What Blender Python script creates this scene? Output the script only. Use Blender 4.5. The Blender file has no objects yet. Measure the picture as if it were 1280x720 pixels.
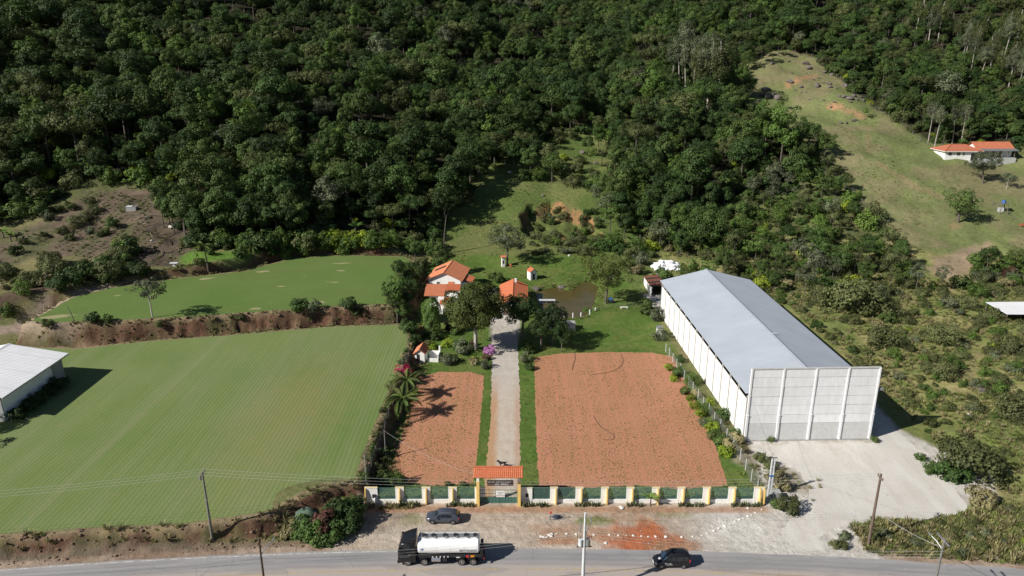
import bpy, bmesh, math, random
import numpy as np
from mathutils import Vector, Matrix
from mathutils.geometry import delaunay_2d_cdt
R = math.radians
sc = bpy.context.scene
random.seed(7)
# ---------------------------------------------------------------- camera
CH, CF, CP = 57.6, 900.0, R(18.0)
cd = bpy.data.cameras.new('camera'); cam = bpy.data.objects.new('camera', cd); sc.collection.objects.link(cam)
cam.location = (0, 0, CH); cam.rotation_euler = (R(90) - CP, 0, 0)
cd.sensor_width = 36.0; cd.lens = CF / 1280.0 * 36.0; cd.clip_start = 1.0; cd.clip_end = 5000.0
sc.camera = cam
# ---------------------------------------------------------------- world, sun, exposure
SUN_EL, SX, SY = 35.2, -0.90, -0.44
w = bpy.data.worlds.new('World'); sc.world = w; w.use_nodes = True
nt = w.node_tree; bg = nt.nodes['Background']
sk = nt.nodes.new('ShaderNodeTexSky'); sk.sky_type = 'NISHITA'; sk.sun_disc = False
sk.sun_elevation = R(SUN_EL); sk.sun_rotation = math.atan2(SX, SY)
sk.air_density = 0.8; sk.dust_density = 0.3; sk.ozone_density = 1.0
nt.links.new(sk.outputs[0], bg.inputs[0]); bg.inputs[1].default_value = 0.05
sl = bpy.data.lights.new('sun', 'SUN'); sl.energy = 5.0; sl.angle = R(0.53); sl.color = (1.0, 0.95, 0.87)
so = bpy.data.objects.new('sun', sl); sc.collection.objects.link(so)
ce = math.cos(R(SUN_EL)); sdir = Vector((SX, SY, 0)).normalized() * ce + Vector((0, 0, math.sin(R(SUN_EL))))
so.rotation_euler = sdir.to_track_quat('Z', 'Y').to_euler(); so.location = (-200, -100, 200)
vs = sc.view_settings; vs.view_transform = 'Standard'; vs.look = 'None'; vs.gamma = 1.0; vs.exposure = 0.4
# ---------------------------------------------------------------- helpers: objects
C = sc.collection
def link(o, parent=None):
    C.objects.link(o)
    if parent is not None: o.parent = parent
    return o
def tag(o, label=None, cat=None, group=None, kind=None):
    if label: o['label'] = label
    if cat: o['category'] = cat
    if group: o['group'] = group
    if kind: o['kind'] = kind
    return o
def thing(name, label, cat, loc=(0, 0, 0), rz=0.0, group=None, scale=1.0):
    o = bpy.data.objects.new(name, None); o.empty_display_size = 0.2; link(o)
    o.location = loc; o.rotation_euler = (0, 0, rz)
    o.scale = (scale,) * 3 if not isinstance(scale, tuple) else scale
    return tag(o, label, cat, group)
class MB:
    """collects boxes, tubes and lofts; build() links them as ONE mesh object"""
    def __init__(s): s.v = []; s.f = []
    def add(s, vs, fs):
        n = len(s.v); s.v += [tuple(a) for a in vs]; s.f += [tuple(i + n for i in q) for q in fs]; return s
    def box(s, x0, x1, y0, y1, z0, z1):
        return s.add([(x0, y0, z0), (x1, y0, z0), (x1, y1, z0), (x0, y1, z0), (x0, y0, z1), (x1, y0, z1), (x1, y1, z1), (x0, y1, z1)],
                     [(0, 3, 2, 1), (4, 5, 6, 7), (0, 1, 5, 4), (1, 2, 6, 5), (2, 3, 7, 6), (3, 0, 4, 7)])
    def loft(s, rings, cap=True, closed=True):
        n = len(rings[0]); vs = [p for r in rings for p in r]; fs = []
        for i in range(len(rings) - 1):
            for j in range(n if closed else n - 1):
                k = (j + 1) % n; fs.append((i * n + j, i * n + k, (i + 1) * n + k, (i + 1) * n + j))
        if cap: fs.append(tuple(range(n - 1, -1, -1))); fs.append(tuple((len(rings) - 1) * n + j for j in range(n)))
        return s.add(vs, fs)
    def tube(s, pts, rad, n=6):
        pts = [Vector(p) for p in pts]
        if not hasattr(rad, '__len__'): rad = [rad] * len(pts)
        rings = []
        for i, p in enumerate(pts):
            d = (pts[min(i + 1, len(pts) - 1)] - pts[max(i - 1, 0)]).normalized()
            a = d.cross(Vector((0, 0, 1)) if abs(d.z) < .9 else Vector((1, 0, 0))).normalized(); b = d.cross(a)
            rings.append([p + (a * math.cos(2 * math.pi * k / n) + b * math.sin(2 * math.pi * k / n)) * rad[i] for k in range(n)])
        return s.loft(rings)
    def cyl(s, c, r, h, axis='z', n=16, r2=None):
        c = Vector(c); d = {'x': Vector((1, 0, 0)), 'y': Vector((0, 1, 0)), 'z': Vector((0, 0, 1))}[axis]
        return s.tube([c - d * h / 2, c + d * h / 2], [r, r if r2 is None else r2], n)
    def quad(s, a, b, c, d): return s.add([a, b, c, d], [(0, 1, 2, 3)])
    def slab(s, poly, t):
        """polygon (3-D points, ccw from above) thickened downwards by t"""
        n = len(poly); vs = [Vector(p) for p in poly] + [Vector(p) - Vector((0, 0, t)) for p in poly]
        fs = [tuple(range(n)), tuple(range(2 * n - 1, n - 1, -1))] + [(i, i + n, (i + 1) % n + n, (i + 1) % n) for i in range(n)]
        return s.add(vs, fs)
    def mesh(s, name, m=None, smooth=False):
        me = bpy.data.meshes.new(name); me.from_pydata(s.v, [], s.f); me.update()
        if m: me.materials.append(m)
        bm = bmesh.new(); bm.from_mesh(me); bmesh.ops.recalc_face_normals(bm, faces=bm.faces); bm.to_mesh(me); bm.free()
        if smooth:
            me.polygons.foreach_set('use_smooth', [True] * len(me.polygons))
            if hasattr(me, 'set_sharp_from_angle'): me.set_sharp_from_angle(angle=R(40))
        return me
    def build(s, name, m=None, parent=None, smooth=False, bevel=0):
        o = link(bpy.data.objects.new(name, s.mesh(name, m, smooth)), parent)
        if bevel:
            b = o.modifiers.new('bevel', 'BEVEL'); b.width = bevel; b.segments = 2; b.limit_method = 'ANGLE'
        return o
def inst(name, me, parent=None, loc=(0, 0, 0), rz=0.0, scale=None):
    o = link(bpy.data.objects.new(name, me), parent); o.location = loc; o.rotation_euler = (0, 0, rz)
    if scale is not None: o.scale = scale
    return o
def np_mesh(name, V, F, m=None, attrs=None):
    me = bpy.data.meshes.new(name); nv, nf, k = len(V), len(F), F.shape[1]
    me.vertices.add(nv); me.vertices.foreach_set('co', np.asarray(V, np.float32).ravel())
    me.loops.add(nf * k); me.loops.foreach_set('vertex_index', np.asarray(F, np.int32).ravel())
    me.polygons.add(nf); me.polygons.foreach_set('loop_start', np.arange(0, nf * k, k, dtype=np.int32))
    me.update(calc_edges=True)
    for an, (ty, arr) in (attrs or {}).items():
        a = me.attributes.new(an, ty, 'POINT')
        a.data.foreach_set('color' if 'COLOR' in ty else 'vector' if 'VECTOR' in ty else 'value', np.asarray(arr).ravel())
    if m: me.materials.append(m)
    return me
# ---------------------------------------------------------------- helpers: materials
def srgb(r, g, b): return tuple(((c / 255.0 + .055) / 1.055) ** 2.4 if c > 10 else c / 3294.6 for c in (r, g, b))
class NT:
    def __init__(s, name):
        s.m = bpy.data.materials.new(name); s.m.use_nodes = True; s.t = s.m.node_tree; s.p = s.t.nodes['Principled BSDF']; s.out = s.t.nodes['Material Output']
    def n(s, ty, **kw):
        q = s.t.nodes.new('ShaderNode' + ty)
        for k, v in kw.items(): setattr(q, k, v)
        return q
    def l(s, a, b): s.t.links.new(a, b)
    def pos(s, scale=(1, 1, 1), world=True):
        src = s.n('NewGeometry').outputs['Position'] if world else s.n('TexCoord').outputs['Object']
        q = s.n('Mapping'); q.inputs['Scale'].default_value = scale; s.l(src, q.inputs['Vector']); return q.outputs[0]
    def noise(s, vec, scale, detail=4, rough=.55):
        q = s.n('TexNoise'); q.inputs['Scale'].default_value = scale; q.inputs['Detail'].default_value = detail; q.inputs['Roughness'].default_value = rough
        s.l(vec, q.inputs['Vector']); return q.outputs['Fac']
    def ramp(s, fac, lo, hi, a=0.0, b=1.0):
        q = s.n('MapRange', clamp=True); s.l(fac, q.inputs[0])
        for i, v in enumerate((lo, hi, a, b)): q.inputs[i + 1].default_value = v
        return q.outputs[0]
    def mix(s, fac, a, b, mode='MIX'):
        q = s.n('Mix', data_type='RGBA', blend_type=mode)
        for sock, v in ((q.inputs[0], fac), (q.inputs[6], a), (q.inputs[7], b)):
            if isinstance(v, (int, float)): sock.default_value = v
            elif isinstance(v, tuple): sock.default_value = (*v[:3], 1)
            else: s.l(v, sock)
        return q.outputs[2]
    def math(s, op, a, b=None):
        q = s.n('Math', operation=op)
        for i, v in enumerate((a, b)):
            if v is None: continue
            if isinstance(v, (int, float)): q.inputs[i].default_value = v
            else: s.l(v, q.inputs[i])
        return q.outputs[0]
    def bump(s, h, strength=.5, dist=.1):
        q = s.n('Bump'); q.inputs['Strength'].default_value = strength; q.inputs['Distance'].default_value = dist
        s.l(h, q.inputs['Height']); s.l(q.outputs[0], s.p.inputs['Normal'])
    def col(s, c):
        if isinstance(c, tuple): s.p.inputs['Base Color'].default_value = (*c[:3], 1)
        else: s.l(c, s.p.inputs['Base Color'])
    def fin(s, rough=.8, spec=.3, metal=0.0):
        s.p.inputs['Roughness'].default_value = rough; s.p.inputs['Specular IOR Level'].default_value = spec; s.p.inputs['Metallic'].default_value = metal
        return s.m
def plain(name, c, c2=None, scale=3.0, rough=.7, spec=.3, metal=0.0, bump=0.0, world=False, lo=.35, hi=.65, streak=None):
    """surface with a blotchy second colour and fine relief"""
    t = NT(name); v = t.pos(streak or (1, 1, 1), world)
    f = t.noise(v, scale, 6, .62)
    if c2 is None: c2 = tuple(x * .8 for x in c)
    t.col(t.mix(t.ramp(f, lo, hi), c, c2))
    if bump: t.bump(t.noise(v, scale * 6, 3), bump, .05)
    return t.fin(rough, spec, metal)
M = {}
M['white_wall'] = plain('white_wall', (.80, .79, .76), (.66, .64, .58), 1.2, .85, lo=.5, hi=.75)
M['white_paint'] = plain('white_paint', (.82, .82, .8), (.74, .73, .7), 2, .5)
M['yellow'] = plain('yellow_paint', (.74, .52, .15), (.62, .42, .15), 3, .7)
M['cream'] = plain('cream_paint', (.70, .60, .36), (.60, .50, .30), 3, .7)
M['panel'] = plain('panel_concrete', (.74, .745, .75), (.61, .615, .62), .7, .9, bump=.12, streak=(1.6, 1, .5))
M['panel_base'] = plain('panel_concrete_base', (.60, .60, .60), (.52, .52, .52), 1.6, .9, bump=.2)
M['concrete'] = plain('concrete', (.50, .50, .49), (.40, .40, .385), .9, .9, bump=.15)
M['concrete_dark'] = plain('concrete_dark', (.36, .36, .355), (.28, .28, .27), 1.0, .9, bump=.2)
M['concrete_pole'] = plain('concrete_pole', (.20, .195, .18), (.13, .125, .115), 2, .9)
M['concrete_pale'] = plain('concrete_pale', (.62, .64, .66), (.5, .52, .54), 2, .8)
M['wood_pole'] = plain('wood_pole', (.17, .125, .10), (.09, .065, .05), 2, .9, streak=(4, 4, .4))
M['tile'] = plain('roof_tile', (.52, .165, .075), (.40, .115, .055), 1.6, .8, bump=.2, lo=.3, hi=.7)
M['tile_pale'] = plain('roof_tile_pale', (.56, .22, .11), (.44, .15, .08), 1.8, .8, bump=.2, lo=.3, hi=.7)
M['tile_old'] = plain('roof_tile_old', (.36, .115, .065), (.42, .15, .08), 1.3, .85, bump=.2, lo=.35, hi=.65)
M['black_paint'] = plain('black_paint', (.010, .011, .014), (.014, .015, .018), 3, .22, .5)
M['grey_paint'] = plain('grey_paint', (.085, .095, .125), (.09, .10, .13), 3, .25, .5, metal=.4)
M['rubber'] = plain('rubber', (.014, .014, .014), None, 5, .85)
M['chrome'] = plain('bright_metal', (.62, .62, .64), (.5, .5, .52), 5, .3, .5, metal=.85)
M['steel'] = plain('galvanised_steel', (.38, .39, .40), (.29, .3, .31), 5, .45, .5, metal=.6)
M['dark_metal'] = plain('dark_metal', (.03, .03, .033), None, 5, .5)
M['glass'] = plain('dark_glass', (.012, .016, .022), (.02, .025, .03), 2, .06, .6)
M['glass_blue'] = plain('windscreen_glass', (.03, .06, .09), (.02, .03, .05), 1.5, .05, .7)
M['tank_white'] = plain('tank_white', (.86, .86, .87), (.82, .82, .83), 2, .28, .5)
M['red'] = plain('red_paint', (.55, .04, .045), None, 4, .5)
M['orange'] = plain('orange_paint', (.78, .28, .03), None, 4, .5)
M['blue'] = plain('blue_paint', (.06, .15, .40), None, 4, .5)
M['green_metal'] = plain('green_metal', (.09, .20, .17), (.07, .16, .135), 3, .5)
M['brown_board'] = plain('brown_board', (.06, .032, .022), (.045, .025, .02), 2, .6)
M['ink'] = plain('ink', (.04, .04, .06), None, 4, .7)
M['ink_white'] = plain('white_ink', (.8, .8, .82), None, 4, .7)
M['wood'] = plain('weathered_wood', (.21, .175, .14), (.13, .105, .08), 3, .9, streak=(3, 3, .5))
M['rock'] = plain('rock', (.085, .072, .07), (.16, .14, .13), 1.2, .9, bump=.5)
M['rock_pale'] = plain('limewashed_stone', (.74, .72, .68), (.58, .55, .5), 4, .9, bump=.3)
M['brick'] = plain('orange_soil_block', (.42, .16, .08), None, 3, .9)
M['bark'] = plain('bark', (.15, .13, .11), (.07, .058, .047), 2, .95, streak=(3, 3, .6), bump=.4)
M['bark_pale'] = plain('pale_bark', (.46, .43, .39), (.24, .21, .18), .8, .9, streak=(2, 2, .35), bump=.2)
M['bag'] = plain('white_bag', (.82, .82, .84), (.7, .7, .72), 2, .5, bump=.5)
M['solar'] = plain('solar_panel', (.03, .035, .05), None, 4, .2, .6)
M['dog'] = plain('dark_fur', (.02, .017, .016), (.03, .024, .02), 8, .8)
M['shadow_blue'] = plain('dark_shadow_blue', (.05, .055, .09), (.035, .04, .06), 1, .6)  # dark blue of the shadow by the wire frame, put into the colour
M['rust'] = plain('rusty_sheet', (.22, .08, .045), (.12, .05, .035), 2, .9)
def roof_sheet(name, c, c2):
    t = NT(name); v = t.pos((1, 1, 1)); f = t.noise(v, .22, 5); g = t.noise(t.pos((.25, 2.5, 1)), 1.1, 4)
    sy = t.n('SeparateXYZ'); t.l(v, sy.inputs[0]); cell = t.n('TexWhiteNoise', noise_dimensions='1D'); t.l(t.math('FLOOR', t.math('MULTIPLY', sy.outputs[1], .92)), cell.inputs['W'])
    a = t.mix(t.ramp(f, .35, .65), c, c2); a = t.mix(t.ramp(g, .45, .75, 0, .25), a, tuple(x * .72 for x in c)); a = t.mix(t.math('MULTIPLY', cell.outputs[0], .16), a, tuple(x * .8 for x in c)); a = t.mix(t.ramp(t.noise(t.pos((.5, .5, .5)), .5, 5, .7), .6, .75, 0, .35), a, tuple(x * .82 for x in c)); t.col(a)
    return t.fin(.5, .4, .15)
M['roof_grey'] = roof_sheet('zinc_roof', (.42, .465, .52), (.385, .425, .48))
M['roof_white'] = roof_sheet('white_roof', (.84, .845, .86), (.78, .785, .80))
t = NT('panel_concrete'); oi = t.n('ObjectInfo'); v = t.pos((1.6, 1, .5)); a_ = t.mix(t.ramp(t.noise(v, .7, 6, .62), .35, .65), (.82, .825, .835), (.71, .715, .73))
a_ = t.mix(t.math('MULTIPLY', oi.outputs['Random'], .35), a_, (.60, .60, .60)); st_ = t.noise(t.pos((2.5, 1, .22)), 1.0, 5, .7); t.col(t.mix(t.ramp(st_, .56, .74, 0, .45), a_, (.48, .48, .47))); M['panel'] = t.fin(.9, .2)
def net(name, c, alpha):
    t = NT(name); t.col(c); t.p.inputs['Alpha'].default_value = alpha; return t.fin(.25, .5)
M['green_glass'] = net('green_tinted_panel', (.15, .27, .24), .22)
M['wire_mesh'] = net('wire_mesh', (.25, .27, .26), .18)
M['clear_glass'] = net('clear_glass', (.5, .55, .6), .35)
def leaf(name, a, b, trans=.22):
    """foliage: two leaf colours picked per plant, tone per leaf clump"""
    t = NT(name); oi = t.n('ObjectInfo'); at = t.n('Attribute', attribute_name='tone')
    c = t.mix(oi.outputs['Random'], a, b)
    r2 = t.math('FRACT', t.math('MULTIPLY', oi.outputs['Random'], 37.7))
    tn = t.math('MULTIPLY', at.outputs['Fac'], t.ramp(r2, 0, 1, .66, 1.34))
    cc = t.n('Vector' + 'Math', operation='SCALE'); t.l(c, cc.inputs[0]); t.l(tn, cc.inputs['Scale']); c = cc.outputs[0]
    t.col(c); t.fin(.6, .22)
    tr = t.n('BsdfTranslucent'); t.l(t.mix(.5, c, (.09, .12, .015), 'MIX'), tr.inputs[0])
    ms = t.n('MixShader'); ms.inputs[0].default_value = trans
    t.l(t.p.outputs[0], ms.inputs[1]); t.l(tr.outputs[0], ms.inputs[2]); t.l(ms.outputs[0], t.out.inputs[0]); return t.m
L = {
 'dark': leaf('foliage_dark', (.032, .064, .018), (.054, .092, .024)),
 'mid': leaf('foliage_mid', (.052, .100, .024), (.084, .124, .032)),
 'olive': leaf('foliage_olive', (.082, .100, .032), (.105, .122, .044)),
 'grey': leaf('foliage_grey', (.100, .122, .066), (.128, .144, .084)),
 'lime': leaf('foliage_lime', (.175, .25, .020), (.23, .28, .03)),
 'bright': leaf('foliage_bright', (.070, .128, .026), (.098, .155, .03)),
 'sunny': leaf('foliage_sunny', (.088, .115, .026), (.105, .13, .032)),
 'dry': leaf('foliage_dry', (.225, .20, .095), (.265, .235, .12)),
 'pink': leaf('foliage_pink', (.50, .19, .46), (.46, .2, .45)),
 'magenta': leaf('foliage_magenta', (.48, .03, .10), (.42, .03, .10)),
 'copper': leaf('foliage_copper', (.075, .03, .025), (.10, .045, .034)),
 'scrub': leaf('foliage_scrub', (.098, .114, .042), (.125, .138, .055)),
 'agave': leaf('foliage_agave', (.13, .16, .085), (.17, .18, .10)),
 'grass': leaf('foliage_grass', (.15, .195, .050), (.22, .225, .085)),
 'turf': leaf('foliage_turf', (.095, .145, .032), (.135, .155, .05)),
}
# ---------------------------------------------------------------- helpers: noise, polygons, rays
def vnoise(x, y, seed=0):
    xi = np.floor(x).astype(np.int64); yi = np.floor(y).astype(np.int64); fx = x - xi; fy = y - yi
    fx = fx * fx * (3 - 2 * fx); fy = fy * fy * (3 - 2 * fy)
    def h(a, b):
        n = (a * 374761393 + b * 668265263 + seed * 144269504) & 0x7fffffff; n = ((n ^ (n >> 13)) * 1274126177) & 0x7fffffff
        return ((n ^ (n >> 16)) & 0xffff) / 65535.0
    return (h(xi, yi) * (1 - fx) + h(xi + 1, yi) * fx) * (1 - fy) + (h(xi, yi + 1) * (1 - fx) + h(xi + 1, yi + 1) * fx) * fy
def fbm(x, y, seed=0, o=4):
    s = 0.0; a = .5
    for i in range(o): s = s + a * vnoise(x * 2 ** i, y * 2 ** i, seed + i * 17); a *= .5
    return s / (1 - .5 ** o)
def sstep(x, a, b):
    t = np.clip((x - a) / (b - a), 0, 1); return t * t * (3 - 2 * t)
def sdf(poly, X, Y):
    P = np.asarray(poly, float); d = np.full(np.shape(X), 1e12); ins = np.zeros(np.shape(X), bool); n = len(P)
    for i in range(n):
        ax, ay = P[i]; bx, by = P[(i + 1) % n]; ex, ey = bx - ax, by - ay
        t = np.clip(((X - ax) * ex + (Y - ay) * ey) / (ex * ex + ey * ey + 1e-12), 0, 1)
        d = np.minimum(d, (X - ax - t * ex) ** 2 + (Y - ay - t * ey) ** 2)
        if ay != by: ins ^= ((ay > Y) != (by > Y)) & (X < (bx - ax) * (Y - ay) / (by - ay) + ax)
    return np.where(ins, -1, 1) * np.sqrt(d)
def ray(px, py):
    u = (px - 640) / CF; v = (360 - py) / CF; return u, math.cos(CP) + v * math.sin(CP), -math.sin(CP) + v * math.cos(CP)
def at(px, py, z=0.0):
    """point of the level z seen at that pixel of the photograph"""
    u, dy, dz = ray(px, py); t = (z - CH) / dz; return (u * t, dy * t, z)
def ats(pts, z=0.0): return [at(x, y, z)[:2] for x, y in pts]
# ---------------------------------------------------------------- terrain
LF = ats([(0, 668), (110, 660), (230, 655), (330, 640), (400, 607), (443, 600), (452, 570), (480, 505), (508, 440), (510, 412), (497, 406), (420, 408), (300, 418), (170, 428), (100, 436)], 2.0)
LF = [(-175, 62)] + LF + [(-100, 133), (-175, 128)]
UF = ats([(37, 402), (90, 372), (133, 361), (173, 355), (233, 347), (300, 340), (340, 330), (367, 323), (427, 319), (505, 321), (522, 330), (510, 345), (495, 375), (488, 380), (427, 382), (340, 388), (250, 395), (150, 400), (80, 403)], 5.0)
POND = ats([(668, 364), (684, 359), (697, 357), (712, 362), (726, 352), (738, 350), (750, 358), (746, 372), (738, 393), (720, 397), (700, 398), (680, 398), (672, 385)])
def yroad(x):
    a = np.minimum(np.abs(x), 100.0); return 74.0 - .00102 * a * a - .204 * (np.abs(x) - a)
SLUMP = None
def terrain(X, Y, slump=True):
    shp = np.shape(X); X = np.atleast_1d(np.asarray(X, float)); Y = np.atleast_1d(np.asarray(Y, float))
    Y0 = np.interp(X, [-400, -100, -30, 20, 60, 125, 400], [165, 182, 194, 196, 200, 196, 180])
    S = np.interp(X, [-400, -150, -60, 20, 60, 130, 400], [.42, .36, .31, .265, .265, .295, .36])
    r = np.logaddexp(0, (Y - Y0) / 9.0) * 9.0
    far = np.maximum(r - 430, 0); h = S * (r - far * .55)
    un = (fbm(X / 70., Y / 70., 3, 3) - .5) * 22 + (fbm(X / 22., Y / 22., 9, 3) - .5) * 5
    h = h + un * sstep(Y, 205, 300)
    Yb = np.interp(X, [-140, -100, -90, -80, -60, -47, -30], [142, 153, 164, 169.5, 187, 190.5, 190.5])
    h = h + 6.2 * sstep(Y - Yb, .8, 4.0) * sstep(-X, 21, 34 + np.maximum(Y - 188, 0) * 1.2)
    rough = (fbm(X / 6., Y / 6., 21, 3) - .5) * 1.6 * sstep(X, 62, 72) * sstep(Y, 76, 82)
    rough = rough + (fbm(X / 5., Y / 5., 22, 3) - .5) * 1.6 * sstep(Y - Yb, 4, 10) * sstep(-X, 40, 60)
    h = h + rough
    m = (X < -10) & (Y < 165); d = np.full(X.shape, 99.0)
    if m.any(): d[m] = sdf(LF, X[m], Y[m])
    rag = (fbm(X / 1.7, Y / 1.7, 5, 4) - .5) * 2.2
    wgt = 1 - sstep(d + rag * sstep(d, .5, 1.2), .7, 2.6); h = h * (1 - wgt) + 2.0 * wgt
    m = (X < -10) & (Y > 130) & (Y < 200); d = np.full(X.shape, 99.0)
    if m.any(): d[m] = sdf(UF, X[m], Y[m])
    wgt = 1 - sstep(d + rag * sstep(d, .5, 1.2), .7, 3.4); h = h * (1 - wgt) + 5.0 * wgt
    m = (X > 0) & (X < 28) & (Y > 148) & (Y < 192)
    if m.any():
        d = sdf(POND, X[m], Y[m]); h[m] = np.minimum(h[m] * sstep(d, .3, 3), h[m]) - .95 * (1 - sstep(d, -1.6, .5))
    # spoil heap by the roadside corner
    h = h + 1.0 * np.exp(-(((X + 24.5) / 3.2) ** 2 + ((Y - 81.5) / 2.2) ** 2)) * (1 + rag * .5)
    if slump and SLUMP is not None:
        m = (X > -10) & (X < 50) & (Y > 180) & (Y < 260)
        if m.any():
            d = sdf(SLUMP, X[m], Y[m]) + (fbm(X[m] / 3., Y[m] / 3., 31, 3) - .5) * 1.6
            k = 1 - sstep(d, -.7, .4); lump = (fbm(X[m] / 4., Y[m] / 4., 33, 3) - .5) * 3.4
            fade = sstep(Y[m], np.min(np.array(SLUMP)[:, 1]) + 1, np.min(np.array(SLUMP)[:, 1]) + 9)
            h[m] += k * (-3.4 * fade + lump * fade)
    return h.reshape(shp)
def G(pts, slump=True):
    """ground points seen at pixels of the photograph: list of (x, y, z)"""
    P = np.asarray(pts, float); u = (P[:, 0] - 640) / CF; v = (360 - P[:, 1]) / CF
    dy = math.cos(CP) + v * math.sin(CP); dz = -math.sin(CP) + v * math.cos(CP)
    ts = np.arange(60., 760., 2.0); T = ts[None, :] + np.zeros((len(P), 1))
    D = CH + dz[:, None] * T - terrain(u[:, None] * T, dy[:, None] * T, slump)
    i = np.argmax(D < 0, axis=1); i = np.where((D < 0).any(axis=1), np.maximum(i, 1), len(ts) - 1)
    k = np.arange(len(P)); a, b = D[k, i - 1], D[k, i]; t = ts[i - 1] + 2.0 * np.clip(a / (a - b + 1e-9), 0, 1)
    x, y = u * t, dy * t; return [(float(p), float(q), float(h)) for p, q, h in zip(x, y, terrain(x, y, slump))]
def g1(px, py): return G([(px, py)])[0]
def Gxy(pts): return [(p[0], p[1]) for p in G(pts)]
SLUMP = [(p[0], p[1]) for p in G([(652, 268), (660, 258), (690, 252), (715, 260), (738, 272), (752, 290), (735, 300), (700, 302), (668, 300), (652, 288)], False)]
# zones read off the photograph as ground outlines
Z = {}
Z['forest'] = Gxy([(-60, 290), (55, 262), (95, 226), (195, 226), (222, 280), (245, 308), (330, 311), (400, 302), (480, 292), (548, 284), (564, 258), (580, 232), (600, 212), (632, 197), (690, 175), (735, 160), (768, 178), (775, 235), (795, 290), (850, 305), (900, 275), (918, 250), (985, 235), (1040, 212), (1036, 196), (1000, 190), (962, 160), (935, 128), (930, 100), (948, 84), (985, 68), (1012, 72), (1070, 118), (1130, 156), (1170, 178), (1290, 180)]) + [(320, 330), (560, 660), (-560, 660), (-300, 260)]
Z['pasture'] = Gxy([(1150, 345), (1120, 300), (1090, 260), (1050, 225), (1030, 200), (962, 165), (925, 110), (930, 75), (985, 62), (1020, 72), (1075, 122), (1130, 160), (1170, 184), (1300, 195), (1300, 330), (1215, 338), (1200, 355)])
Z['meadow'] = Gxy([(548, 345), (552, 262), (566, 228), (585, 205), (640, 195), (700, 165), (745, 155), (775, 180), (780, 260), (800, 300), (812, 330), (830, 420), (846, 440), (600, 440), (600, 345)])
Z['plots'] = Gxy([(-40, 345), (-40, 300), (60, 275), (105, 238), (192, 236), (215, 290), (240, 318), (215, 330), (170, 335), (110, 325), (60, 318)])
Z['litter'] = Gxy([(175, 300), (190, 270), (240, 290), (252, 318), (215, 333), (185, 325)])
Z['marsh'] = Gxy([(222, 322), (240, 314), (320, 318), (332, 322), (290, 332), (228, 332)])
Z['bare'] = Gxy([(1158, 335), (1170, 322), (1200, 312), (1235, 305), (1222, 325), (1212, 345), (1190, 352)])
Z['rough'] = [(57.5, 72), (64, 75), (130, 66), (190, 90), (190, 200), (130, 200), (85, 215), (45, 205), (36, 190), (36, 160.5), (57.5, 160.5)]
Z['apron'] = [(-22.5, 72), (-20.5, 84), (35, 84.2), (37, 100.5), (57.2, 100.5), (57.2, 160), (33, 160), (33, 172), (62, 170), (63, 120), (62.5, 104), (69, 90), (66, 84.5), (58, 83.4), (46, 79.5), (43.5, 75.5), (45, 70), (0, 70)]
Z['house'] = [(-22, 84.2), (34.5, 84.2), (33, 120), (33.5, 158), (32, 176), (24, 200), (-22, 200), (-28, 168), (-19.5, 130)]
SCARS = [Gxy(q) for q in ([(982, 106), (1000, 96), (1020, 92), (1021, 96), (1002, 101), (986, 110)], [(1028, 130), (1040, 128), (1060, 136), (1082, 146), (1078, 149), (1056, 140), (1036, 135)],
                          [(1083, 165), (1087, 165), (1088, 190), (1083, 190)], [(1092, 203), (1100, 203), (1150, 233), (1180, 246), (1178, 250), (1146, 238)], [(1183, 280), (1200, 276), (1202, 284), (1190, 288)])]
def axis(segs):
    out = [segs[0][0]]
    for a, b, s0, s1 in segs:
        x = a
        while x < b - 1e-6:
            t = (x - a) / (b - a); x = min(b, x + s0 + (s1 - s0) * t)
            if b - x < .3 * s1: x = b
            out.append(x)
    return np.array(out)
gx = axis([(-900, -130, 90, 3), (-130, -70, 2, .8), (-70, 75, .6, .6), (75, 150, .7, 1.4), (150, 900, 3, 90)])
gy = axis([(-300, 58, 60, 2), (58, 90, .4, .45), (90, 200, .75, .75), (200, 300, .9, 1.6), (300, 640, 2.5, 5), (640, 1200, 8, 60)])
GX, GY = np.meshgrid(gx, gy); H = terrain(GX, GY)
e = .5; SLP = np.hypot(terrain(GX + e, GY) - terrain(GX - e, GY), terrain(GX, GY + e) - terrain(GX, GY - e)) / (2 * e)
n1 = fbm(GX / 9., GY / 9., 41, 4); n2 = fbm(GX / 2.2, GY / 2.2, 43, 3); n3 = fbm(GX / 35., GY / 35., 47, 3); n4 = vnoise(GX / .7, GY / .7, 53)
col = np.zeros(GX.shape + (4,)); col[..., 3] = 1
def paint(mask, c, c2=None, nz=None):
    c = np.array(c)[None, None, :] + np.zeros(GX.shape + (3,))
    if c2 is not None: c = c * (1 - nz[..., None]) + np.array(c2) * nz[..., None]
    col[..., :3] = col[..., :3] * (1 - mask[..., None]) + c * mask[..., None]
def zone(poly, soft=1.0, rag=2.0, grow=0.0):
    P = np.array(poly); lo = P.min(0) - 12; hi = P.max(0) + 12; out = np.zeros(GX.shape)
    iy = np.where((gy > lo[1]) & (gy < hi[1]))[0]; ix = np.where((gx > lo[0]) & (gx < hi[0]))[0]
    if not len(iy) or not len(ix): return out
    s = np.ix_(iy, ix); d = sdf(poly, GX[s], GY[s]) - grow + (n2[s] - .5) * rag * 2 + (n1[s] - .5) * rag
    out[s] = 1 - sstep(d, -soft, soft); return out
one = np.ones(GX.shape)
paint(one, (.13, .14, .055), (.18, .16, .075), sstep(n1, .4, .65))
paint(sstep(GY, 190, 215), (.125, .145, .050), (.095, .105, .042), sstep(n2, .3, .6))
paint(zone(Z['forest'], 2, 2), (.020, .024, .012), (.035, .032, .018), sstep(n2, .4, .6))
paint(zone(Z['pasture'], 1.5, 2), (.145, .168, .064), (.185, .170, .088), sstep(n1 * .6 + n3 * .4, .42, .58))
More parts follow.
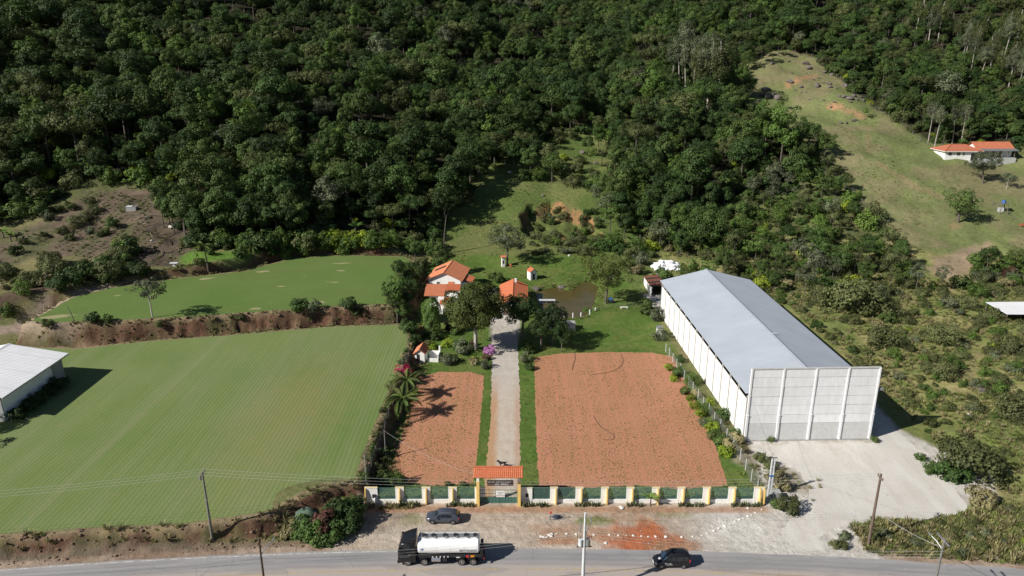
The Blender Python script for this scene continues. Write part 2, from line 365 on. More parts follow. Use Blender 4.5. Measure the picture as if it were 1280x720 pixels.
paint(zone(Z['pasture'], 1.5, 2) * sstep(n2, .55, .7) * .5, (.105, .135, .045))
paint(zone(Z['rough'], 2, 2), (.18, .20, .065), (.275, .24, .11), sstep(n1 * .55 + n2 * .45, .42, .60))
paint(zone(Z['rough'], 2, 2) * sstep(n3 * .4 + n1 * .6, .52, .62) * .7, (.10, .15, .035))
paint(zone(Z['meadow'], 1.5, 1.5), (.095, .135, .036), (.135, .150, .052), sstep(n1, .4, .62))
paint(zone(Z['house'], 1.0, 0.3), (.080, .135, .026), (.115, .150, .038), sstep(n1 * .5 + n2 * .5, .42, .62))
paint(zone(Z['plots'], 1.5, 2), (.145, .108, .080), (.10, .08, .055), sstep(n2, .35, .62))
rows = (.5 + .5 * np.sin(GX * 2 * math.pi / 2.1 + n1 * 3)); paint(zone(Z['plots'], 2, 2) * sstep(rows, .62, .8) * sstep(n1, .38, .55) * .65, (.10, .115, .045))
paint(zone(Z['litter'], 1.5, 2), (.060, .048, .038), (.11, .085, .06), sstep(n2, .4, .6))
paint(zone(Z['marsh'], 1.0, .6), (.11, .20, .03), (.08, .15, .03), n2)
paint(zone(Z['bare'], 1.5, 2.2), (.30, .225, .155), (.24, .19, .12), n2)
sl_ = zone(SLUMP, 1, .5, 1.0); paint(sl_ * sstep(SLP, .8, 1.1) * sstep(n1, .36, .5), (.32, .15, .07), (.17, .10, .055), sstep(n2, .35, .6)); paint(sl_ * (1 - sstep(SLP, .5, .8)) * .7, (.085, .115, .032))
for i_, q in enumerate(SCARS): paint(zone(q, .8, 1.1) * (.9 if i_ < 2 else .55), (.36, .20, .11) if i_ < 2 else (.27, .20, .12), (.26, .17, .10), sstep(n2, .35, .65))
for q_ in ([(705, 266), (722, 265), (738, 275), (742, 283), (728, 280), (712, 272)], [(735, 284), (752, 292), (755, 298), (742, 294)], [(658, 281), (664, 286), (672, 296), (668, 298), (660, 290)], [(676, 258), (700, 253), (704, 257), (680, 262)], [(698, 295), (706, 294), (706, 299), (699, 299)]): paint(zone(Gxy(q_), .5, .6) * .9, (.40, .205, .105), (.28, .145, .075), sstep(n4, .3, .7))
# soil banks round the two turf fields
for P in (LF, UF):
    d = sdf(P, GX, GY); k = (1 - sstep(d, 3.6, 5.0)) * sstep(d, -.6, .2)
    paint(k * sstep(SLP, .22, .5), (.092, .050, .032), (.125, .080, .050), sstep(n4 * .4 + n2 * .6, .35, .65)); paint(k * sstep(n1 * .4 + n2 * .6, .46, .58) * .8, (.105, .095, .045), (.075, .08, .032), n4)
    k2 = (1 - sstep(d, .6, 1.4)) * sstep(d, -.4, .1); paint(k2 * .8, (.23, .185, .115), (.27, .2, .12), n2)
d = sdf(UF, GX, GY); k = (1 - sstep(d, 1.5, 2.5)) * sstep(-GX, 85, 95) * sstep(GY, 130, 138); paint(k, (.28, .22, .16))
paint(zone(Gxy([(-20, 425), (-20, 412), (40, 385), (58, 374), (62, 382), (40, 398), (12, 415)]), .8, .8), (.27, .21, .17))
paint(zone(Gxy([(-20, 402), (-20, 388), (40, 360), (75, 350), (80, 360), (40, 378)]), .8, 1), (.12, .085, .06))
paint(zone(Gxy([(60, 438), (95, 431), (160, 428), (150, 436), (85, 441)]), .6, .8), (.32, .21, .14), (.24, .2, .11), n2)
# verge between road and field, trampled apron before the gate, gravel
d = GY - yroad(GX)
vl = sstep(-GX, 20, 24); paint((1 - sstep(d + vl * 1.3, 2.3, 3.2)) * sstep(d, -14, -12), (.33, .255, .195), (.25, .18, .13), sstep(n2, .4, .65))
paint(sstep(d, .9, 1.4) * (1 - sstep(d, 2.0, 2.6)) * sstep(-GX, 24, 27) * .75, (.19, .14, .105), (.13, .105, .08), sstep(n4, .3, .7))
ap = zone(Z['apron'], .7, .5); paint(ap, (.45, .385, .315), (.40, .325, .255), sstep(n1 * .6 + n2 * .4, .4, .62))
gl = sstep(GX, 19, 27) * ap; paint(gl, (.53, .505, .465), (.475, .445, .40), sstep(n1 * .4 + n2 * .6, .4, .65))
paint(zone(Gxy([(616, 432), (612, 402), (606, 388), (616, 380), (640, 382), (650, 402), (647, 432)]), .5, .3), (.48, .44, .395), (.42, .385, .34), n2)
def blob(px, py, rx, ry, c, c2, s=.85, rag=.9):
    x0, y0, _ = at(px, py); dd = np.hypot((GX - x0) / rx, (GY - y0) / ry) + (n2 - .5) * rag + (n1 - .5) * rag * .7
    paint((1 - sstep(dd, .55, 1.0)) * s, c, c2, sstep(n4 * .4 + n2 * .6, .35, .65))
blob(806, 672, 6.6, 4.2, (.42, .125, .05), (.37, .13, .06), .95); blob(790, 648, 5, 1.8, (.40, .15, .07), (.42, .3, .2), .6); blob(845, 683, 5, 1.6, (.33, .16, .09), (.30, .19, .11), .8)
blob(735, 668, 8, 1.5, (.36, .21, .13), (.38, .28, .19), .7); blob(700, 677, 4, .7, (.33, .17, .10), (.36, .2, .12), .8); blob(700, 660, 6, 1.3, (.33, .2, .13), (.4, .28, .2), .6)
blob(745, 651, 3.0, 1.2, (.155, .175, .055), (.25, .23, .12), .9, .7); blob(511, 650, 2.3, 1.5, (.20, .19, .09), (.3, .26, .17), .8); blob(840, 643, 4, 1.2, (.24, .21, .11), (.34, .3, .2), .7)
blob(985, 600, 3.0, 3.6, (.26, .215, .16), (.3, .27, .2), .85); blob(1000, 610, 4.0, 1.6, (.26, .22, .15), (.4, .36, .29), .7); blob(1046, 612, 1.4, 1.0, (.28, .25, .14), (.42, .38, .31), .8); blob(930, 570, 2.4, 3, (.3, .25, .19), (.4, .36, .3), .7)
blob(480, 648, 3.0, 3.0, (.21, .17, .13), (.33, .26, .2), .7); blob(1180, 625, 5, 1.6, (.44, .40, .37), (.36, .33, .3), .7)
k = sstep(GX, -24, -20) * (1 - sstep(GX, 33.5, 35)) * (1 - sstep(np.abs(GY - 82.0), .5, .9)); paint(k * .75, (.36, .15, .075), (.3, .2, .12), n2)
def relief(name, spot=.5, fine=.35):
    t = NT(name); at_ = t.n('Attribute', attribute_name='albedo'); v = t.pos()
    a = t.noise(v, .9, 6, .65); b = t.noise(v, 5.5, 4, .7); c = t.noise(v, .08, 4)
    k = t.math('MULTIPLY', t.ramp(a, .3, .7, .76, 1.22), t.math('MULTIPLY', t.ramp(b, .3, .7, .80, 1.18), t.ramp(c, .35, .65, .9, 1.1)))
    q = t.n('VectorMath', operation='SCALE'); t.l(at_.outputs['Color'], q.inputs[0]); t.l(k, q.inputs['Scale']); t.col(q.outputs[0])
    t.bump(t.math('ADD', a, t.math('MULTIPLY', b, .35)), .8, .35); return t.fin(.95, .12)
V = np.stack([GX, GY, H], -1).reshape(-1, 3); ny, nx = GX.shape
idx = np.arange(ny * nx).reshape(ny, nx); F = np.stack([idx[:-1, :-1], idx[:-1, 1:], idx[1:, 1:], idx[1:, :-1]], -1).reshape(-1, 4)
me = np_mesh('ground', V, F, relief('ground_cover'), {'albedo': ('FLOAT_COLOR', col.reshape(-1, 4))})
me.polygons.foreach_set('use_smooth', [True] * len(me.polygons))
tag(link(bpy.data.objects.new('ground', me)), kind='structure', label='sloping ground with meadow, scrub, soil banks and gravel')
# ---------------------------------------------------------------- sheets laid on the ground
def sheet(name, poly, z, m, rag=.25, step=.5, seed=1, label=None):
    P = []; n = len(poly)
    for i in range(n):
        a = Vector(poly[i][:2]); b = Vector(poly[(i + 1) % n][:2]); L_ = (b - a).length; k = max(1, int(L_ / step)); nn = Vector((-(b - a).y, (b - a).x)).normalized()
        for j in range(k):
            p = a.lerp(b, j / k); s = p.x * 1.1 + p.y * 1.3
            P.append(p + nn * rag * float(fbm(np.array(s), np.array(s * .37 + 3.1), seed, 4) - .5) * 2)
    vs_, _, fs_ = delaunay_2d_cdt(P, [(i, (i + 1) % len(P)) for i in range(len(P))], [list(range(len(P)))], 1, 1e-4)[:3]
    me = bpy.data.meshes.new(name); me.from_pydata([(p.x, p.y, z) for p in vs_], [], [tuple(f) for f in fs_]); me.materials.append(m)
    return tag(link(bpy.data.objects.new(name, me)), kind='structure', label=label)
# turf of the lower field: fine rows running away from the road, broad mower bands
t = NT('striped_turf'); v = t.pos(); sx = t.n('SeparateXYZ'); t.l(v, sx.inputs[0])
xw = t.math('ADD', sx.outputs[0], t.math('MULTIPLY', t.noise(t.pos((.05, .02, 1)), 1.0, 2), 1.6))
fine = t.math('SINE', t.math('MULTIPLY', xw, 2 * math.pi / .66)); band = t.noise(t.pos((.22, .012, 1)), 1.0, 2, .5)
pn = t.noise(v, .045, 4); gn = t.noise(v, 3.0, 5, .7); strk = t.noise(t.pos((1.3, .06, 1)), 1.0, 5, .65); worn = t.noise(v, .35, 5, .7)
base = t.mix(t.ramp(pn, .36, .62), (.130, .188, .056), (.178, .218, .080)); base = t.mix(t.ramp(band, .40, .60, 0, .6), base, (.185, .215, .098)); base = t.mix(t.ramp(strk, .38, .66, 0, .5), base, (.108, .165, .046))
dist = t.n('VectorMath', operation='LENGTH'); dv = t.n('Mapping'); dv.inputs['Location'].default_value = (36 / 9., -105 / 24., 0); dv.inputs['Scale'].default_value = (1 / 9., 1 / 24., 0); t.l(t.n('NewGeometry').outputs['Position'], dv.inputs['Vector']); t.l(dv.outputs[0], dist.inputs[0])
pt = t.math('ADD', dist.outputs['Value'], t.math('MULTIPLY', t.math('SUBTRACT', worn, .5), 1.6)); base = t.mix(t.ramp(pt, .25, 1.2, .6, 0), base, (.235, .205, .088))
trk = t.math('ABSOLUTE', t.math('ADD', t.math('ADD', sx.outputs[0], t.math('MULTIPLY', sx.outputs[1], -.018)), 62.0)); base = t.mix(t.math('MULTIPLY', t.ramp(trk, .2, .9, .38, 0), t.ramp(strk, .35, .6, .2, 1)), base, (.255, .245, .145))
base = t.mix(t.ramp(worn, .60, .74, 0, .45), base, (.225, .205, .10))
fa = t.math('MULTIPLY', t.ramp(fine, -.3, .95, 0, .36), t.math('MULTIPLY', t.ramp(t.noise(t.pos((.06, .03, 1)), 1.0, 3), .40, .60, .05, 1.0), t.ramp(strk, .3, .6, .5, 1.0))); base = t.mix(fa, base, (.255, .275, .155))
t.col(t.mix(t.ramp(gn, .3, .72, 0, .35), base, (.092, .135, .042))); t.bump(t.math('ADD', gn, t.math('MULTIPLY', fine, .2)), .6, .06); M['turf'] = t.fin(.9, .1)
t = NT('upper_turf'); v = t.pos(); a = t.noise(v, .07, 4); g_ = t.noise(v, 2.5, 5, .7); s_ = t.noise(t.pos((.02, .35, 1)), 1.0, 4); sp = t.noise(t.pos((.45, 1.0, 1)), .22, 2)
base = t.mix(t.ramp(a, .35, .65), (.105, .170, .042), (.130, .185, .055)); base = t.mix(t.ramp(s_, .45, .68, 0, .6), base, (.130, .150, .050)); base = t.mix(t.ramp(g_, .3, .7, 0, .5), base, (.062, .112, .026))
base = t.mix(t.ramp(sp, .665, .69, 0, .75), base, (.33, .29, .17)); t.col(base); t.bump(g_, .6, .06); M['turf2'] = t.fin(.9, .12)
def shrink(poly, k):
    P = [Vector(p) for p in poly]; out = []; n = len(P); A = sum(P[i].x * P[(i + 1) % n].y - P[(i + 1) % n].x * P[i].y for i in range(n))
    for i in range(n):
        d = (P[(i + 1) % n] - P[i - 1]).normalized(); nn = Vector((d.y, -d.x)) * (1 if A > 0 else -1); q = P[i] - nn * k; out.append((q.x, q.y))
    return out
sheet('turf_field', shrink(LF, .1), 2.012, M['turf'], .22, .45, 2, 'striped mown turf field left of the driveway')
sheet('upper_turf_field', shrink(UF, .1), 5.012, M['turf2'], .5, .45, 5, 'upper green turf field on the raised terrace')
# red soil plots with rows of sparse turf
t = NT('red_soil'); v = t.pos(); a = t.noise(v, .12, 4); g_ = t.noise(v, 2.8, 5, .72); sp = t.noise(t.pos((2.2, 1.3, 1)), 2.1, 4, .75); r_ = t.noise(t.pos((1.3, .035, 1)), 1.0, 4, .6)
base = t.mix(t.ramp(a, .35, .65), (.50, .205, .138), (.455, .182, .115)); base = t.mix(t.ramp(g_, .35, .7, 0, .5), base, (.54, .265, .18))
gr = t.math('MULTIPLY', t.ramp(sp, .45, .55), t.math('MULTIPLY', t.ramp(r_, .38, .56, .5, .9), t.ramp(a, .3, .7, .8, 1.0)))
t.col(t.mix(t.math('MULTIPLY', gr, .9), base, (.150, .155, .050))); t.bump(t.math('ADD', g_, sp), .8, .10); M['red_soil'] = t.fin(.95, .1)
RR = [at(x, y)[:2] for x, y in [(674, 608), (671, 560), (669, 500), (668, 447), (700, 442), (760, 440), (815, 441), (841, 446), (868, 500), (895, 560), (910, 607), (850, 612), (800, 607), (740, 609)]]
RL = [at(x, y)[:2] for x, y in [(484, 600), (497, 560), (508, 525), (514, 490), (522, 472), (548, 465), (588, 465), (605, 470), (603, 500), (600, 530), (596, 570), (591, 605), (540, 607)]]
sheet('red_soil_plot', RR, .008, M['red_soil'], .22, .35, 3, 'large red soil plot right of the driveway')
sheet('red_soil_plot', RL, .008, M['red_soil'], .22, .35, 4, 'smaller red soil plot left of the driveway')
# driveway
t = NT('driveway_gravel'); v = t.pos(); sx = t.n('SeparateXYZ'); t.l(v, sx.inputs[0]); n_ = t.noise(v, .5, 5, .65); f_ = t.noise(v, 4, 4, .7)
xo = t.math('ADD', sx.outputs[0], t.math('MULTIPLY', t.math('SUBTRACT', t.noise(t.pos((.6, .16, 1)), 1.0, 4), .5), 1.6))
base = t.mix(t.ramp(n_, .35, .65), (.52, .455, .385), (.44, .37, .30)); base = t.mix(t.ramp(xo, -2.9, -2.0, .9, 0), base, (.42, .235, .115)); base = t.mix(t.ramp(xo, .1, .9, 0, .65), base, (.40, .24, .155))
base = t.mix(t.ramp(sx.outputs[1], 112, 126, 0, 1), base, t.mix(t.ramp(n_, .35, .65), (.50, .465, .42), (.42, .385, .34)))
t.col(t.mix(t.ramp(f_, .35, .7, 0, .35), base, (.33, .27, .21))); t.bump(t.math('ADD', n_, f_), .7, .12); M['drive'] = t.fin(.95, .1)
sheet('driveway', [at(x, y)[:2] for x, y in [(602, 628), (607, 590), (612, 540), (614, 500), (615, 450), (616, 408), (610, 396), (606, 390), (618, 386), (636, 388), (650, 396), (646, 408), (648, 450), (650, 500), (650, 550), (650, 590), (648, 628)]], .012, M['drive'], .3, .35, 6, 'pale gravel driveway from the gate to the house')
# gravel yard before the warehouse
t = NT('yard_gravel'); v = t.pos(); n_ = t.noise(v, .16, 5, .6); f_ = t.noise(v, 3.5, 5, .72); tr = t.noise(t.pos((.5, .10, 1)), 1.0, 4, .6)
base = t.mix(t.ramp(n_, .35, .65), (.57, .55, .515), (.505, .48, .44)); base = t.mix(t.ramp(tr, .5, .62, 0, .45), base, (.63, .615, .585)); base = t.mix(t.ramp(tr, .34, .42, .45, 0), base, (.45, .42, .375))
t.col(t.mix(t.ramp(f_, .35, .72, 0, .3), base, (.38, .34, .29))); t.bump(t.math('ADD', n_, f_), .6, .12); M['yard'] = t.fin(.95, .1)
YARD = ats([(960, 556), (975, 575), (1000, 590), (1012, 612), (1010, 630), (990, 648), (975, 662), (980, 675), (1000, 686), (1030, 688), (1024, 672), (1045, 660), (1090, 648), (1150, 650), (1185, 646), (1212, 636), (1195, 612), (1165, 585), (1145, 560), (1122, 540), (1108, 532), (1099, 540), (1096, 553)])
sheet('gravel_yard', YARD, .006, M['yard'], .5, .5, 7, 'pale gravel yard in front of the warehouse')
# road
t = NT('asphalt'); uv = t.n('UVMap'); uv.uv_map = 'UVMap'; sx = t.n('SeparateXYZ'); t.l(uv.outputs[0], sx.inputs[0]); v = t.pos(); n_ = t.noise(t.pos((.12, .9, 1)), 1.0, 5, .6); f_ = t.noise(v, 6, 4, .7); m_ = t.noise(v, .35, 4)
w_ = t.math('ADD', sx.outputs[1], t.math('MULTIPLY', t.math('SUBTRACT', m_, .5), .5))
base = t.mix(t.ramp(n_, .35, .65), (.300, .290, .290), (.245, .240, .245)); base = t.mix(t.ramp(w_, .1, .6, .55, 0), base, (.315, .305, .30))
base = t.mix(t.ramp(w_, 2.2, 3.4, 0, .8), base, (.40, .345, .30)); base = t.mix(t.math('MULTIPLY', t.ramp(w_, 1.5, 1.9, 0, .5), t.ramp(w_, 1.9, 2.3, 1, 0)), base, (.18, .175, .18))
base = t.mix(t.ramp(t.noise(v, 1.7, 2), .70, .74, 0, .6), base, (.42, .4, .37)); wt = t.math('ABSOLUTE', t.math('SUBTRACT', t.math('ABSOLUTE', t.math('SUBTRACT', w_, 1.9)), .85)); base = t.mix(t.math('MULTIPLY', t.ramp(wt, .05, .4, .5, 0), t.ramp(n_, .3, .6, .3, 1)), base, (.20, .195, .20)); pa = t.noise(t.pos((.10, .45, 1)), 1.0, 2, .4); base = t.mix(t.ramp(pa, .60, .63, 0, .35), base, (.19, .19, .195))
cr = t.n('TexVoronoi', feature='DISTANCE_TO_EDGE'); cr.inputs['Scale'].default_value = .28; t.l(t.pos((1, 1, 1)), cr.inputs['Vector']); base = t.mix(t.math('MULTIPLY', t.ramp(cr.outputs['Distance'], .004, .012, .5, 0), t.ramp(m_, .45, .6)), base, (.11, .11, .11))
t.col(t.mix(t.ramp(f_, .4, .7, 0, .3), base, (.19, .18, .18))); t.bump(f_, .3, .02); M['asphalt'] = t.fin(.85, .25)
def strip(name, x0, x1, off0, off1, z, m, gap=None, label=None):
    xs = np.arange(x0, x1 + .1, 2.0); V_ = []; F_ = []; U = []
    cols = np.linspace(off0, off1, max(2, int(abs(off1 - off0) / 1.2) + 1)); nc = len(cols)
    for x in xs:
        for o_ in cols:
            V_.append((x, float(yroad(x)) - o_ + float(vnoise(np.array(x * .9), np.array(.5), 3) - .5) * (.35 if o_ == off0 == 0 else 0), z)); U.append((x, o_))
    for i in range(len(xs) - 1):
        if gap and i % gap == gap - 1: continue
        for j in range(nc - 1): a = i * nc + j; F_.append((a, a + 1, a + nc + 1, a + nc))
    me = bpy.data.meshes.new(name); me.from_pydata(V_, [], F_); me.materials.append(m); ul = me.uv_layers.new(name='UVMap')
    for lp in me.loops: ul.data[lp.index].uv = U[lp.vertex_index]
    return tag(link(bpy.data.objects.new(name, me)), kind='structure', label=label)
strip('road', -400, 400, 0, 7.6, .012, M['asphalt'], label='dusty grey asphalt road crossing the foreground')
t = NT('worn_white_line'); t.col((.62, .60, .56)); n_ = t.noise(t.pos(), 1.4, 5, .7); t.l(t.ramp(n_, .40, .55, 0, .85), t.p.inputs['Alpha']); M['line_w'] = t.fin(.8, .2)
t = NT('worn_yellow_line'); t.col((.55, .38, .13)); n_ = t.noise(t.pos(), 1.1, 5, .7); t.l(t.ramp(n_, .40, .6, 0, .8), t.p.inputs['Alpha']); M['line_y'] = t.fin(.8, .2)
strip('road_marking', -200, -14, .22, .36, .017, M['line_w'], label='worn white edge line of the road')
strip('road_marking', -200, 120, 3.65, 3.78, .017, M['line_y'], label='worn yellow centre line of the road')
# pond water
t = NT('pond_water'); v = t.pos(); t.col(t.mix(t.ramp(t.noise(v, .25, 4), .3, .7), (.095, .075, .026), (.075, .062, .022))); t.bump(t.noise(v, 1.6, 3), .15, .05); M['water'] = t.fin(.06, .24)
sheet('water', shrink(POND, -1.2), -.30, M['water'], 0, 2, 1, 'murky olive pond water')
# ================================================================ plants
def crown(seed, rx, rz, zc, ncl, cr, nl, ls, squash=.8, lowcut=-.5, tone=(.72, 1.25), fill=.12, updir=.35):
    g = np.random.default_rng(seed); d = g.normal(size=(ncl, 3)); d /= np.linalg.norm(d, axis=1)[:, None]
    d[:, 2] = np.where(d[:, 2] < lowcut, lowcut + (d[:, 2] - lowcut) * .2, d[:, 2])
    rad = g.uniform(.62, 1.0, ncl); rad[: int(ncl * fill)] *= .45
    c = d * rad[:, None] * np.array([rx, rx, rz]) * (1 + g.normal(0, .08, (ncl, 1))); r = cr * g.uniform(.65, 1.3, ncl); tn = g.uniform(*tone, ncl)
    k = np.repeat(np.arange(ncl), np.maximum(6, (nl * (r / cr) ** 2).astype(int))); N = len(k)
    u = g.normal(size=(N, 3)); u /= np.linalg.norm(u, axis=1)[:, None]; u += d[k] * .35 + np.array([0, 0, .2]); u /= np.linalg.norm(u, axis=1)[:, None]
    p = c[k] + u * (r[k] * g.uniform(.72, 1.06, N))[:, None] * np.array([1, 1, squash]); p[:, 2] += zc
    nrm = u * .9 + d[k] * .35 + np.array([0, 0, updir]) + g.normal(0, .42, (N, 3)); nrm /= np.linalg.norm(nrm, axis=1)[:, None]
    return leaves(g, p, nrm, ls * g.uniform(.6, 1.35, N), tn[k] * g.uniform(.85, 1.15, N))
def leaves(g, p, nrm, s, tn, asp=.62):
    N = len(p); tg = np.cross(nrm, g.normal(size=(N, 3))); tg /= np.linalg.norm(tg, axis=1)[:, None] + 1e-9; bt = np.cross(nrm, tg)
    a = tg * (s * .5)[:, None]; b = bt * (s * .5 * asp)[:, None]
    V_ = np.stack([p - a, p - b * 1.0 + nrm * (s * .08)[:, None], p + a, p + b], 1).reshape(-1, 3)
    return V_, np.arange(4 * N).reshape(N, 4), np.repeat(tn, 4)
def crown_mesh(name, m, *a, **k):
    V_, F_, T_ = crown(*a, **k); return np_mesh(name, V_, F_, m, {'tone': ('FLOAT', T_.astype(np.float32))})
def trunk_mesh(name, seed, h, r, rx, top, m, limbs=5, lean=.4, n=7):
    g = random.Random(seed); b = MB(); lx, ly = g.uniform(-lean, lean), g.uniform(-lean, lean)
    pts = [(lx * t * t + g.uniform(-.05, .05), ly * t * t, -.4 + (h + .4) * t) for t in (0, .08, .3, .6, .85, 1)]; b.tube(pts, [r * 1.5, r * 1.1, r, r * .85, r * .7, r * .5], n)
    for i in range(limbs):
        a = 2 * math.pi * (i + g.random() * .6) / limbs; q = h * g.uniform(.68, .98); o = rx * g.uniform(.5, .85); z1 = top * g.uniform(.72, .98) if limbs > 0 else top
        f = q / h; x0, y0 = lx * f * f, ly * f * f
        b.tube([(x0, y0, q), (x0 + math.cos(a) * o * .45, y0 + math.sin(a) * o * .45, q + (z1 - q) * .6), (x0 + math.cos(a) * o, y0 + math.sin(a) * o, z1)], [r * .5, r * .32, r * .1], 5)
    return b.mesh(name, m, True)
PR = {}
def proto(key, seed, h, rx, rz, zc, ncl, cr, nl, ls, m, tr, bark='bark', limbs=5, th=None, lean=.4, **k):
    PR[key] = (trunk_mesh('trunk', seed, th or zc - rz * .25, tr, rx, zc + rz * .2, M[bark], limbs, lean), crown_mesh('crown', L[m], seed, rx, rz, zc, ncl, cr, nl, ls, **k))
kinds = ['dark', 'mid', 'dark', 'olive', 'mid', 'dark', 'bright', 'grey']
for i, kd in enumerate(kinds):
    s = 100 + i; g = random.Random(s)
    proto('oak%d' % i, s, 13, g.uniform(3.9, 5.0), g.uniform(3.4, 4.6), g.uniform(7.6, 9.2), 58, 1.25, 66, .52, kd, .24)
for i, kd in enumerate(['mid', 'dark', 'olive']):
    proto('flat%d' % i, 120 + i, 14, 5.8, 2.3, 10.6, 46, 1.25, 66, .52, kd, .24, lowcut=-.25)
for i, kd in enumerate(['dark', 'mid', 'bright']):
    proto('tall%d' % i, 130 + i, 16, 3.3, 5.8, 10.2, 50, 1.1, 62, .52, kd, .22, limbs=4)
for i, (ez, er, en) in enumerate(((20.0, 5.6, 76), (16.5, 8.2, 96), (18.4, 6.6, 84))):
    proto('euc%d' % i, 140 + i, 25, 3.6 + .5 * i, er, ez, en, 1.1, 46, .5, 'grey' if i != 1 else 'olive', .26, 'bark_pale', limbs=7, th=22, lean=2.2, lowcut=-.8, fill=.3, squash=1.3)
for i in range(3): proto('thin%d' % i, 150 + i, 9, 2.6, 2.3, 6.4, 22, .85, 42, .42, ['olive', 'bright', 'grey'][i], .13, 'bark', limbs=7)
# bushes (no visible trunk of their own height: several short stems)
def bush(key, seed, rx, rz, ncl, cr, nl, ls, m, **k):
    g = random.Random(seed); b = MB()
    for i in range(5):
        a = 2 * math.pi * i / 5 + g.random(); b.tube([(math.cos(a) * .1, math.sin(a) * .1, -.2), (math.cos(a) * rx * .5, math.sin(a) * rx * .5, rz * .9)], [.06, .02], 4)
    PR[key] = (b.mesh('stem', M['bark']), crown_mesh('foliage', L[m], seed, rx, rz, rz * .78, ncl, cr, nl, ls, lowcut=-.6, **k))
bush('round', 200, 1.5, 1.15, 24, .6, 60, .30, 'mid'); bush('round_lime', 201, 1.2, 1.0, 20, .5, 55, .26, 'lime'); bush('round_dark', 202, 1.5, 1.25, 24, .6, 60, .30, 'dark')
bush('scrub0', 203, 2.2, 1.35, 34, .7, 60, .30, 'scrub', squash=.9); bush('scrub1', 204, 2.6, 1.5, 38, .75, 60, .30, 'scrub', updir=.1); bush('scrub2', 205, 1.6, 1.2, 26, .6, 55, .28, 'olive')
bush('scrub3', 206, 1.7, 1.6, 26, .65, 55, .3, 'bright'); bush('pink', 207, 1.1, 1.0, 18, .5, 60, .24, 'pink'); bush('magenta', 208, 1.5, .9, 20, .5, 60, .26, 'magenta'); bush('copper', 209, 1.4, 1.5, 22, .55, 60, .32, 'copper')
bush('dry', 210, 1.5, 1.1, 22, .6, 46, .34, 'dry'); bush('grey', 211, 1.5, 1.2, 24, .6, 55, .3, 'grey')
def plant(key, loc, label, cat, scale=1.0, rz=None, group=None, name=None, z=None):
    tm, cm = PR[key]; nm = name or ('tree' if tm.name.startswith('trunk') else 'shrub')
    o = thing(nm, label, cat, loc, random.uniform(0, 6.28) if rz is None else rz, group, scale)
    inst(tm.name.split('.')[0], tm, o); inst(cm.name.split('.')[0], cm, o); return o
def grow(key, pxy, label, cat='tree', h=1.0, **k):
    p = g1(*pxy) if len(pxy) == 2 else pxy
    return plant(key, p, label, cat, h, **k)
# tall column hedge tree
g = np.random.default_rng(5); N = 6500; th = g.uniform(0, 6.283, N); zz = g.uniform(0, 1, N) ** .9; rr = np.where(zz < .72, 1, np.sqrt(np.clip(1 - ((zz - .72) / .28) ** 2, 0, 1))) * (.86 + .14 * np.clip(zz * 6, 0, 1))
bmp = 1 + .10 * np.sin(th * 5 + zz * 9) + .06 * np.sin(th * 9 - zz * 17) + g.normal(0, .03, N)
p = np.stack([np.cos(th) * rr * bmp * 1.9, np.sin(th) * rr * bmp * 1.9, .3 + zz * 7.9], 1); nr = np.stack([np.cos(th), np.sin(th), .25 + zz * .5], 1) + g.normal(0, .28, (N, 3)); nr /= np.linalg.norm(nr, axis=1)[:, None]
V_, F_, T_ = leaves(g, p, nr, g.uniform(.18, .34, N), g.uniform(.75, 1.2, N)); PR['column'] = (trunk_mesh('trunk', 5, 6, .22, .8, 6, M['bark'], 4), np_mesh('crown', V_, F_, L['bright'], {'tone': ('FLOAT', T_.astype(np.float32))}))
# grass tufts, palm fronds, banana and agave plants
def tuft_mesh(name, m, seed, nb, h, spread, wd=.05):
    g = np.random.default_rng(seed); V_ = []; F_ = []; T_ = []
    for i in range(nb):
        a = g.uniform(0, 6.283); r = spread * math.sqrt(g.random()); x, y = math.cos(a) * r, math.sin(a) * r; b = a + g.normal(0, .6); hh = h * g.uniform(.55, 1.1); o = hh * g.uniform(.15, .6); c, s = math.cos(b), math.sin(b); w_ = wd * g.uniform(.7, 1.4); n = len(V_)
        V_ += [(x - s * w_, y + c * w_, 0), (x + s * w_, y - c * w_, 0), (x + c * o * .4 + s * w_ * .8, y + s * o * .4 - c * w_ * .8, hh * .65), (x + c * o * .4 - s * w_ * .8, y + s * o * .4 + c * w_ * .8, hh * .65)]
        V_ += [(x + c * o + s * .01, y + s * o, hh * .95), (x + c * o - s * .01, y + s * o, hh * .95)]; F_ += [(n, n + 1, n + 2, n + 3), (n + 3, n + 2, n + 4, n + 5)]; T_ += [g.uniform(.7, 1.25)] * 6
    return np_mesh(name, np.array(V_), np.array(F_), m, {'tone': ('FLOAT', np.array(T_, np.float32))})
TUFT = [tuft_mesh('tuft', L['grass'], 1, 34, .9, .45, .05), tuft_mesh('tuft', L['dry'], 2, 34, 1.1, .45, .05), tuft_mesh('tuft', L['turf'], 3, 26, .45, .45, .05), tuft_mesh('tuft', L['grass'], 4, 40, 1.3, .7, .07)]
PLUG = [tuft_mesh('turf_plug', L['turf'], 7, 8, .16, .16, .05)]
AGAVE = tuft_mesh('blades', L['agave'], 8, 18, .72, .14, .075)
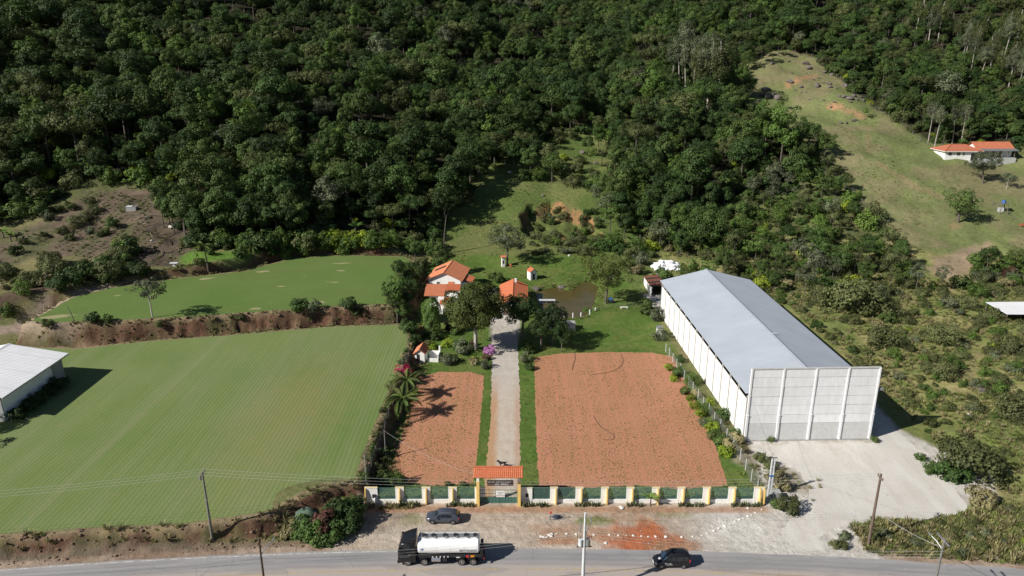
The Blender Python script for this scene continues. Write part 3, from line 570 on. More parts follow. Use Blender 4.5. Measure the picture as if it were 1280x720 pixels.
def frond_mesh(name, m, ln, droop, wd, nleaf=16, seed=1):
    g = random.Random(seed); V_ = []; F_ = []; pts = [(ln * t * (1 - .12 * t), 0, ln * (.62 * t - droop * t * t)) for t in np.linspace(0, 1, nleaf)]
    V_ = [tuple(p) for p in pts]
    for i in range(1, nleaf):
        x, _, z = pts[i]; t = i / nleaf; w_ = wd * math.sin(math.pi * (.12 + .82 * t)); k = .10 * ln / 2
        for q in (-1, 1): n = len(V_); V_ += [(x + k * 1.5, q * w_, z - w_ * .35 + g.uniform(-.05, .05)), (x + k * .9, q * w_, z - w_ * .4)]; F_.append((i - 1, i, n, n + 1))
    return np_mesh(name, np.array(V_), np.array(F_), m, {'tone': ('FLOAT', np.full(len(V_), 1.0, np.float32))})
FR = [frond_mesh('frond', L['sunny'], 2.7, .75, .55, 16, 1), frond_mesh('frond', L['bright'], 2.5, 1.15, .5, 16, 2), frond_mesh('frond', L['turf'], 2.4, .35, .5, 16, 3)]
def palm(loc, h, label, s=1.0, group=None, nf=14, lean=.3):
    o = thing('palm_tree', label, 'palm tree', loc, random.uniform(0, 6), group, s); b = MB()
    b.tube([(0, 0, -.3), (lean * .2, 0, h * .35), (lean * .6, 0, h * .7), (lean, 0, h)], [.2, .15, .13, .11], 8); b.build('trunk', M['bark'], o, True)
    for i in range(nf):
        f = inst('frond', FR[i % 3], o, (lean, 0, h), i * 2.399); f.rotation_euler = (random.uniform(-.2, .2), random.uniform(-.25, .3), i * 2.399)
    return o
def banana_mesh(seed):
    g = random.Random(seed); V_ = []; F_ = []; T_ = []
    for i in range(9):
        a = i * 2.4 + g.random(); ln = g.uniform(1.6, 2.5); up = g.uniform(.5, 1.2); c, s = math.cos(a), math.sin(a); n = len(V_); tn = g.uniform(.8, 1.25)
        for t in np.linspace(0, 1, 6):
            r = ln * t * .75; z = 1.5 + up * ln * (t - .62 * t * t); w_ = .30 * math.sin(math.pi * min(1, .08 + .9 * t)); V_ += [(c * r - s * w_, s * r + c * w_, z - .1), (c * r, s * r, z), (c * r + s * w_, s * r - c * w_, z - .1)]; T_ += [tn] * 3
        for k in range(5):
            for j in range(2): q = n + k * 3 + j; F_.append((q, q + 1, q + 4, q + 3))
    return np_mesh('foliage', np.array(V_), np.array(F_), L['bright'], {'tone': ('FLOAT', np.array(T_, np.float32) * 1.15)})
BAN = [banana_mesh(3), banana_mesh(4)]; bst = MB().tube([(0, 0, -.3), (0, 0, 1.0), (.05, 0, 1.9)], [.16, .13, .08], 7).mesh('stem', M['bark'], True)
for i, b_ in enumerate(BAN): PR['banana%d' % i] = (bst, b_)
def scatter(name, pts, scales, picks, protos, label=None, tilt=0.0):
    """ONE object: geometry nodes set the given meshes on its points"""
    n = len(pts); rng = np.random.default_rng(n); me = bpy.data.meshes.new(name); me.vertices.add(n); me.vertices.foreach_set('co', np.asarray(pts, np.float32).ravel())
    rot = np.zeros((n, 3), np.float32); rot[:, 2] = rng.uniform(0, 6.283, n); rot[:, :2] = rng.normal(0, tilt, (n, 2)) if tilt else 0
    for an, ty, arr, fld in (('pick', 'INT', np.asarray(picks, np.int32), 'value'), ('size', 'FLOAT', np.asarray(scales, np.float32), 'value'), ('turn', 'FLOAT_VECTOR', rot.ravel(), 'vector')):
        me.attributes.new(an, ty, 'POINT').data.foreach_set(fld, arr)
    o = link(bpy.data.objects.new(name, me)); tag(o, label, kind='stuff')
    ng = bpy.data.node_groups.new(name, 'GeometryNodeTree'); ng.interface.new_socket('Geometry', in_out='INPUT', socket_type='NodeSocketGeometry'); ng.interface.new_socket('Geometry', in_out='OUTPUT', socket_type='NodeSocketGeometry')
    N = ng.nodes; gi = N.new('NodeGroupInput'); go = N.new('NodeGroupOutput'); jn = N.new('GeometryNodeJoinGeometry'); K = ng.links.new
    def attr(nm, ty):
        q = N.new('GeometryNodeInputNamedAttribute'); q.data_type = ty; q.inputs[0].default_value = nm; return [s for s in q.outputs if s.enabled][0]
    pk = attr('pick', 'INT'); sz = attr('size', 'FLOAT'); tr = attr('turn', 'FLOAT_VECTOR')
    for i, pm in enumerate(protos):
        po = pm if isinstance(pm, bpy.types.Object) else bpy.data.objects.new(name + '_source', pm)
        oi = N.new('GeometryNodeObjectInfo'); oi.inputs['Object'].default_value = po; oi.inputs['As Instance'].default_value = True
        cp = N.new('FunctionNodeCompare'); cp.data_type = 'INT'; cp.operation = 'EQUAL'; a, b = [s for s in cp.inputs if s.enabled][:2]; K(pk, a); b.default_value = i
        ip = N.new('GeometryNodeInstanceOnPoints'); K(gi.outputs[0], ip.inputs['Points']); K(cp.outputs[0], ip.inputs['Selection']); K(oi.outputs['Geometry'], ip.inputs['Instance']); K(tr, ip.inputs['Rotation']); K(sz, ip.inputs['Scale']); K(ip.outputs[0], jn.inputs[0])
    K(jn.outputs[0], go.inputs[0]); md = o.modifiers.new('scatter', 'NODES'); md.node_group = ng; return o

# ================================================================ forest
def pxs(P):
    """pixels of the photograph at which points stand"""
    P = np.asarray(P, float); c, s = math.cos(CP), math.sin(CP); d = P[:, 1] * c - (P[:, 2] - CH) * s; up = P[:, 1] * s + (P[:, 2] - CH) * c
    return 640 + CF * P[:, 0] / d, 360 - CF * up / d, d
def poisson(n, x0, x1, y0, y1, rmin, inside, seed):
    g = np.random.default_rng(seed); cell = {}; out = []
    X = g.uniform(x0, x1, n); Y = g.uniform(y0, y1, n); k = inside(X, Y)
    for x, y in zip(X[k], Y[k]):
        a, b = int(x // rmin), int(y // rmin)
        if all((x - q[0]) ** 2 + (y - q[1]) ** 2 > rmin * rmin for i in (-1, 0, 1) for j in (-1, 0, 1) for q in cell.get((a + i, b + j), ())):
            cell.setdefault((a, b), []).append((x, y)); out.append((x, y))
    return np.array(out)
inF = lambda X, Y: (sdf(Z['forest'], X, Y) < 0) & (np.abs(X) < Y * .80 + 25)
FP = poisson(30000, -460, 460, 195, 590, 4.7, inF, 11)
fz = terrain(FP[:, 0], FP[:, 1]); px_, py_, dd_ = pxs(np.column_stack([FP, fz])); g = np.random.default_rng(12)
NAMED = {'oak0': 'dark round crowned', 'oak1': 'mid green round crowned', 'oak2': 'dark domed', 'oak3': 'olive round crowned', 'oak4': 'green broad crowned', 'oak5': 'deep green bushy', 'oak6': 'bright green', 'oak7': 'greyish crowned', 'flat0': 'wide flat topped', 'flat1': 'dark flat topped', 'flat2': 'olive flat topped', 'tall0': 'dark tall narrow', 'tall1': 'tall narrow green', 'tall2': 'bright tall narrow'}
keys = ['oak%d' % i for i in range(8)] + ['flat%d' % i for i in range(3)] + ['tall%d' % i for i in range(3)]
wts = np.array([1.5, 1.2, 1.3, .75, 1.2, 1.4, .55, .35, .6, .8, .5, .8, .9, .45]); wts /= wts.sum()
reg = fbm(FP[:, 0] / 60., FP[:, 1] / 60., 71, 2); pick = g.choice(len(keys), len(FP), p=wts)
right = px_ > 1000; pick = np.where(right & (g.random(len(FP)) < .35), g.choice([4, 1, 3], len(FP)), pick)
size = np.clip(g.lognormal(-.16, .24, len(FP)), .5, 1.6) * (.82 + .36 * reg)
edge = sdf(Z['forest'], FP[:, 0], FP[:, 1]); size = np.where(edge > -9, size * g.uniform(.5, .9, len(FP)), size); size = np.where(right, size * .72, size)
inview = (px_ > -30) & (px_ < 1310) & (py_ > -20)
order = np.argsort(np.where(inview, dd_, 1e9)); ind = set(order[:268].tolist())
def zone_of(x, y):
    if x < 150: return 'forest tree behind the plots at far left', 'forest trees behind the plots'
    if x < 330: return 'forest tree behind the left part of the upper turf field', 'forest trees behind the upper field'
    if x < 560: return 'forest tree behind the right part of the upper turf field', 'forest trees behind the upper field'
    if x < 790: return 'tree at the wooded head of the valley meadow', 'trees round the head of the meadow'
    if x < 1050: return 'tree in the wood between meadow and hillside pasture', 'trees between meadow and pasture'
    return 'tree in the wood along the right side of the pasture', 'trees right of the pasture'
for i in sorted(ind):
    lb, gr_ = zone_of(px_[i], py_[i]); lb = NAMED[keys[pick[i]]] + ' ' + lb; plant(keys[pick[i]], (FP[i, 0], FP[i, 1], fz[i] - .2), lb, 'tree', float(size[i]), group=gr_, name='forest_tree')
rest = np.array([i for i in range(len(FP)) if i not in ind])
def join_mesh(tm, cm):
    V_ = []; mi = []; me = bpy.data.meshes.new('forest_tree'); bm = bmesh.new(); bm.from_mesh(tm); n = len(bm.faces); bm.from_mesh(cm); bm.faces.ensure_lookup_table()
    for k, f in enumerate(bm.faces): f.material_index = 0 if k < n else 1
    bm.to_mesh(me); bm.free(); me.materials.append(tm.materials[0]); me.materials.append(cm.materials[0])
    return me
JM = {k: join_mesh(*PR[k]) for k in keys}
scatter('forest', np.column_stack([FP, fz - .2])[rest], size[rest], pick[rest], [JM[k] for k in keys], 'dense dark green forest covering the hillside', .05)
# understorey closing the forest edge and floor
UP = poisson(14000, -380, 380, 195, 430, 3.1, lambda X, Y: (sdf(Z['forest'], X, Y) < 3) & (sdf(Z['forest'], X, Y) > -45) & (np.abs(X) < Y * .78 + 20) & (sdf(Z['pasture'], X, Y) > 0), 13)
uk = ['round', 'round_dark', 'scrub2', 'round', 'scrub0', 'round_lime', 'banana0', 'scrub3']
up_ = g.choice(len(uk), len(UP), p=[.27, .27, .15, .08, .1, .05, .03, .05]); scatter('undergrowth', np.column_stack([UP, terrain(UP[:, 0], UP[:, 1]) - .1]), g.uniform(.8, 2.2, len(UP)), up_, [join_mesh(*PR[k]) for k in uk], 'shrubby undergrowth along the forest edge', .1)
# eucalyptus stand left of the pasture, and the one along the top right
EU = [(838, 118), (848, 122), (856, 126), (866, 128), (872, 133), (878, 127), (884, 134), (897, 136), (852, 112), (874, 112), (886, 114)]
for p in EU: grow('euc%d' % random.randrange(3), p, 'tall pale trunked eucalyptus in the stand left of the pasture', 'tree', random.uniform(.8, 1.3), group='eucalyptus stand left of the pasture', name='eucalyptus_tree')
EU = [(1062, 18), (1085, 12), (1100, 30), (1126, 40), (1140, 30), (1155, 48), (1168, 38), (1190, 44), (1204, 52), (1213, 58), (1222, 48), (1236, 62), (1248, 70), (1260, 76), (1272, 84), (1232, 84), (1244, 92), (1256, 98), (1268, 104), (1220, 92), (1208, 84), (1196, 74), (1276, 62), (1264, 52), (1250, 44), (1276, 116)]
for p in EU: grow('euc%d' % random.randrange(3), (p[0] + 4, p[1] + 14), ('taller' if p[0] < 1200 else 'slender') + ' pale trunked eucalyptus in the ' + ('left' if p[0] < 1150 else 'middle' if p[0] < 1215 else 'right hand') + ' part of the top right wood', 'tree', random.uniform(.5, .9), group='eucalyptus wood at the top right', name='eucalyptus_tree')
EU = [(1168, 188), (1178, 186), (1190, 184), (1201, 184), (1212, 184), (1224, 182), (1232, 178), (1244, 177), (1258, 178), (1272, 180), (1160, 182)]
for p in EU: grow(random.choice(['euc1', 'euc0', 'tall0', 'tall1', 'oak0', 'tall0']), (p[0], p[1] - 4), 'tall slender tree standing directly behind the hillside farmhouse', 'tree', random.uniform(.55, .7), group='trees behind the farmhouse', name='slender_tree')
# ================================================================ scrub right of the warehouse
LOOK = {'scrub0': 'wide dull olive', 'scrub1': 'broad dark olive', 'scrub2': 'small olive', 'scrub3': 'bright green leafy', 'round': 'rounded green', 'round_dark': 'deep green rounded', 'round_lime': 'yellow green', 'grey': 'greyish', 'dry': 'dry straw coloured', 'thin0': 'thin olive crowned', 'thin1': 'thin bright crowned', 'thin2': 'thin greyish crowned', 'oak1': 'round mid green', 'oak4': 'broad green crowned', 'copper': 'reddish leaved', 'oak0': 'dark round crowned', 'oak2': 'dark domed', 'oak3': 'olive round crowned', 'oak6': 'bright green crowned', 'flat0': 'flat topped', 'flat2': 'olive flat topped', 'tall2': 'bright tall narrow', 'tall1': 'tall narrow green', 'tall0': 'dark tall narrow', 'banana0': 'broad leaved', 'banana1': 'broad leaved'}
named_bush = [((1062, 388), 'scrub1', 2.5, 'largest dark olive bush in the scrub beside the warehouse roof'), ((962, 352), 'scrub1', 1.55, 'dark bush close behind the far warehouse corner'), ((1207, 590), 'scrub1', 1.75, 'broad dark bush right of the gravel yard'),
 ((1102, 432), 'scrub0', 1.5, 'grey green bush in mid scrub below the largest dark bush'), ((1178, 428), 'scrub1', 1.3, 'low wide bush left of the white lean-to roof'), ((1264, 520), 'scrub1', 1.2, 'dark bush at the right edge of the scrub'),
 ((1180, 470), 'scrub0', 1.1, 'rounded dark bush in dry grass below the lean-to'), ((1075, 470), 'scrub0', 1.3, 'dark bush beside the warehouse shadow'), ((1020, 380), 'scrub0', 1.2, 'bush between warehouse roof and largest bush'), ((1262, 440), 'scrub0', 1.25, 'wide bush below the white lean-to roof')]
for p, k, s, lb in named_bush: grow(k, p, lb, 'bush', s, name='scrub_bush')
inR = lambda X, Y: (sdf(Z['rough'], X, Y) < -1.5) & ((X > 66.5) | (Y > 163) | (Y < 100)) & (np.hypot((X - at(835, 338)[0]) / 1.7, Y - at(835, 340)[1]) > 9) & (sdf(YARD, X, Y) > 1.2) & (sdf(Z['pasture'], X, Y) > 1) & (sdf(Z['apron'], X, Y) > 1) & (X < Y * .78 + 12) & ((X > 57.5) | (Y > 162)) & (Y > yroad(X) + 3)
BP = poisson(2600, 36, 190, 70, 240, 4.4, lambda X, Y: inR(X, Y) & (fbm(X / 16., Y / 16., 81, 3) > .49 - .16 * (Y > 165)), 21); BP = BP[np.argsort(BP[:, 1])]
for x, y in BP:
    z = float(terrain(np.array(x), np.array(y))); k = random.choice(['scrub0', 'scrub0', 'scrub1', 'scrub2', 'scrub2', 'round', 'dry', 'scrub3', 'grey', 'scrub2']); s = random.uniform(.45, 1.0) * (1.25 if y > 150 else .85)
    if y < 92: s *= .55
    where = 'along the road' if y < 92 else 'in the dry grass right of the warehouse' if y < 165 else 'on the slope beyond the warehouse'
    what = ('big ' if s > .95 else 'low ' if s < .5 else '') + LOOK[k] + ' bush'; plant(k, (x, y, z - .1), what + ' ' + where, 'bush', s, group='scrub bushes ' + where, name='scrub_bush')
inT = lambda X, Y: (sdf(Z['forest'], X, Y) > 1) & (np.hypot((X - g1(845, 336)[0]) / 1.8, Y - g1(835, 336)[1]) > 9) & (sdf(Z['pasture'], X, Y) > 2.5) & (Y > 172) & (X > 38) & (X < 120) & (sdf(Z['meadow'], X, Y) > 2)
TP = poisson(2200, 38, 130, 170, 330, 4.3, inT, 23)
for x, y in TP:
    z = float(terrain(np.array(x), np.array(y))); k = random.choice(['thin0', 'thin1', 'thin2', 'oak1', 'oak4', 'round', 'scrub3', 'scrub2', 'round', 'scrub3', 'round_lime', 'scrub0'])
    tr_ = not PR[k][0].name.startswith('stem'); s = random.uniform(.7, 1.1) if tr_ else random.uniform(1.0, 1.9); s = s * .6 if k.startswith('oak') else s
    plant(k, (x, y, z - .1), LOOK[k] + (' tree' if tr_ else ' bush') + (' on the lower' if y < 200 else ' on the middle' if y < 235 else ' on the upper') + ' scrubby slope left of the pasture', 'tree' if tr_ else 'bush', s, group='small trees on the scrubby slope' if tr_ else 'bushes on the scrubby slope', name='small_tree' if tr_ else 'scrub_bush')
# rough grass
def tufts(name, n, box, fn, seed, s0, s1, picks, label, rmin=.6):
    P = poisson(n, *box, rmin, fn, seed); rg = np.random.default_rng(seed); return scatter(name, np.column_stack([P, terrain(P[:, 0], P[:, 1]) - .05]), rg.uniform(s0, s1, len(P)), rg.choice(picks, len(P)), TUFT, label, .15)
tufts('tall_grass', 42000, (34, 190, 70, 235), lambda X, Y: inR(X, Y) & (fbm(X / 7., Y / 7., 83, 3) > .33), 31, .35, .85, [0, 1, 1, 0, 0, 1, 2], 'tall dry and green grass of the scrubland', .42)
inB = lambda X, Y: (np.minimum(sdf(LF, X, Y), sdf(UF, X, Y)) > .2) & (np.minimum(sdf(LF, X, Y), sdf(UF, X, Y)) < 4.6) & (fbm(X / 3., Y / 3., 85, 3) > .43) & (X > -125) & (sdf(Z['apron'], X, Y) > .5) & (Y > yroad(X) + 2.2) & ~((X < -78) & (Y > 126) & (Y < 137))
CP_ = poisson(6000, 36, 190, 95, 300, 2.6, lambda X, Y: (inR(X, Y) | ((sdf(Z['forest'], X, Y) > 1) & (sdf(Z['pasture'], X, Y) > 1.5) & (sdf(Z['meadow'], X, Y) > 1) & (sdf(Z['apron'], X, Y) > 2) & (Y > 195) & (X > 36))) & (X < Y * .75 + 8) & (np.hypot((X - g1(845, 336)[0]) / 1.8, Y - g1(835, 336)[1]) > 9) & (fbm(X / 11., Y / 11., 103, 3) > .47 - .10 * (Y > 170)), 51); rg = np.random.default_rng(52); ck = ['scrub2', 'scrub3', 'round', 'grey', 'dry', 'scrub0', 'round_lime']
scatter('scrub_cover', np.column_stack([CP_, terrain(CP_[:, 0], CP_[:, 1]) - .15]), rg.uniform(.3, .75, len(CP_)) * (1 + .5 * (CP_[:, 1] > 185)), rg.choice(len(ck), len(CP_), p=[.3, .22, .18, .08, .06, .11, .05]), [join_mesh(*PR[k]) for k in ck], 'low scrub cover between the larger bushes', .15)
tufts('bank_grass', 26000, (-125, -16, 70, 197), inB, 32, .25, .75, [1, 1, 0, 2, 1], 'grass and weeds on the soil banks', .4)
tufts('meadow_grass', 9000, (-25, 45, 160, 262), lambda X, Y: (sdf(Z['meadow'], X, Y) < 0) & (sdf(POND, X, Y) > .8) & (fbm(X / 9., Y / 9., 86, 3) > .47) & (X * X + (Y - 120) ** 2 > 60), 33, .25, .6, [2, 2, 0], 'short uneven grass of the valley meadow', .7)
tufts('pasture_grass', 7000, (60, 190, 190, 400), lambda X, Y: (sdf(Z['pasture'], X, Y) < 0) & (fbm(X / 12., Y / 12., 87, 3) > .52), 34, .25, .6, [1, 2, 0], 'thin grass tussocks of the hillside pasture', 1.2)
tufts('verge_grass', 2500, (-20, 36, 83.4, 88), lambda X, Y: (sdf(RR, X, Y) > .1) & (sdf(RL, X, Y) > .1) & ((X < -4.8) | (X > 1.6)) & (Y < 88) & (Y > 83.5), 35, .25, .55, [2, 2, 0], 'short green grass behind the front fence', .35)
inL = lambda X, Y: (np.minimum(sdf(RR, X, Y), sdf(RL, X, Y)) > .05) & (sdf(Z['house'], X, Y) < -.3) & (np.minimum(sdf(RR, X, Y), sdf(RL, X, Y)) < 3.2) & ((X < -5.6) & (X > -20) | (X > 1.9)) & (Y < 150)
tufts('lawn_grass', 6000, (-20, 36, 86, 150), lambda X, Y: inL(X, Y) & (fbm(X / 3., Y / 3., 88, 3) > .4), 36, .15, .4, [2, 2, 0], 'green lawn grass round the red soil plots', .5)
def plugs(poly, seed, sp=.5):
    P = np.array(poly); xs = np.arange(P[:, 0].min(), P[:, 0].max(), sp); ys = np.arange(P[:, 1].min(), P[:, 1].max(), sp * .75); X, Y = np.meshgrid(xs, ys); rg = np.random.default_rng(seed); X = (X + rg.normal(0, .16, X.shape)).ravel(); Y = (Y + rg.normal(0, .15, Y.shape)).ravel()
    k = (sdf(poly, X, Y) < -.3) & (rg.random(len(X)) < .20 + 1.6 * (fbm(X / 1.6, Y / 9., 91, 3) - .42)); return np.column_stack([X[k], Y[k], np.full(k.sum(), .0)])
rg_ = np.random.default_rng(55); lo_, hi_ = np.array(Z['plots']).min(0), np.array(Z['plots']).max(0); X_, Y_ = np.meshgrid(np.arange(lo_[0], hi_[0], 2.0), np.arange(lo_[1], hi_[1], .8)); X_ = (X_ + .25 * Y_ % 2.0 + rg_.normal(0, .2, X_.shape)).ravel(); Y_ = (Y_ + rg_.normal(0, .2, Y_.shape)).ravel()
k = (sdf(Z['plots'], X_, Y_) < -1) & (fbm(X_ / 9., Y_ / 9., 99, 3) > .46) & (rg_.random(len(X_)) < .8); scatter('crop_rows', np.column_stack([X_, Y_, terrain(X_, Y_)])[k], rg_.uniform(.4, .9, k.sum()), rg_.choice([0, 2, 2], k.sum()), TUFT, 'rows of young crops on the cleared hillside plots', .2)
P = np.vstack([plugs(RR, 1), plugs(RL, 2)]); scatter('turf_plugs', P, np.random.default_rng(3).uniform(.3, .75, len(P)), np.zeros(len(P)), PLUG, 'small turf plugs dotting the red soil plots', .2)
# ================================================================ buildings
def tiled(b, e0, e1, up, tile=.24, course=.42):
    """barrel tile roof plane from eave edge e0-e1 going up by the vector up"""
    e0, e1, up = Vector(e0), Vector(e1), Vector(up); u = e1 - e0; nn = u.cross(up).normalized()
    if nn.z < 0: nn = -nn
    nu = max(2, int(u.length / tile)) * 4; nv = max(1, int(up.length / course)); V_ = []; F_ = []
    prof = [0, .038, .055, .038]
    for j in range(nv):
        for q, lift in ((j, .035), (j + 1, 0.0)):
            for i in range(nu + 1): V_.append(e0 + u * (i / nu) + up * (q / nv) + nn * (prof[i % 4] + lift + .01))
    for j in range(nv):
        for i in range(nu): a = (j * 2) * (nu + 1) + i; F_.append((a, a + 1, a + nu + 2, a + nu + 1))
        if j < nv - 1:
            for i in range(nu): a = (j * 2 + 1) * (nu + 1) + i; F_.append((a, a + 1, a + nu + 2, a + nu + 1))
    b.add(V_, F_); k = nn * -.05
    b.add([e0, e1, e1 + up, e0 + up, e0 + k, e1 + k, e1 + up + k, e0 + up + k], [(4, 5, 6, 7), (0, 1, 5, 4), (1, 2, 6, 5), (3, 0, 4, 7), (2, 3, 7, 6)]); return b
def window(parent, x, y, z, w_, h, face='y', s=-1, m='glass', frame='white_paint', name='window'):
    """frame proud of the wall, pane set back in it; s = outward sign along the wall normal"""
    f = MB(); t = .07; d0, d1 = sorted((-.02 * s, .05 * s))
    for a0, a1, c0, c1 in ((-w_ / 2 - t, w_ / 2 + t, h, h + t), (-w_ / 2 - t, w_ / 2 + t, -t, 0), (-w_ / 2 - t, -w_ / 2, 0, h), (w_ / 2, w_ / 2 + t, 0, h), (-t / 3, t / 3, 0, h)):
        if face == 'y': f.box(x + a0, x + a1, y + d0, y + d1, z + c0, z + c1)
        else: f.box(x + d0, x + d1, y + a0, y + a1, z + c0, z + c1)
    o = f.build(name, M[frame], parent); p = MB(); e0, e1 = sorted((.004 * s, .02 * s))
    if face == 'y': p.box(x - w_ / 2, x + w_ / 2, y + e0, y + e1, z, z + h)
    else: p.box(x + e0, x + e1, y - w_ / 2, y + w_ / 2, z, z + h)
    p.build('pane', M[m], o); return o
def gable(o, x0, x1, y0, y1, hw, hr, axis='y', over=.5, tile='tile', wall='white_wall', base=-.6, name='roof'):
    """walls with gables and two tiled roof planes; the ridge runs along axis"""
    b = MB(); t = .14
    if axis == 'y':
        xm = (x0 + x1) / 2; k = (hr - hw) / (xm - x0)
        for ya, yb in ((y0, y0 + t), (y1 - t, y1)):
            b.loft([[(x0, y, base), (x1, y, base), (x1, y, hw), (xm, y, hr - .02), (x0, y, hw)] for y in (ya, yb)])
        b.box(x0, x0 + t, y0 + t + .001, y1 - t - .001, base, hw - .01); b.box(x1 - t, x1, y0 + t + .001, y1 - t - .001, base, hw - .01); b.build('wall', M[wall], o)
        for sgn, xe in ((-1, x0 - over), (1, x1 + over)):
            ze = hw - k * over; r = MB(); tiled(r, (xe, y0 - over, ze + .06), (xe, y1 + over, ze + .06), (xm - xe, 0, hr - ze)); r.build('roof', M[tile], o)
        c = MB(); c.tube([(xm, y0 - over - .02, hr + .07), (xm, y1 + over + .02, hr + .07)], .12, 8); c.build('ridge_cap', M[tile], o)
    else:
        ym = (y0 + y1) / 2; k = (hr - hw) / (ym - y0)
        for xa, xb in ((x0, x0 + t), (x1 - t, x1)):
            b.loft([[(x, y0, base), (x, y1, base), (x, y1, hw), (x, ym, hr - .02), (x, y0, hw)] for x in (xa, xb)])
        b.box(x0 + t + .001, x1 - t - .001, y0, y0 + t, base, hw - .01); b.box(x0 + t + .001, x1 - t - .001, y1 - t, y1, base, hw - .01); b.build('wall', M[wall], o)
        for ye in (y0 - over, y1 + over):
            ze = hw - k * over; r = MB(); tiled(r, (x0 - over, ye, ze + .06), (x1 + over, ye, ze + .06), (0, ym - ye, hr - ze)); r.build('roof', M[tile], o)
        c = MB(); c.tube([(x0 - over - .02, ym, hr + .07), (x1 + over + .02, ym, hr + .07)], .12, 8); c.build('ridge_cap', M[tile], o)
    return o
# --- warehouse
W0 = (36.2, 99.8); o = thing('warehouse', 'long grey roofed warehouse with tall concrete panel front wall', 'warehouse', (W0[0], W0[1], 0), .032); WW, WL = 20.4, 57.5
zs = [.02, 3.0, 4.5, 6.1, 7.6, 9.2, 10.8, 12.2]; pc = [0.0, 4.93, 9.93, 14.9, 19.7]
for c in range(4):
    for r in range(7):
        q = MB().box(pc[c] + .27, pc[c + 1] + .13, -.06 + .012 * ((c * 3 + r * 5) % 4), .12, zs[r] + .03, zs[r + 1] - .03).build('wall_panel', M['panel_base' if r == 0 else 'panel'], o, bevel=.012)
for i, x in enumerate(pc):
    q = MB(); q.box(x + .03, x + .37, -.20, .14, -.3, 4.6); q.box(x + .06, x + .34, -.15, .138, 4.6, 12.3); q.box(x - .01, x + .41, -.24, .13, 4.40, 4.55); q.build('pillar', M['panel'], o, bevel=.02)
MB().box(0.1, 20.0, -.12, .2, 12.205, 12.36).build('coping', M['concrete'], o); MB().box(.3, 19.9, .125, .2, 0, 12.15).build('backing_wall', M['concrete_dark'], o); MB().box(0.2, 20.0, -.2, -.065, -.2, .15).build('plinth', M['concrete_dark'], o)
EV, RG = 8.05, 10.7
nb = 14
for i in range(nb):
    y0, y1 = .5 + (WL - .5) * i / nb, .5 + (WL - .5) * (i + 1) / nb
    MB().box(.08, .2, y0 + .17, y1 - .17, -.3, 6.85).build('side_panel', M['white_paint'], o); MB().box(20.2, 20.32, y0 + .17, y1 - .17, -.3, 6.85).build('side_panel', M['white_paint'], o)
for i in range(nb + 1):
    y = .5 + (WL - .5) * i / nb
    for x0 in (.03, 20.12): MB().box(x0, x0 + .25, y - .165, y + .165, -.3, 7.6).build('column', M['concrete_dark'], o)
for sgn in (0, 1):
    r = MB(); n = 190; V_ = []; F_ = []; xe = -.32 if sgn == 0 else 20.6; xr = 10.2
    for i in range(n * 4 + 1):
        y = .22 + (WL + .5) * i / (n * 4); dz = (0, .035, .035, 0)[i % 4]
        for f0, f1, up in ((0, .36, .03), (.35, .69, .015), (.68, 1, 0)): V_ += [(xe + (xr - xe) * f, y, EV + (RG - EV) * f + q) for f, q in ((f0, dz + up), (f1, dz + up * .2), (f0, up - .05), (f1, up * .2 - .05))]
    for i in range(n * 4):
        for c in range(3): a = i * 12 + c * 4; F_ += [(a, a + 1, a + 13, a + 12), (a + 2, a + 14, a + 15, a + 3), (a, a + 12, a + 14, a + 2)]
    r.add(V_, F_); r.build('roof', M['roof_grey'], o)
MB().loft([[(9.75, y, RG - .02), (10.2, y, RG + .11), (10.65, y, RG - .02), (10.2, y, RG - .1)] for y in (.21, WL + .78)]).build('ridge_cap', M['roof_grey'], o)
b = MB()
b.loft([[(0.2, y, -.3), (20.2, y, -.3), (20.2, y, 7.6), (10.2, y, RG - .2), (.2, y, 7.6)] for y in (WL - .15, WL)]); b.build('end_wall', M['concrete'], o)
b = MB()
for i in range(nb + 1):
    y = .6 + (WL - .9) * i / nb; b.loft([[(.3, y + d, 7.2), (10.2, y + d, 9.9), (20.1, y + d, 7.2), (20.1, y + d, 7.55), (10.2, y + d, 10.3), (.3, y + d, 7.55)] for d in (0, .18)])
b.build('roof_truss', M['dark_metal'], o)
q = MB(); q.tube([(20.75, -.1, 8.6), (20.75, .5, 8.6)], .25, 8); q.box(20.42, 20.6, 0, .3, 8.4, 8.8); q.build('flood_lamp', M['steel'], o)
MB().box(9.9, 11.1, 18.0, 18.14, RG + .12, RG + .16).build('roof_flashing', M['white_paint'], o)
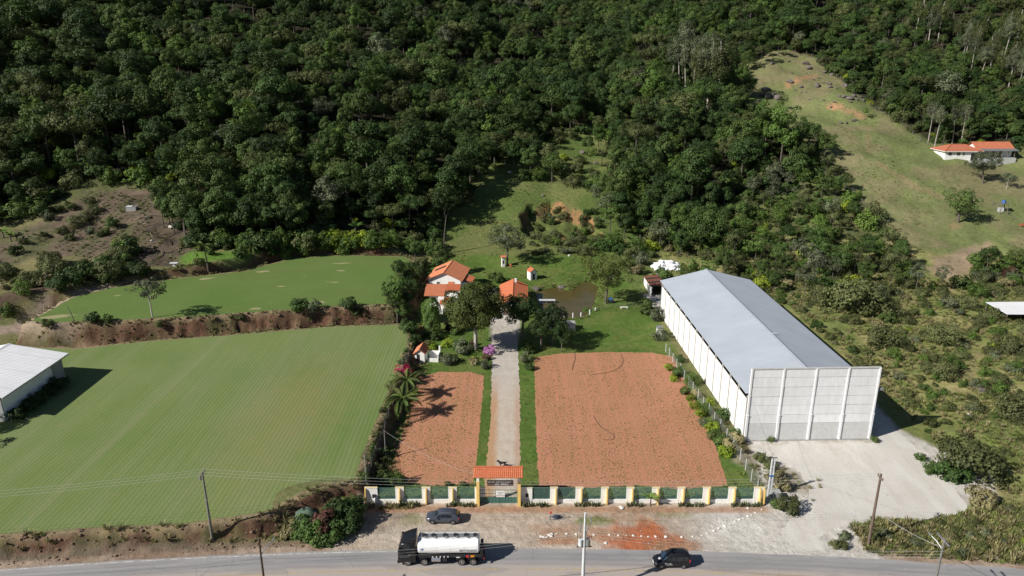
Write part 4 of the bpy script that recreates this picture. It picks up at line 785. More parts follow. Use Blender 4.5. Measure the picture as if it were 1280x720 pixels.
# --- white roofed shed at the left edge
o = thing('white_shed', 'long shed with white sheet roof beside the striped field', 'shed', (-90, 101.8, 2.0)); b = MB()
b.loft([[(-9.2, y, -.3), (9.4, y, -.3), (9.4, y, 4.0), (0, y, 6.0), (-9.2, y, 4.0)] for y in (16.6, 16.8)]); b.loft([[(-9.2, y, -.3), (9.4, y, -.3), (9.4, y, 4.0), (0, y, 6.0), (-9.2, y, 4.0)] for y in (.6, .8)])
b.box(-9.2, -9.0, .81, 16.59, -.3, 3.95); b.build('end_wall', M['concrete_dark'], o)
MB().box(9.2, 9.4, .81, 13.5, -.3, 3.95).build('wall', M['white_wall'], o); MB().box(9.2, 9.4, 13.51, 16.59, -.3, 3.95).build('bare_wall', M['concrete_dark'], o)
MB().box(9.36, 9.46, 13.0, 13.45, 0, 3.9).build('door_post', M['white_paint'], o)
for sgn in (-1, 1):
    xe = sgn * 10.4; n = 36
    for k in range(6):
        V_ = []; F_ = []; yA = k * 2.95 - .1; yB = yA + 2.93
        for i in range(25):
            y = yA + (yB - yA) * i / 24; dz = (0, .04, .04, 0)[i % 4] + .012 * (k % 2); V_ += [(xe, y, 4.5 + dz), (0, y, 6.3 + dz), (xe, y, 4.44), (0, y, 6.24)]
        for i in range(24): a = i * 4; F_ += [(a, a + 1, a + 5, a + 4), (a + 2, a + 6, a + 7, a + 3), (a, a + 4, a + 6, a + 2)]
        MB().add(V_, F_).build('roof_sheet', M['roof_white'], o)
MB().loft([[(-.4, y, 6.27), (0, y, 6.42), (.4, y, 6.27), (0, y, 6.2)] for y in (-.15, 17.65)]).build('ridge_cap', M['roof_white'], o)
MB().box(10.1, 10.42, -.1, 17.6, 4.28, 4.43).build('fascia', M['steel'], o)
for y in (103.5, 106.2, 108.8, 111.5, 114.2): plant('round_dark', (-79.2, y, 2.0), 'dark clipped bush along the shaded wall of the white shed', 'bush', random.uniform(.8, 1.05), group='bushes along the shed wall', name='shrub')
plant('oak1', (-88, 97, 2), 'dense tree at the near end of the white shed', 'tree', .62); plant('thin0', (-83.5, 92.5, 2.0), 'small thin tree in front of the white shed', 'tree', .7)
# --- farmhouse, back wing
o = thing('farmhouse', 'white farmhouse with orange tile roofs beside the big shade tree', 'house', (-16.6, 168.9, .5), R(-7))
gable(o, -4.0, 4.0, 0, 10.0, 4.5, 6.3, 'y', .55, 'tile_pale')
MB().slab([(-3.7, 5.4, 4.92), (-.9, 5.4, 6.18), (-.9, 6.5, 6.18), (-3.7, 6.5, 4.92)], .06).build('solar_panel', M['solar'], o)
r = MB(); tiled(r, (4.6, 1.0, 4.1), (4.6, 6.0, 4.1), (-.01 - 1.6, 0, .7)); tiled(r, (6.6, 1.5, 3.4), (6.6, 6.0, 3.4), (-2.0, 0, .65)); r.build('side_roof', M['tile'], o)
MB().box(4.01, 6.2, 1.8, 5.8, -.6, 3.3).build('side_room', M['white_wall'], o)
window(o, -1.6, 0, 2.9, .7, .9); window(o, 1.8, 0, 2.6, 1.4, 1.1)
MB().box(-.5, .35, -.05, 0, .0, 2.1).build('door', M['wood'], o)
# front wing: mono pitch roof, tall white pier, small lower roof, verandah
fw = thing('house_front_wing', 'lower front wing of the farmhouse with flat orange roof slope', 'house', (-20.6, 161.0, .3), 0)
b = MB(); b.box(.9, 7.6, 1.2, 5.4, -.5, 2.75); b.build('wall', M['white_wall'], fw)
r = MB(); tiled(r, (-.2, .2, 2.9), (4.6, .2, 2.9), (0, 5.4, 1.25)); r.build('roof', M['tile_pale'], fw)
r = MB(); tiled(r, (4.62, 2.6, 3.45), (8.2, 2.6, 3.45), (0, 3.0, .70)); r.build('roof', M['tile'], fw)
r = MB(); tiled(r, (5.0, 5.7, 4.05), (6.6, 5.7, 4.05), (0, .9, .4)); r.build('porch_roof', M['tile_pale'], fw)
MB().box(3.2, 4.6, -1.4, 1.19, -.5, 2.8).build('pier', M['white_wall'], fw)
MB().box(4.62, 9.5, -2.6, 1.15, -.5, 1.0).build('verandah_wall', M['white_wall'], fw); MB().box(3.6, 4.5, -3.4, -1.42, -.5, .85).build('steps', M['white_wall'], fw)
r = MB(); tiled(r, (3.7, -2.9, 1.9), (5.9, -2.9, 1.9), (0, 2.6, .9)); r.build('entrance_roof', M['tile'], fw)
for x in (3.8, 5.8): MB().box(x - .09, x + .09, -2.7, -2.52, -.5, 1.87).build('post', M['white_paint'], fw)
window(fw, 6.0, 1.2, 1.3, 1.3, 1.1); window(fw, 2.0, 1.2, 1.3, 1.0, 1.0); window(fw, 7.6, 3.8, 1.3, 1.3, 1.1, 'x', 1); MB().box(6.9, 7.5, -2.66, -2.6, -.1, .8).build('door', M['dark_metal'], fw)
# middle wing behind the shade tree with a shaded terrace
mw = thing('house_middle_wing', 'white low wing with grey terrace between the two tiled roofs', 'house', (-11.5, 160.5, .2)); b = MB(); b.box(0, 7.6, 2.0, 8.0, -.5, 2.7); b.box(1.0, 7.9, -6.5, -6.3, -.5, 1.1); b.box(7.7, 7.9, -6.29, 1.9, -.5, 1.1); b.build('wall', M['white_wall'], mw)
MB().box(-.2, 7.85, 1.8, 8.2, 2.705, 2.85).build('flat_roof', M['concrete_dark'], mw); MB().box(.9, 7.65, -6.25, 1.95, -.5, .12).build('terrace', M['concrete'], mw)
for x in (1.2, 3.6, 6.0): window(mw, x, 2.0, .8, 1.1, 1.2)
MB().box(6.8, 7.5, 1.92, 1.99, .13, 2.2).build('door', M['wood'], mw)
# --- gabled garage roof at the head of the driveway
o = thing('garage', 'red tiled gable roof building at the head of the driveway', 'garage', (0.1, 156.6, .1), R(-1)); gable(o, -2.9, 3.0, 0, 14.5, 2.7, 4.1, 'y', .55, 'tile')
MB().box(.3, .8, 12.6, 13.1, 3.6, 4.9).build('chimney', M['white_wall'], o); MB().box(-2.1, 2.2, -.05, -.01, -.1, 2.3).build('door', M['wood'], o)
for y in (2.5, 6.5, 10.5): window(o, 3.0, y, 1.0, 1.3, 1.0, 'x', 1)
# --- small white chapel hut near the pond
p = g1(667, 350); o = thing('small_hut', 'small white hut with orange roof on the lawn behind the pond', 'hut', p, R(24)); gable(o, -.95, .95, 0, 2.0, 2.3, 2.95, 'y', .18, 'tile'); b = MB(); b.box(-.35, .35, -.05, -.005, 0, 1.7); b.build('door', M['dark_metal'], o)
window(o, -.5, 0, 1.75, .35, .35)
p = g1(629, 333); o = thing('white_niche_tower', 'narrow white tower with tiled cap beside the olive tree', 'tower', p, R(12)); MB().box(-.45, .45, -.45, .45, -.3, 2.7).build('shaft', M['white_wall'], o)
b = MB(); tiled(b, (-.75, -.7, 2.72), (.75, -.7, 2.72), (0, .7, .45)); tiled(b, (-.75, .7, 2.72), (.75, .7, 2.72), (0, -.7, .45)); b.build('roof', M['tile_pale'], o); MB().box(-.2, .2, -.47, -.452, .9, 1.8).build('niche', M['dark_metal'], o)
p = g1(638, 334); o = thing('orange_marker', 'small orange block on the lawn right of the white tower', 'block', p); MB().box(-.3, .3, -.2, .2, -.1, .75).build('block', M['brick'], o, bevel=.03); MB().box(-.34, .34, -.24, .24, .75, .85).build('cap', M['tile'], o)
# --- garden shed with walled annex
p = at(519, 452.5, .1); o = thing('garden_shed', 'tiny white garden shed with orange tile roof', 'shed', (p[0], p[1], .05), R(-6)); gable(o, 0, 1.9, 0, 3.0, 2.0, 2.75, 'y', .28, 'tile_pale', base=-.2); MB().box(.35, .95, -.03, -.005, 0, 1.7).build('door', M['dark_metal'], o)
an = thing('walled_enclosure', 'open topped white walled enclosure beside the garden shed', 'enclosure', (p[0] + 2.25, p[1] + .3, .05), R(-6)); b = MB(); b.box(0, 2.3, 2.2, 2.35, -.2, 1.45); b.box(2.15, 2.3, .16, 2.19, -.2, 1.45); b.box(0, 2.3, 0, .15, -.2, .75); b.build('wall', M['white_wall'], an)
MB().box(2.0, 2.32, 2.1, 2.42, -.2, 2.5).build('pillar', M['white_wall'], an); MB().box(.02, 2.13, .16, 2.18, -.1, .08).build('floor', M['concrete'], an); MB().box(2.32, 3.2, .4, .55, -.2, .6).build('side_bench', M['dark_metal'], an)
# --- hillside farmhouse, top right
p = g1(1178, 200); q = g1(1224, 204); ang = math.atan2(q[1] - p[1], q[0] - p[0])
o = thing('hillside_house', 'unfinished white house with red roofs at the pasture edge', 'house', (p[0], p[1], p[2]), 0)
MB().box(.6, 13.2, 0, 8.0, -3.0, 3.2).build('wall', M['white_wall'], o); hv = [(-.1, -.7), (13.9, -.7), (13.9, 8.7), (-.1, 8.7)]; r0, r1 = (4.6, 4.0), (9.2, 4.0)
for q in ((hv[0], hv[1], r1, r0), (hv[2], hv[3], r0, r1), (hv[1], hv[2], r1), (hv[3], hv[0], r0)): MB().slab([(x, y, 3.15 if abs(y - 4) > 1 else 5.1) for x, y in q], .12).build('roof', M['tile_old'], o)
b = MB()
for p0, p1 in ((hv[0], r0), (hv[1], r1), (hv[2], r1), (hv[3], r0)): b.tube([(p0[0], p0[1], 3.2), (p1[0], p1[1], 5.16)], .14, 6)
b.tube([(r0[0], r0[1], 5.16), (r1[0], r1[1], 5.16)], .14, 6); b.build('ridge_cap', M['tile_old'], o); b = MB(); b.box(-.14, 13.94, -.76, -.705, 2.98, 3.16); b.box(-.16, -.105, -.70, 8.7, 2.98, 3.16); b.build('fascia', M['white_paint'], o)
for x in (2.4, 5.4, 7.3): window(o, x, 0, 1.6, 1.1 if x < 7 else .6, 1.1, m='dark_metal')
MB().box(10.0, 12.6, -.05, -.01, -.2, 2.4).build('opening', M['dark_metal'], o); MB().box(9.0, 14.5, -2.6, -.1, -2.0, -.25).build('terrace', M['concrete'], o)
o2 = thing('hillside_house', 'second farm building with open porch and red roof right of the white house', 'house', (p[0] + 14.2, p[1] + 2.0, p[2] + .7), 0)
gable(o2, 0, 12.6, 1.5, 8.0, 3.0, 4.9, 'x', .8, 'tile_old', base=-3.5)
b = MB()
for x in np.linspace(.4, 12.2, 6): b.box(x - .08, x + .08, -.9, -.74, -2.5, 2.55)
b.build('porch_posts', M['wood'], o2); b = MB(); b.slab([(-.8, -1.4, 2.45), (13.4, -1.4, 2.45), (13.4, .9, 3.0), (-.8, .9, 3.0)], .07); b.build('porch_roof', M['steel'], o2); MB().box(-.3, 12.9, -1.1, 1.4, -3.0, -.1).build('terrace', M['concrete'], o2)
for x in (3.0, 5.2, 7.6): MB().box(x, x + 1.2, 1.42, 1.49, 0, 2.3).build('door', M['dark_metal'], o2)
# --- white lean-to roof at the right edge
c = [at(1232, 377.5, 3.2), at(1290, 377, 3.2), at(1300, 393, 2.7), at(1259, 392.7, 2.7)]; gz = float(terrain(c[3][0], c[3][1])); dz = gz * .6
c = [(x, y, z) for x, y, z in [at(1232, 377.5, gz + 2.6), at(1292, 377, gz + 2.6), at(1304, 393, gz + 2.0), at(1259, 392.7, gz + 2.0)]]
o = thing('lean_to', 'flat white sheet roofed lean-to at the right edge of the scrub', 'shelter', (c[3][0], c[3][1], gz)); loc = [(x - c[3][0], y - c[3][1], z - gz) for x, y, z in c]
MB().slab(loc, .08).build('roof', M['roof_white'], o)
for i, q in enumerate(loc): MB().box(q[0] * .94 + .1, q[0] * .94 + .28, q[1] * .94 + .1, q[1] * .94 + .28, -1.5, q[2] - .1).build('post', M['wood'], o)
MB().box(loc[0][0] + 2, loc[1][0] - 3, loc[0][1] - 1, loc[0][1] - .8, -1, 1.6).build('back_wall', M['wood'], o)
# --- tank stand with blue barrel, stone tank on the plots, white table
p = g1(1252, 266); o = thing('tank_stand', 'wooden water tank stand with a blue barrel on top', 'tank stand', p); b = MB()
for x in (-1, 1):
    for y in (-1, 1): MB().tube([(x * 1.3, y * 1.0, -.3), (x * .9, y * .8, 3.0)], .12, 6).build('leg', M['wood'], o)
MB().box(-1.2, 1.2, -1.0, 1.0, 3.0, 3.15).build('platform', M['wood'], o); MB().cyl((0, 0, 3.6), .6, .9, 'z', 16, .55).build('barrel', M['blue'], o, True); MB().box(-1.0, 1.0, .7, .78, 0, 1.6).build('panel', M['concrete_pale'], o)
p = g1(1279, 283); o = thing('red_trough', 'small rusty red trough at the right edge of the pasture', 'trough', p); b = MB(); b.box(-1.1, 1.1, -.5, .5, .25, .33); b.box(-1.1, 1.1, -.5, -.42, .33, .8); b.box(-1.1, 1.1, .42, .5, .33, .8); b.build('tub', M['brick'], o); MB().box(-.9, .9, -.3, .3, -.2, .24).build('base', M['wood'], o)
p = g1(165, 262); o = thing('concrete_tank', 'small square concrete water tank on the cleared plots', 'tank', p, R(10)); b = MB(); b.box(-1.3, 1.3, -.9, -.75, -.5, 1.0); b.box(-1.3, 1.3, .75, .9, -.5, 1.0); b.box(-1.3, -1.15, -.74, .74, -.5, 1.0); b.box(1.15, 1.3, -.74, .74, -.5, 1.0); b.build('wall', M['concrete'], o); MB().box(-1.35, .3, -.95, .95, 1.0, 1.1).build('lid', M['concrete_pale'], o)
p = g1(218, 333); o = thing('white_table', 'small white slab table on the bank behind the upper field', 'table', p); MB().box(-1.0, 1.0, -.5, .5, .85, .97).build('table_top', M['concrete_pale'], o, bevel=.02); MB().box(-.3, .3, -.25, .25, -.3, .85).build('pedestal', M['concrete_pale'], o)
# ================================================================ front fence and gate
def fence(x0, y0, npan, pitch, first, last, label, holes=()):
    o = thing('boundary_wall', label, 'wall', (x0, y0, 0)); x = first; H_ = 2.35; ln = first + npan * pitch + last
    pier = []
    for i in range(npan):
        xa = x + (pitch - 2.4); pier.append((x - first if i == 0 else x, xa)); MB().box(xa, xa + 2.4, 0, .2, -.2, .55).build('low_wall', M['white_wall'], o)
        p_ = MB().box(xa + .03, xa + 2.37, .08, .11, .56, 2.22).build('green_panel', M['green_glass'], o); f = MB()
        for k in range(4): f.box(xa + .01 + k * .78, xa + .05 + k * .78, .115, .145, .553, 2.25)
        f.box(xa + .005, xa + 2.395, .112, .15, 2.25, 2.31); f.build('railing', M['green_metal'], o); x = xa + 2.4
    pier.append((x, x + last))
    for a, b_ in pier:
        MB().box(a, b_, -.02, .22, -.2, H_).build('pier', M['white_wall'], o); MB().box(a - .02, b_ + .02, -.05, .25, H_, H_ + .06).build('cap', M['cream'], o)
    return o, pier
def fins(o, pier, xs=None):
    for a, b_ in pier:
        x = a + .42 if xs is None else xs
        q = MB(); q.loft([[(x, -.025, -.2), (x, -.55, -.2), (x, -.42, 1.2), (x, -.22, 2.3), (x, -.025, 2.3)], [(x + .15, -.025, -.2), (x + .15, -.55, -.2), (x + .15, -.42, 1.2), (x + .15, -.22, 2.3), (x + .15, -.025, 2.3)]]); q.build('buttress', M['yellow'], o)
o, pr = fence(-19.75, 83.4, 4, 3.55, .55, 1.4, 'white boundary wall with green panels left of the gate'); fins(o, [(pr[0][0] - .40, 0)] + [(q[0] + .1, 0) for q in pr[1:4]])
MB().box(1.0, 1.45, -.2, -.021, .9, 1.4).build('mailbox', M['dark_metal'], o); MB().box(1.25, 1.4, -.5, -.03, -.1, .95).build('meter_post', M['white_paint'], o)
o, pr = fence(1.05, 83.4, 9, 3.42, .65, 1.45, 'longer white boundary wall with green panels right of the gate'); fins(o, [(q[0] + .28, 0) for q in pr[1:]] + [(pr[-1][1] - .62, 0)])
MB().box(.75, 1.15, -.045, -.021, .95, 1.5).build('mailbox', M['dark_metal'], o)
# gate portico
o = thing('gate_portico', 'entrance gate portico with red tile roof and yellow posts', 'gate portico', (-1.8, 83.3, 0))
for x in (-2.75, 2.75):
    q = MB(); q.loft([[(x - .2, .2, -.2), (x - .2, -.75, -.2), (x - .2, -.5, 1.6), (x - .2, -.25, 3.5), (x - .2, .2, 3.5)], [(x + .2, .2, -.2), (x + .2, -.75, -.2), (x + .2, -.5, 1.6), (x + .2, -.25, 3.5), (x + .2, .2, 3.5)]]); q.build('buttress', M['yellow'], o)
    MB().box(x - .17, x + .17, -.18, .18, 3.505, 4.75).build('post', M['white_wall'], o)
for s in (-1, 1):
    r = MB(); tiled(r, (-3.25, s * 1.25, 4.75), (3.25, s * 1.25, 4.75), (0, -s * 1.25, .85), .26, .34); r.build('roof', M['tile'], o)
MB().tube([(-3.27, 0, 5.68), (3.27, 0, 5.68)], .11, 8).build('ridge_cap', M['tile'], o); MB().box(-3.1, 3.1, -.1, .1, 4.55, 4.72).build('beam', M['wood'], o)
def text(s, size, m, parent, loc, rot=(math.pi / 2, 0, 0), name='lettering'):
    cu = bpy.data.curves.new('t', 'FONT'); cu.body = s; cu.size = size; cu.align_x = 'CENTER'; cu.align_y = 'CENTER'; cu.extrude = .004; ob = bpy.data.objects.new('t', cu); me = bpy.data.meshes.new_from_object(ob); me.name = name; bpy.data.objects.remove(ob); bpy.data.curves.remove(cu)
    me.materials.clear(); me.materials.append(m); q = link(bpy.data.objects.new(name, me), parent); q.location = loc; q.rotation_euler = rot; return q
s_ = thing('name_board', 'dark brown name board hanging under the gate roof', 'sign', (-1.55, 82.75, 3.55)); MB().box(-1.75, 1.75, -.03, .03, -.42, .42).build('board', M['brown_board'], s_, bevel=.01)
text('SÍTIO  ESPERANÇA', .36, M['ink_white'], s_, (-.1, -.036, .17)); text('DA  SERRA', .36, M['ink_white'], s_, (.2, -.036, -.2))
for x in (-1.5, 1.5): MB().tube([(x, 0, .42), (x, .05, .62)], .02, 5).build('hanger', M['dark_metal'], s_)
g_ = thing('gate', 'green steel double gate closing the driveway', 'gate', (-1.8, 83.35, 0))
for sgn in (-1, 1):
    a, b_ = (-2.52, -.02) if sgn < 0 else (.02, 2.52); f = MB(); f.box(a, a + .06, -.03, .03, .08, 2.1); f.box(b_ - .06, b_, -.03, .03, .08, 2.1)
    for z in (.08, .5, .9, 1.5, 2.04): f.box(a + .061, b_ - .061, -.028, .028, z, z + .06)
    for k in range(1, 6): xx = a + (b_ - a) * k / 6; f.box(xx - .018, xx + .018, -.02, .02, .141, 2.039)
    lf_ = f.build('gate_leaf', M['green_metal'], g_); MB().box(a + .07, b_ - .07, .03, .04, .1, .9).build('kick_plate', M['green_metal'], lf_)
pl = thing('notice', 'white notice board fixed to the middle of the gate', 'sign', (-1.55, 83.28, 1.5)); MB().box(-.58, .58, -.02, .02, -.48, .48).build('board', M['white_paint'], pl)
for k, s in enumerate(('VENDE-SE', 'GRAMA', 'TRATAR AQUI')): text(s, .19, M['ink'], pl, (0, -.025, .24 - .25 * k))
# agave rows at the foot of the wall
for a, b_ in ((495, 528), (559, 595), (655, 688), (720, 752), (785, 806), (848, 881), (915, 953)):
    x0 = at(a, 632)[0]; x1 = at(b_, 632)[0]; n = int((x1 - x0) / .42); side = 'left of the gate' if a < 600 else 'right of the gate'
    for i in range(n):
        q = thing('agave_plant', 'spiky agave in the planted row along the wall ' + side, 'plant', (x0 + (x1 - x0) * i / n + random.uniform(-.08, .08), 82.65 + random.uniform(-.12, .12), 0), random.random() * 6, 'agaves along the wall ' + side, random.uniform(.85, 1.25)); inst('blades', AGAVE, q)
grow('banana0', at(813, 632), 'yellow green leafy plant among the agaves before the right wall', 'plant', .75, name='leafy_plant')
# ================================================================ garden trees and shrubs
def tree_custom(key, seed, h, rx, rz, zc, ncl, cr, nl, ls, m, tr, **k): proto(key, seed, h, rx, rz, zc, ncl, cr, nl, ls, m, tr, **k)
tree_custom('shade', 301, 15, 5.7, 4.3, 9.2, 150, 1.4, 170, .40, 'sunny', .40, bark='bark_pale', limbs=8, th=8.0, lean=.3, lowcut=-.6)
tree_custom('shade2', 302, 9, 3.3, 2.6, 6.0, 50, 1.0, 100, .36, 'dark', .25, limbs=6)
tree_custom('loose', 303, 12, 5.0, 4.5, 7.4, 74, 1.0, 90, .34, 'grey', .28, bark='bark', limbs=9, lean=.8)
tree_custom('loose2', 304, 12, 5.9, 5.2, 8.2, 96, 1.0, 90, .34, 'sunny', .28, bark='bark', limbs=10, lean=1.4)
tree_custom('sparse', 305, 7, 2.6, 2.4, 5.0, 30, .7, 55, .30, 'grey', .12, bark='bark_pale', limbs=9, lean=.4, fill=.3)
tree_custom('round_big', 306, 12, 5.6, 4.8, 6.3, 80, 1.4, 95, .42, 'mid', .35, limbs=7)
tree_custom('lone', 307, 7, 3.6, 2.9, 4.9, 46, .95, 75, .34, 'mid', .3, limbs=7)
grow('shade', (595, 436), 'big round shade tree beside the driveway in front of the farmhouse', 'tree', 1.0, rz=.5)
grow('shade2', (653, 425), 'dark rounded tree right of the driveway before the garage', 'tree', 1.12)
grow('shade2', (690, 431), 'dark tree at the pond dam right of the driveway', 'tree', .95); grow('shade2', (676, 437), 'low dark tree between driveway and arched bridge', 'tree', .75); grow('oak2', (702, 440), 'shaded dark tree above the red plot near the bridge', 'tree', .48)
grow('column', (540, 418), 'tall clipped column shaped tree beside the house front wing', 'tree', 1.0)
grow('loose', (634, 331), 'large loose olive tree beside the white tower', 'tree', 1.0); grow('loose2', (757, 379), 'large spreading olive tree right of the pond', 'tree', 1.0, rz=2.2)
grow('round_big', (879, 309), 'very large dark round tree on the slope behind the warehouse', 'tree', 1.15); grow('sparse', (191, 397), 'lone sparse tree on the bank edge of the upper field', 'tree', 1.3)
grow('lone', (1197, 278), 'lone round tree in the middle of the hillside pasture', 'tree', 1.35); grow('loose', (1228, 229), 'olive tree in front of the hillside farmhouse', 'tree', .95); grow('sparse', (1258, 236), 'thin bare tree right of the hillside farmhouse tree', 'tree', .8)
grow('thin0', (978, 138), 'small tree among boulders near the top of the pasture', 'tree', .75); grow('thin1', (1080, 150), 'small tree at the end of the orange erosion scar', 'tree', .6)
for p, k, s, lb in [((1030, 200), 'oak4', .75, 'bright crowned tree at the wood edge nearest the pasture bend'), ((1015, 192), 'oak1', .8, 'big crowned tree beside the pasture bend'), ((998, 186), 'oak4', .85, 'rounded tree behind the pasture bend'), ((1005, 206), 'oak3', .65, 'olive crowned tree below the pasture bend')]: grow(k, p, lb, 'tree', s, name='forest_tree')
grow('round', (808, 391), 'small round tree on the lawn beside the warehouse', 'tree', 1.5, name='tree'); grow('grey', (823, 400), 'greyish shrub against the warehouse side wall', 'bush', 1.2); grow('grey', (826, 425), 'tangled grey shrub by the white box near the warehouse', 'bush', 1.0)
for i, (x, y, k, s) in enumerate([(618, 205, 'oak3', .85), (642, 213, 'oak1', .75), (663, 218, 'oak4', .7), (690, 228, 'oak1', .78), (678, 224, 'round', 1.6), (706, 222, 'scrub2', 1.6), (628, 196, 'oak0', .8), (716, 232, 'scrub0', 1.3), (655, 196, 'flat2', .7), (705, 200, 'round_lime', 1.4), (738, 210, 'thin1', .9), (748, 190, 'tall2', .7), (725, 205, 'scrub2', 1.5), (600, 218, 'oak0', .7), (632, 210, 'oak1', .7), (648, 205, 'oak4', .75), (668, 206, 'oak2', .8), (686, 212, 'oak3', .7), (612, 198, 'flat0', .7), (722, 215, 'scrub2', 1.7), (700, 215, 'round', 1.8), (735, 196, 'oak1', .6), (672, 226, 'scrub3', 1.5), (655, 224, 'round_dark', 1.6), (742, 222, 'scrub2', 1.5), (752, 208, 'thin0', 1.0)]):
    grow(kq := k, (x, y), LOOK[kq] + ' growth in the clump at the top of the meadow', 'tree', s, group='clump at the top of the meadow', name='tree')
for x, y, k, s, lb in [(757, 280, 'thin2', 1.1, 'slim pale trunked tree right of the landslip'), (731, 277, 'scrub2', 1.2, 'bush on the upper right rim of the landslip'), (745, 262, 'thin2', .9, 'thin tree above the landslip rim'), (770, 262, 'oak4', .8, 'broad tree right of the landslip'), (775, 285, 'tall0', .75, 'tall green tree right of the landslip'), (788, 308, 'banana0', 1.4, 'banana clump beside the wood right of the meadow'), (800, 300, 'banana1', 1.5, 'banana clump under the wood edge'),
    (815, 312, 'round_lime', 1.6, 'bright lime bush behind the far warehouse end'), (795, 315, 'scrub3', 1.5, 'leafy green bush below the wood edge'), (848, 300, 'tall2', .7, 'yellow green tree left of the large round tree'), (845, 210, 'round_lime', 2.4, 'bright yellow green round tree in the wood'), (768, 222, 'tall1', .8, 'tree at the wood edge right of the meadow'), (782, 250, 'oak1', .85, 'dense tree at the wood edge above the landslip'), (775, 238, 'round_lime', 1.3, 'lime bush at the right meadow edge')]: grow(k, (x, y), lb, 'tree' if not k.startswith(('round', 'scrub', 'banana')) else 'bush', s, name='tree' if not k.startswith(('round', 'scrub', 'banana')) else 'shrub')
for x, y, k, s in [(560, 272, 'tall0', 1.0), (568, 258, 'oak2', 1.1), (577, 244, 'tall1', 1.0), (588, 232, 'oak5', 1.1), (572, 250, 'oak0', 1.15), (598, 222, 'oak1', 1.0), (556, 284, 'oak5', .95), (607, 214, 'oak2', 1.0)]: grow(k, (x, y), LOOK[k] + ' tree on the left rim of the meadow' if k in LOOK else 'deep green bushy tree on the left rim of the meadow', 'tree', s, group='trees on the left rim of the meadow', name='tree')
for x, y, k, s in [(752, 250, 'oak4', .7), (762, 296, 'thin1', 1.2), (748, 305, 'scrub2', 1.4), (756, 312, 'round', 1.5), (768, 310, 'scrub3', 1.6), (776, 318, 'round', 1.4), (745, 240, 'scrub3', 1.6), (757, 232, 'round', 1.7), (764, 246, 'scrub2', 1.5), (735, 236, 'round', 1.2), (758, 268, 'oak1', .6), (780, 298, 'oak0', .6), (740, 316, 'scrub2', 1.1), (728, 318, 'scrub0', 1.0), (790, 322, 'scrub2', 1.5), (800, 330, 'grey', 1.4), (784, 335, 'scrub2', 1.2), (795, 342, 'dry', 1.3)]: grow(k, (x, y), LOOK[k] + ' growth on the right side of the meadow below the wood', 'tree' if k[0] in 'ot' else 'bush', s, group='growth on the right side of the meadow', name='tree' if k[0] in 'ot' else 'shrub')
# landslip bushes
for i in range(64):
    x, y = random.uniform(662, 748), random.uniform(264, 318); grow(kq := random.choice(['scrub2', 'scrub0', 'scrub3', 'grey', 'round']), (x, y), LOOK[kq] + ' low bush in the grassy landslip hollow', 'bush', random.uniform(.4, .9), group='bushes in the landslip', name='landslip_bush')
# shrub belt between the turf fields and the garden
belt = [(497, 352), (505, 345), (512, 352), (488, 388), (498, 382), (505, 372), (510, 392), (498, 398), (505, 405), (518, 375), (524, 360), (516, 338), (526, 340), (530, 332), (520, 326), (535, 320), (545, 312), (528, 312), (512, 314), (498, 308), (540, 300), (522, 300), (508, 296), (552, 322), (548, 330), (510, 412), (516, 415)]
for x, y in belt: grow(kq := random.choice(['round', 'round_dark', 'scrub2', 'scrub3', 'grey', 'oak1', 'round']), (x + random.uniform(-3, 3), y + random.uniform(-2, 2)), LOOK[kq] + ' shrub between the upper field and the farmhouse', 'bush', random.uniform(.7, 1.2) * (1 if y > 325 else 1.4), group='shrubs between upper field and farmhouse', name='shrub') if True else 0
for o_ in [q for q in C.objects if q.get('group') == 'shrubs between upper field and farmhouse' and any(c.name.startswith('trunk') for c in q.children)]: o_.scale = (.42,) * 3
grow('thin1', (497, 402), 'slim trunked tree left of the column tree', 'tree', 1.15); grow('tall0', (508, 398), 'dark slender tree left of the farmhouse', 'tree', .6); grow('tall1', (552, 345), 'narrow tall tree behind the farmhouse roof', 'tree', .6)
grow('banana0', (534, 352), 'banana plant beside the farmhouse gable', 'plant', 1.0, name='banana_plant')
for i in range(40):
    x = random.uniform(375, 492); y = 318 - random.uniform(3, 20) - max(0, (430 - x)) * .04; grow(random.choice(['round_lime', 'round_lime', 'scrub3']) if x > 400 or y > 306 else 'round', (x, y), 'bright lime green bush in the hedge behind the upper field', 'bush', random.uniform(1.0, 1.5), group='lime hedge behind the upper field', name='lime_bush')
for x, y in [(250, 330), (262, 318), (300, 322), (340, 322), (355, 318), (366, 316), (285, 312), (318, 308), (350, 308)]: grow(kq := random.choice(['round', 'scrub3', 'scrub2']), (x, y), LOOK[kq] + ' bush on the bank behind the upper field', 'bush', random.uniform(.6, 1.1), group='bushes on the back bank', name='shrub')
palm(g1(261, 341), 5.2, 'solitary queen palm at the back edge of the upper field', 1.25); palm(g1(320, 330), 4.2, 'thin young palm behind the upper field', .9, nf=9)
palm(at(501, 523), 2.7, 'front coconut palm beside the smaller red plot', 1.4); palm(at(509, 498), 2.9, 'rear coconut palm beside the smaller red plot', 1.3, lean=-.2)
for i in range(24):
    x = random.uniform(225, 372); y = 303 + random.uniform(-14, 8) - max(0, x - 330) * .05; kq = random.choice(['oak0', 'oak2', 'oak5', 'oak1', 'tall0', 'tall1', 'oak4', 'flat1']); grow(kq, (x, y), NAMED[kq] + ' tree on the front edge of the forest behind the upper field', 'tree', random.uniform(.6, 1.0), group='front edge of the forest behind the upper field', name='forest_tree')
for i in range(26):
    x = random.uniform(228, 385); y = 311 + random.uniform(-6, 3) - max(0, x - 330) * .07; kq = random.choice(['round', 'round_dark', 'scrub3', 'scrub2', 'round', 'round_dark']); grow(kq, (x, y), LOOK[kq] + ' understorey shrub at the forest foot behind the upper field', 'bush', random.uniform(1.3, 2.3), group='understorey at the forest foot', name='understorey_shrub')
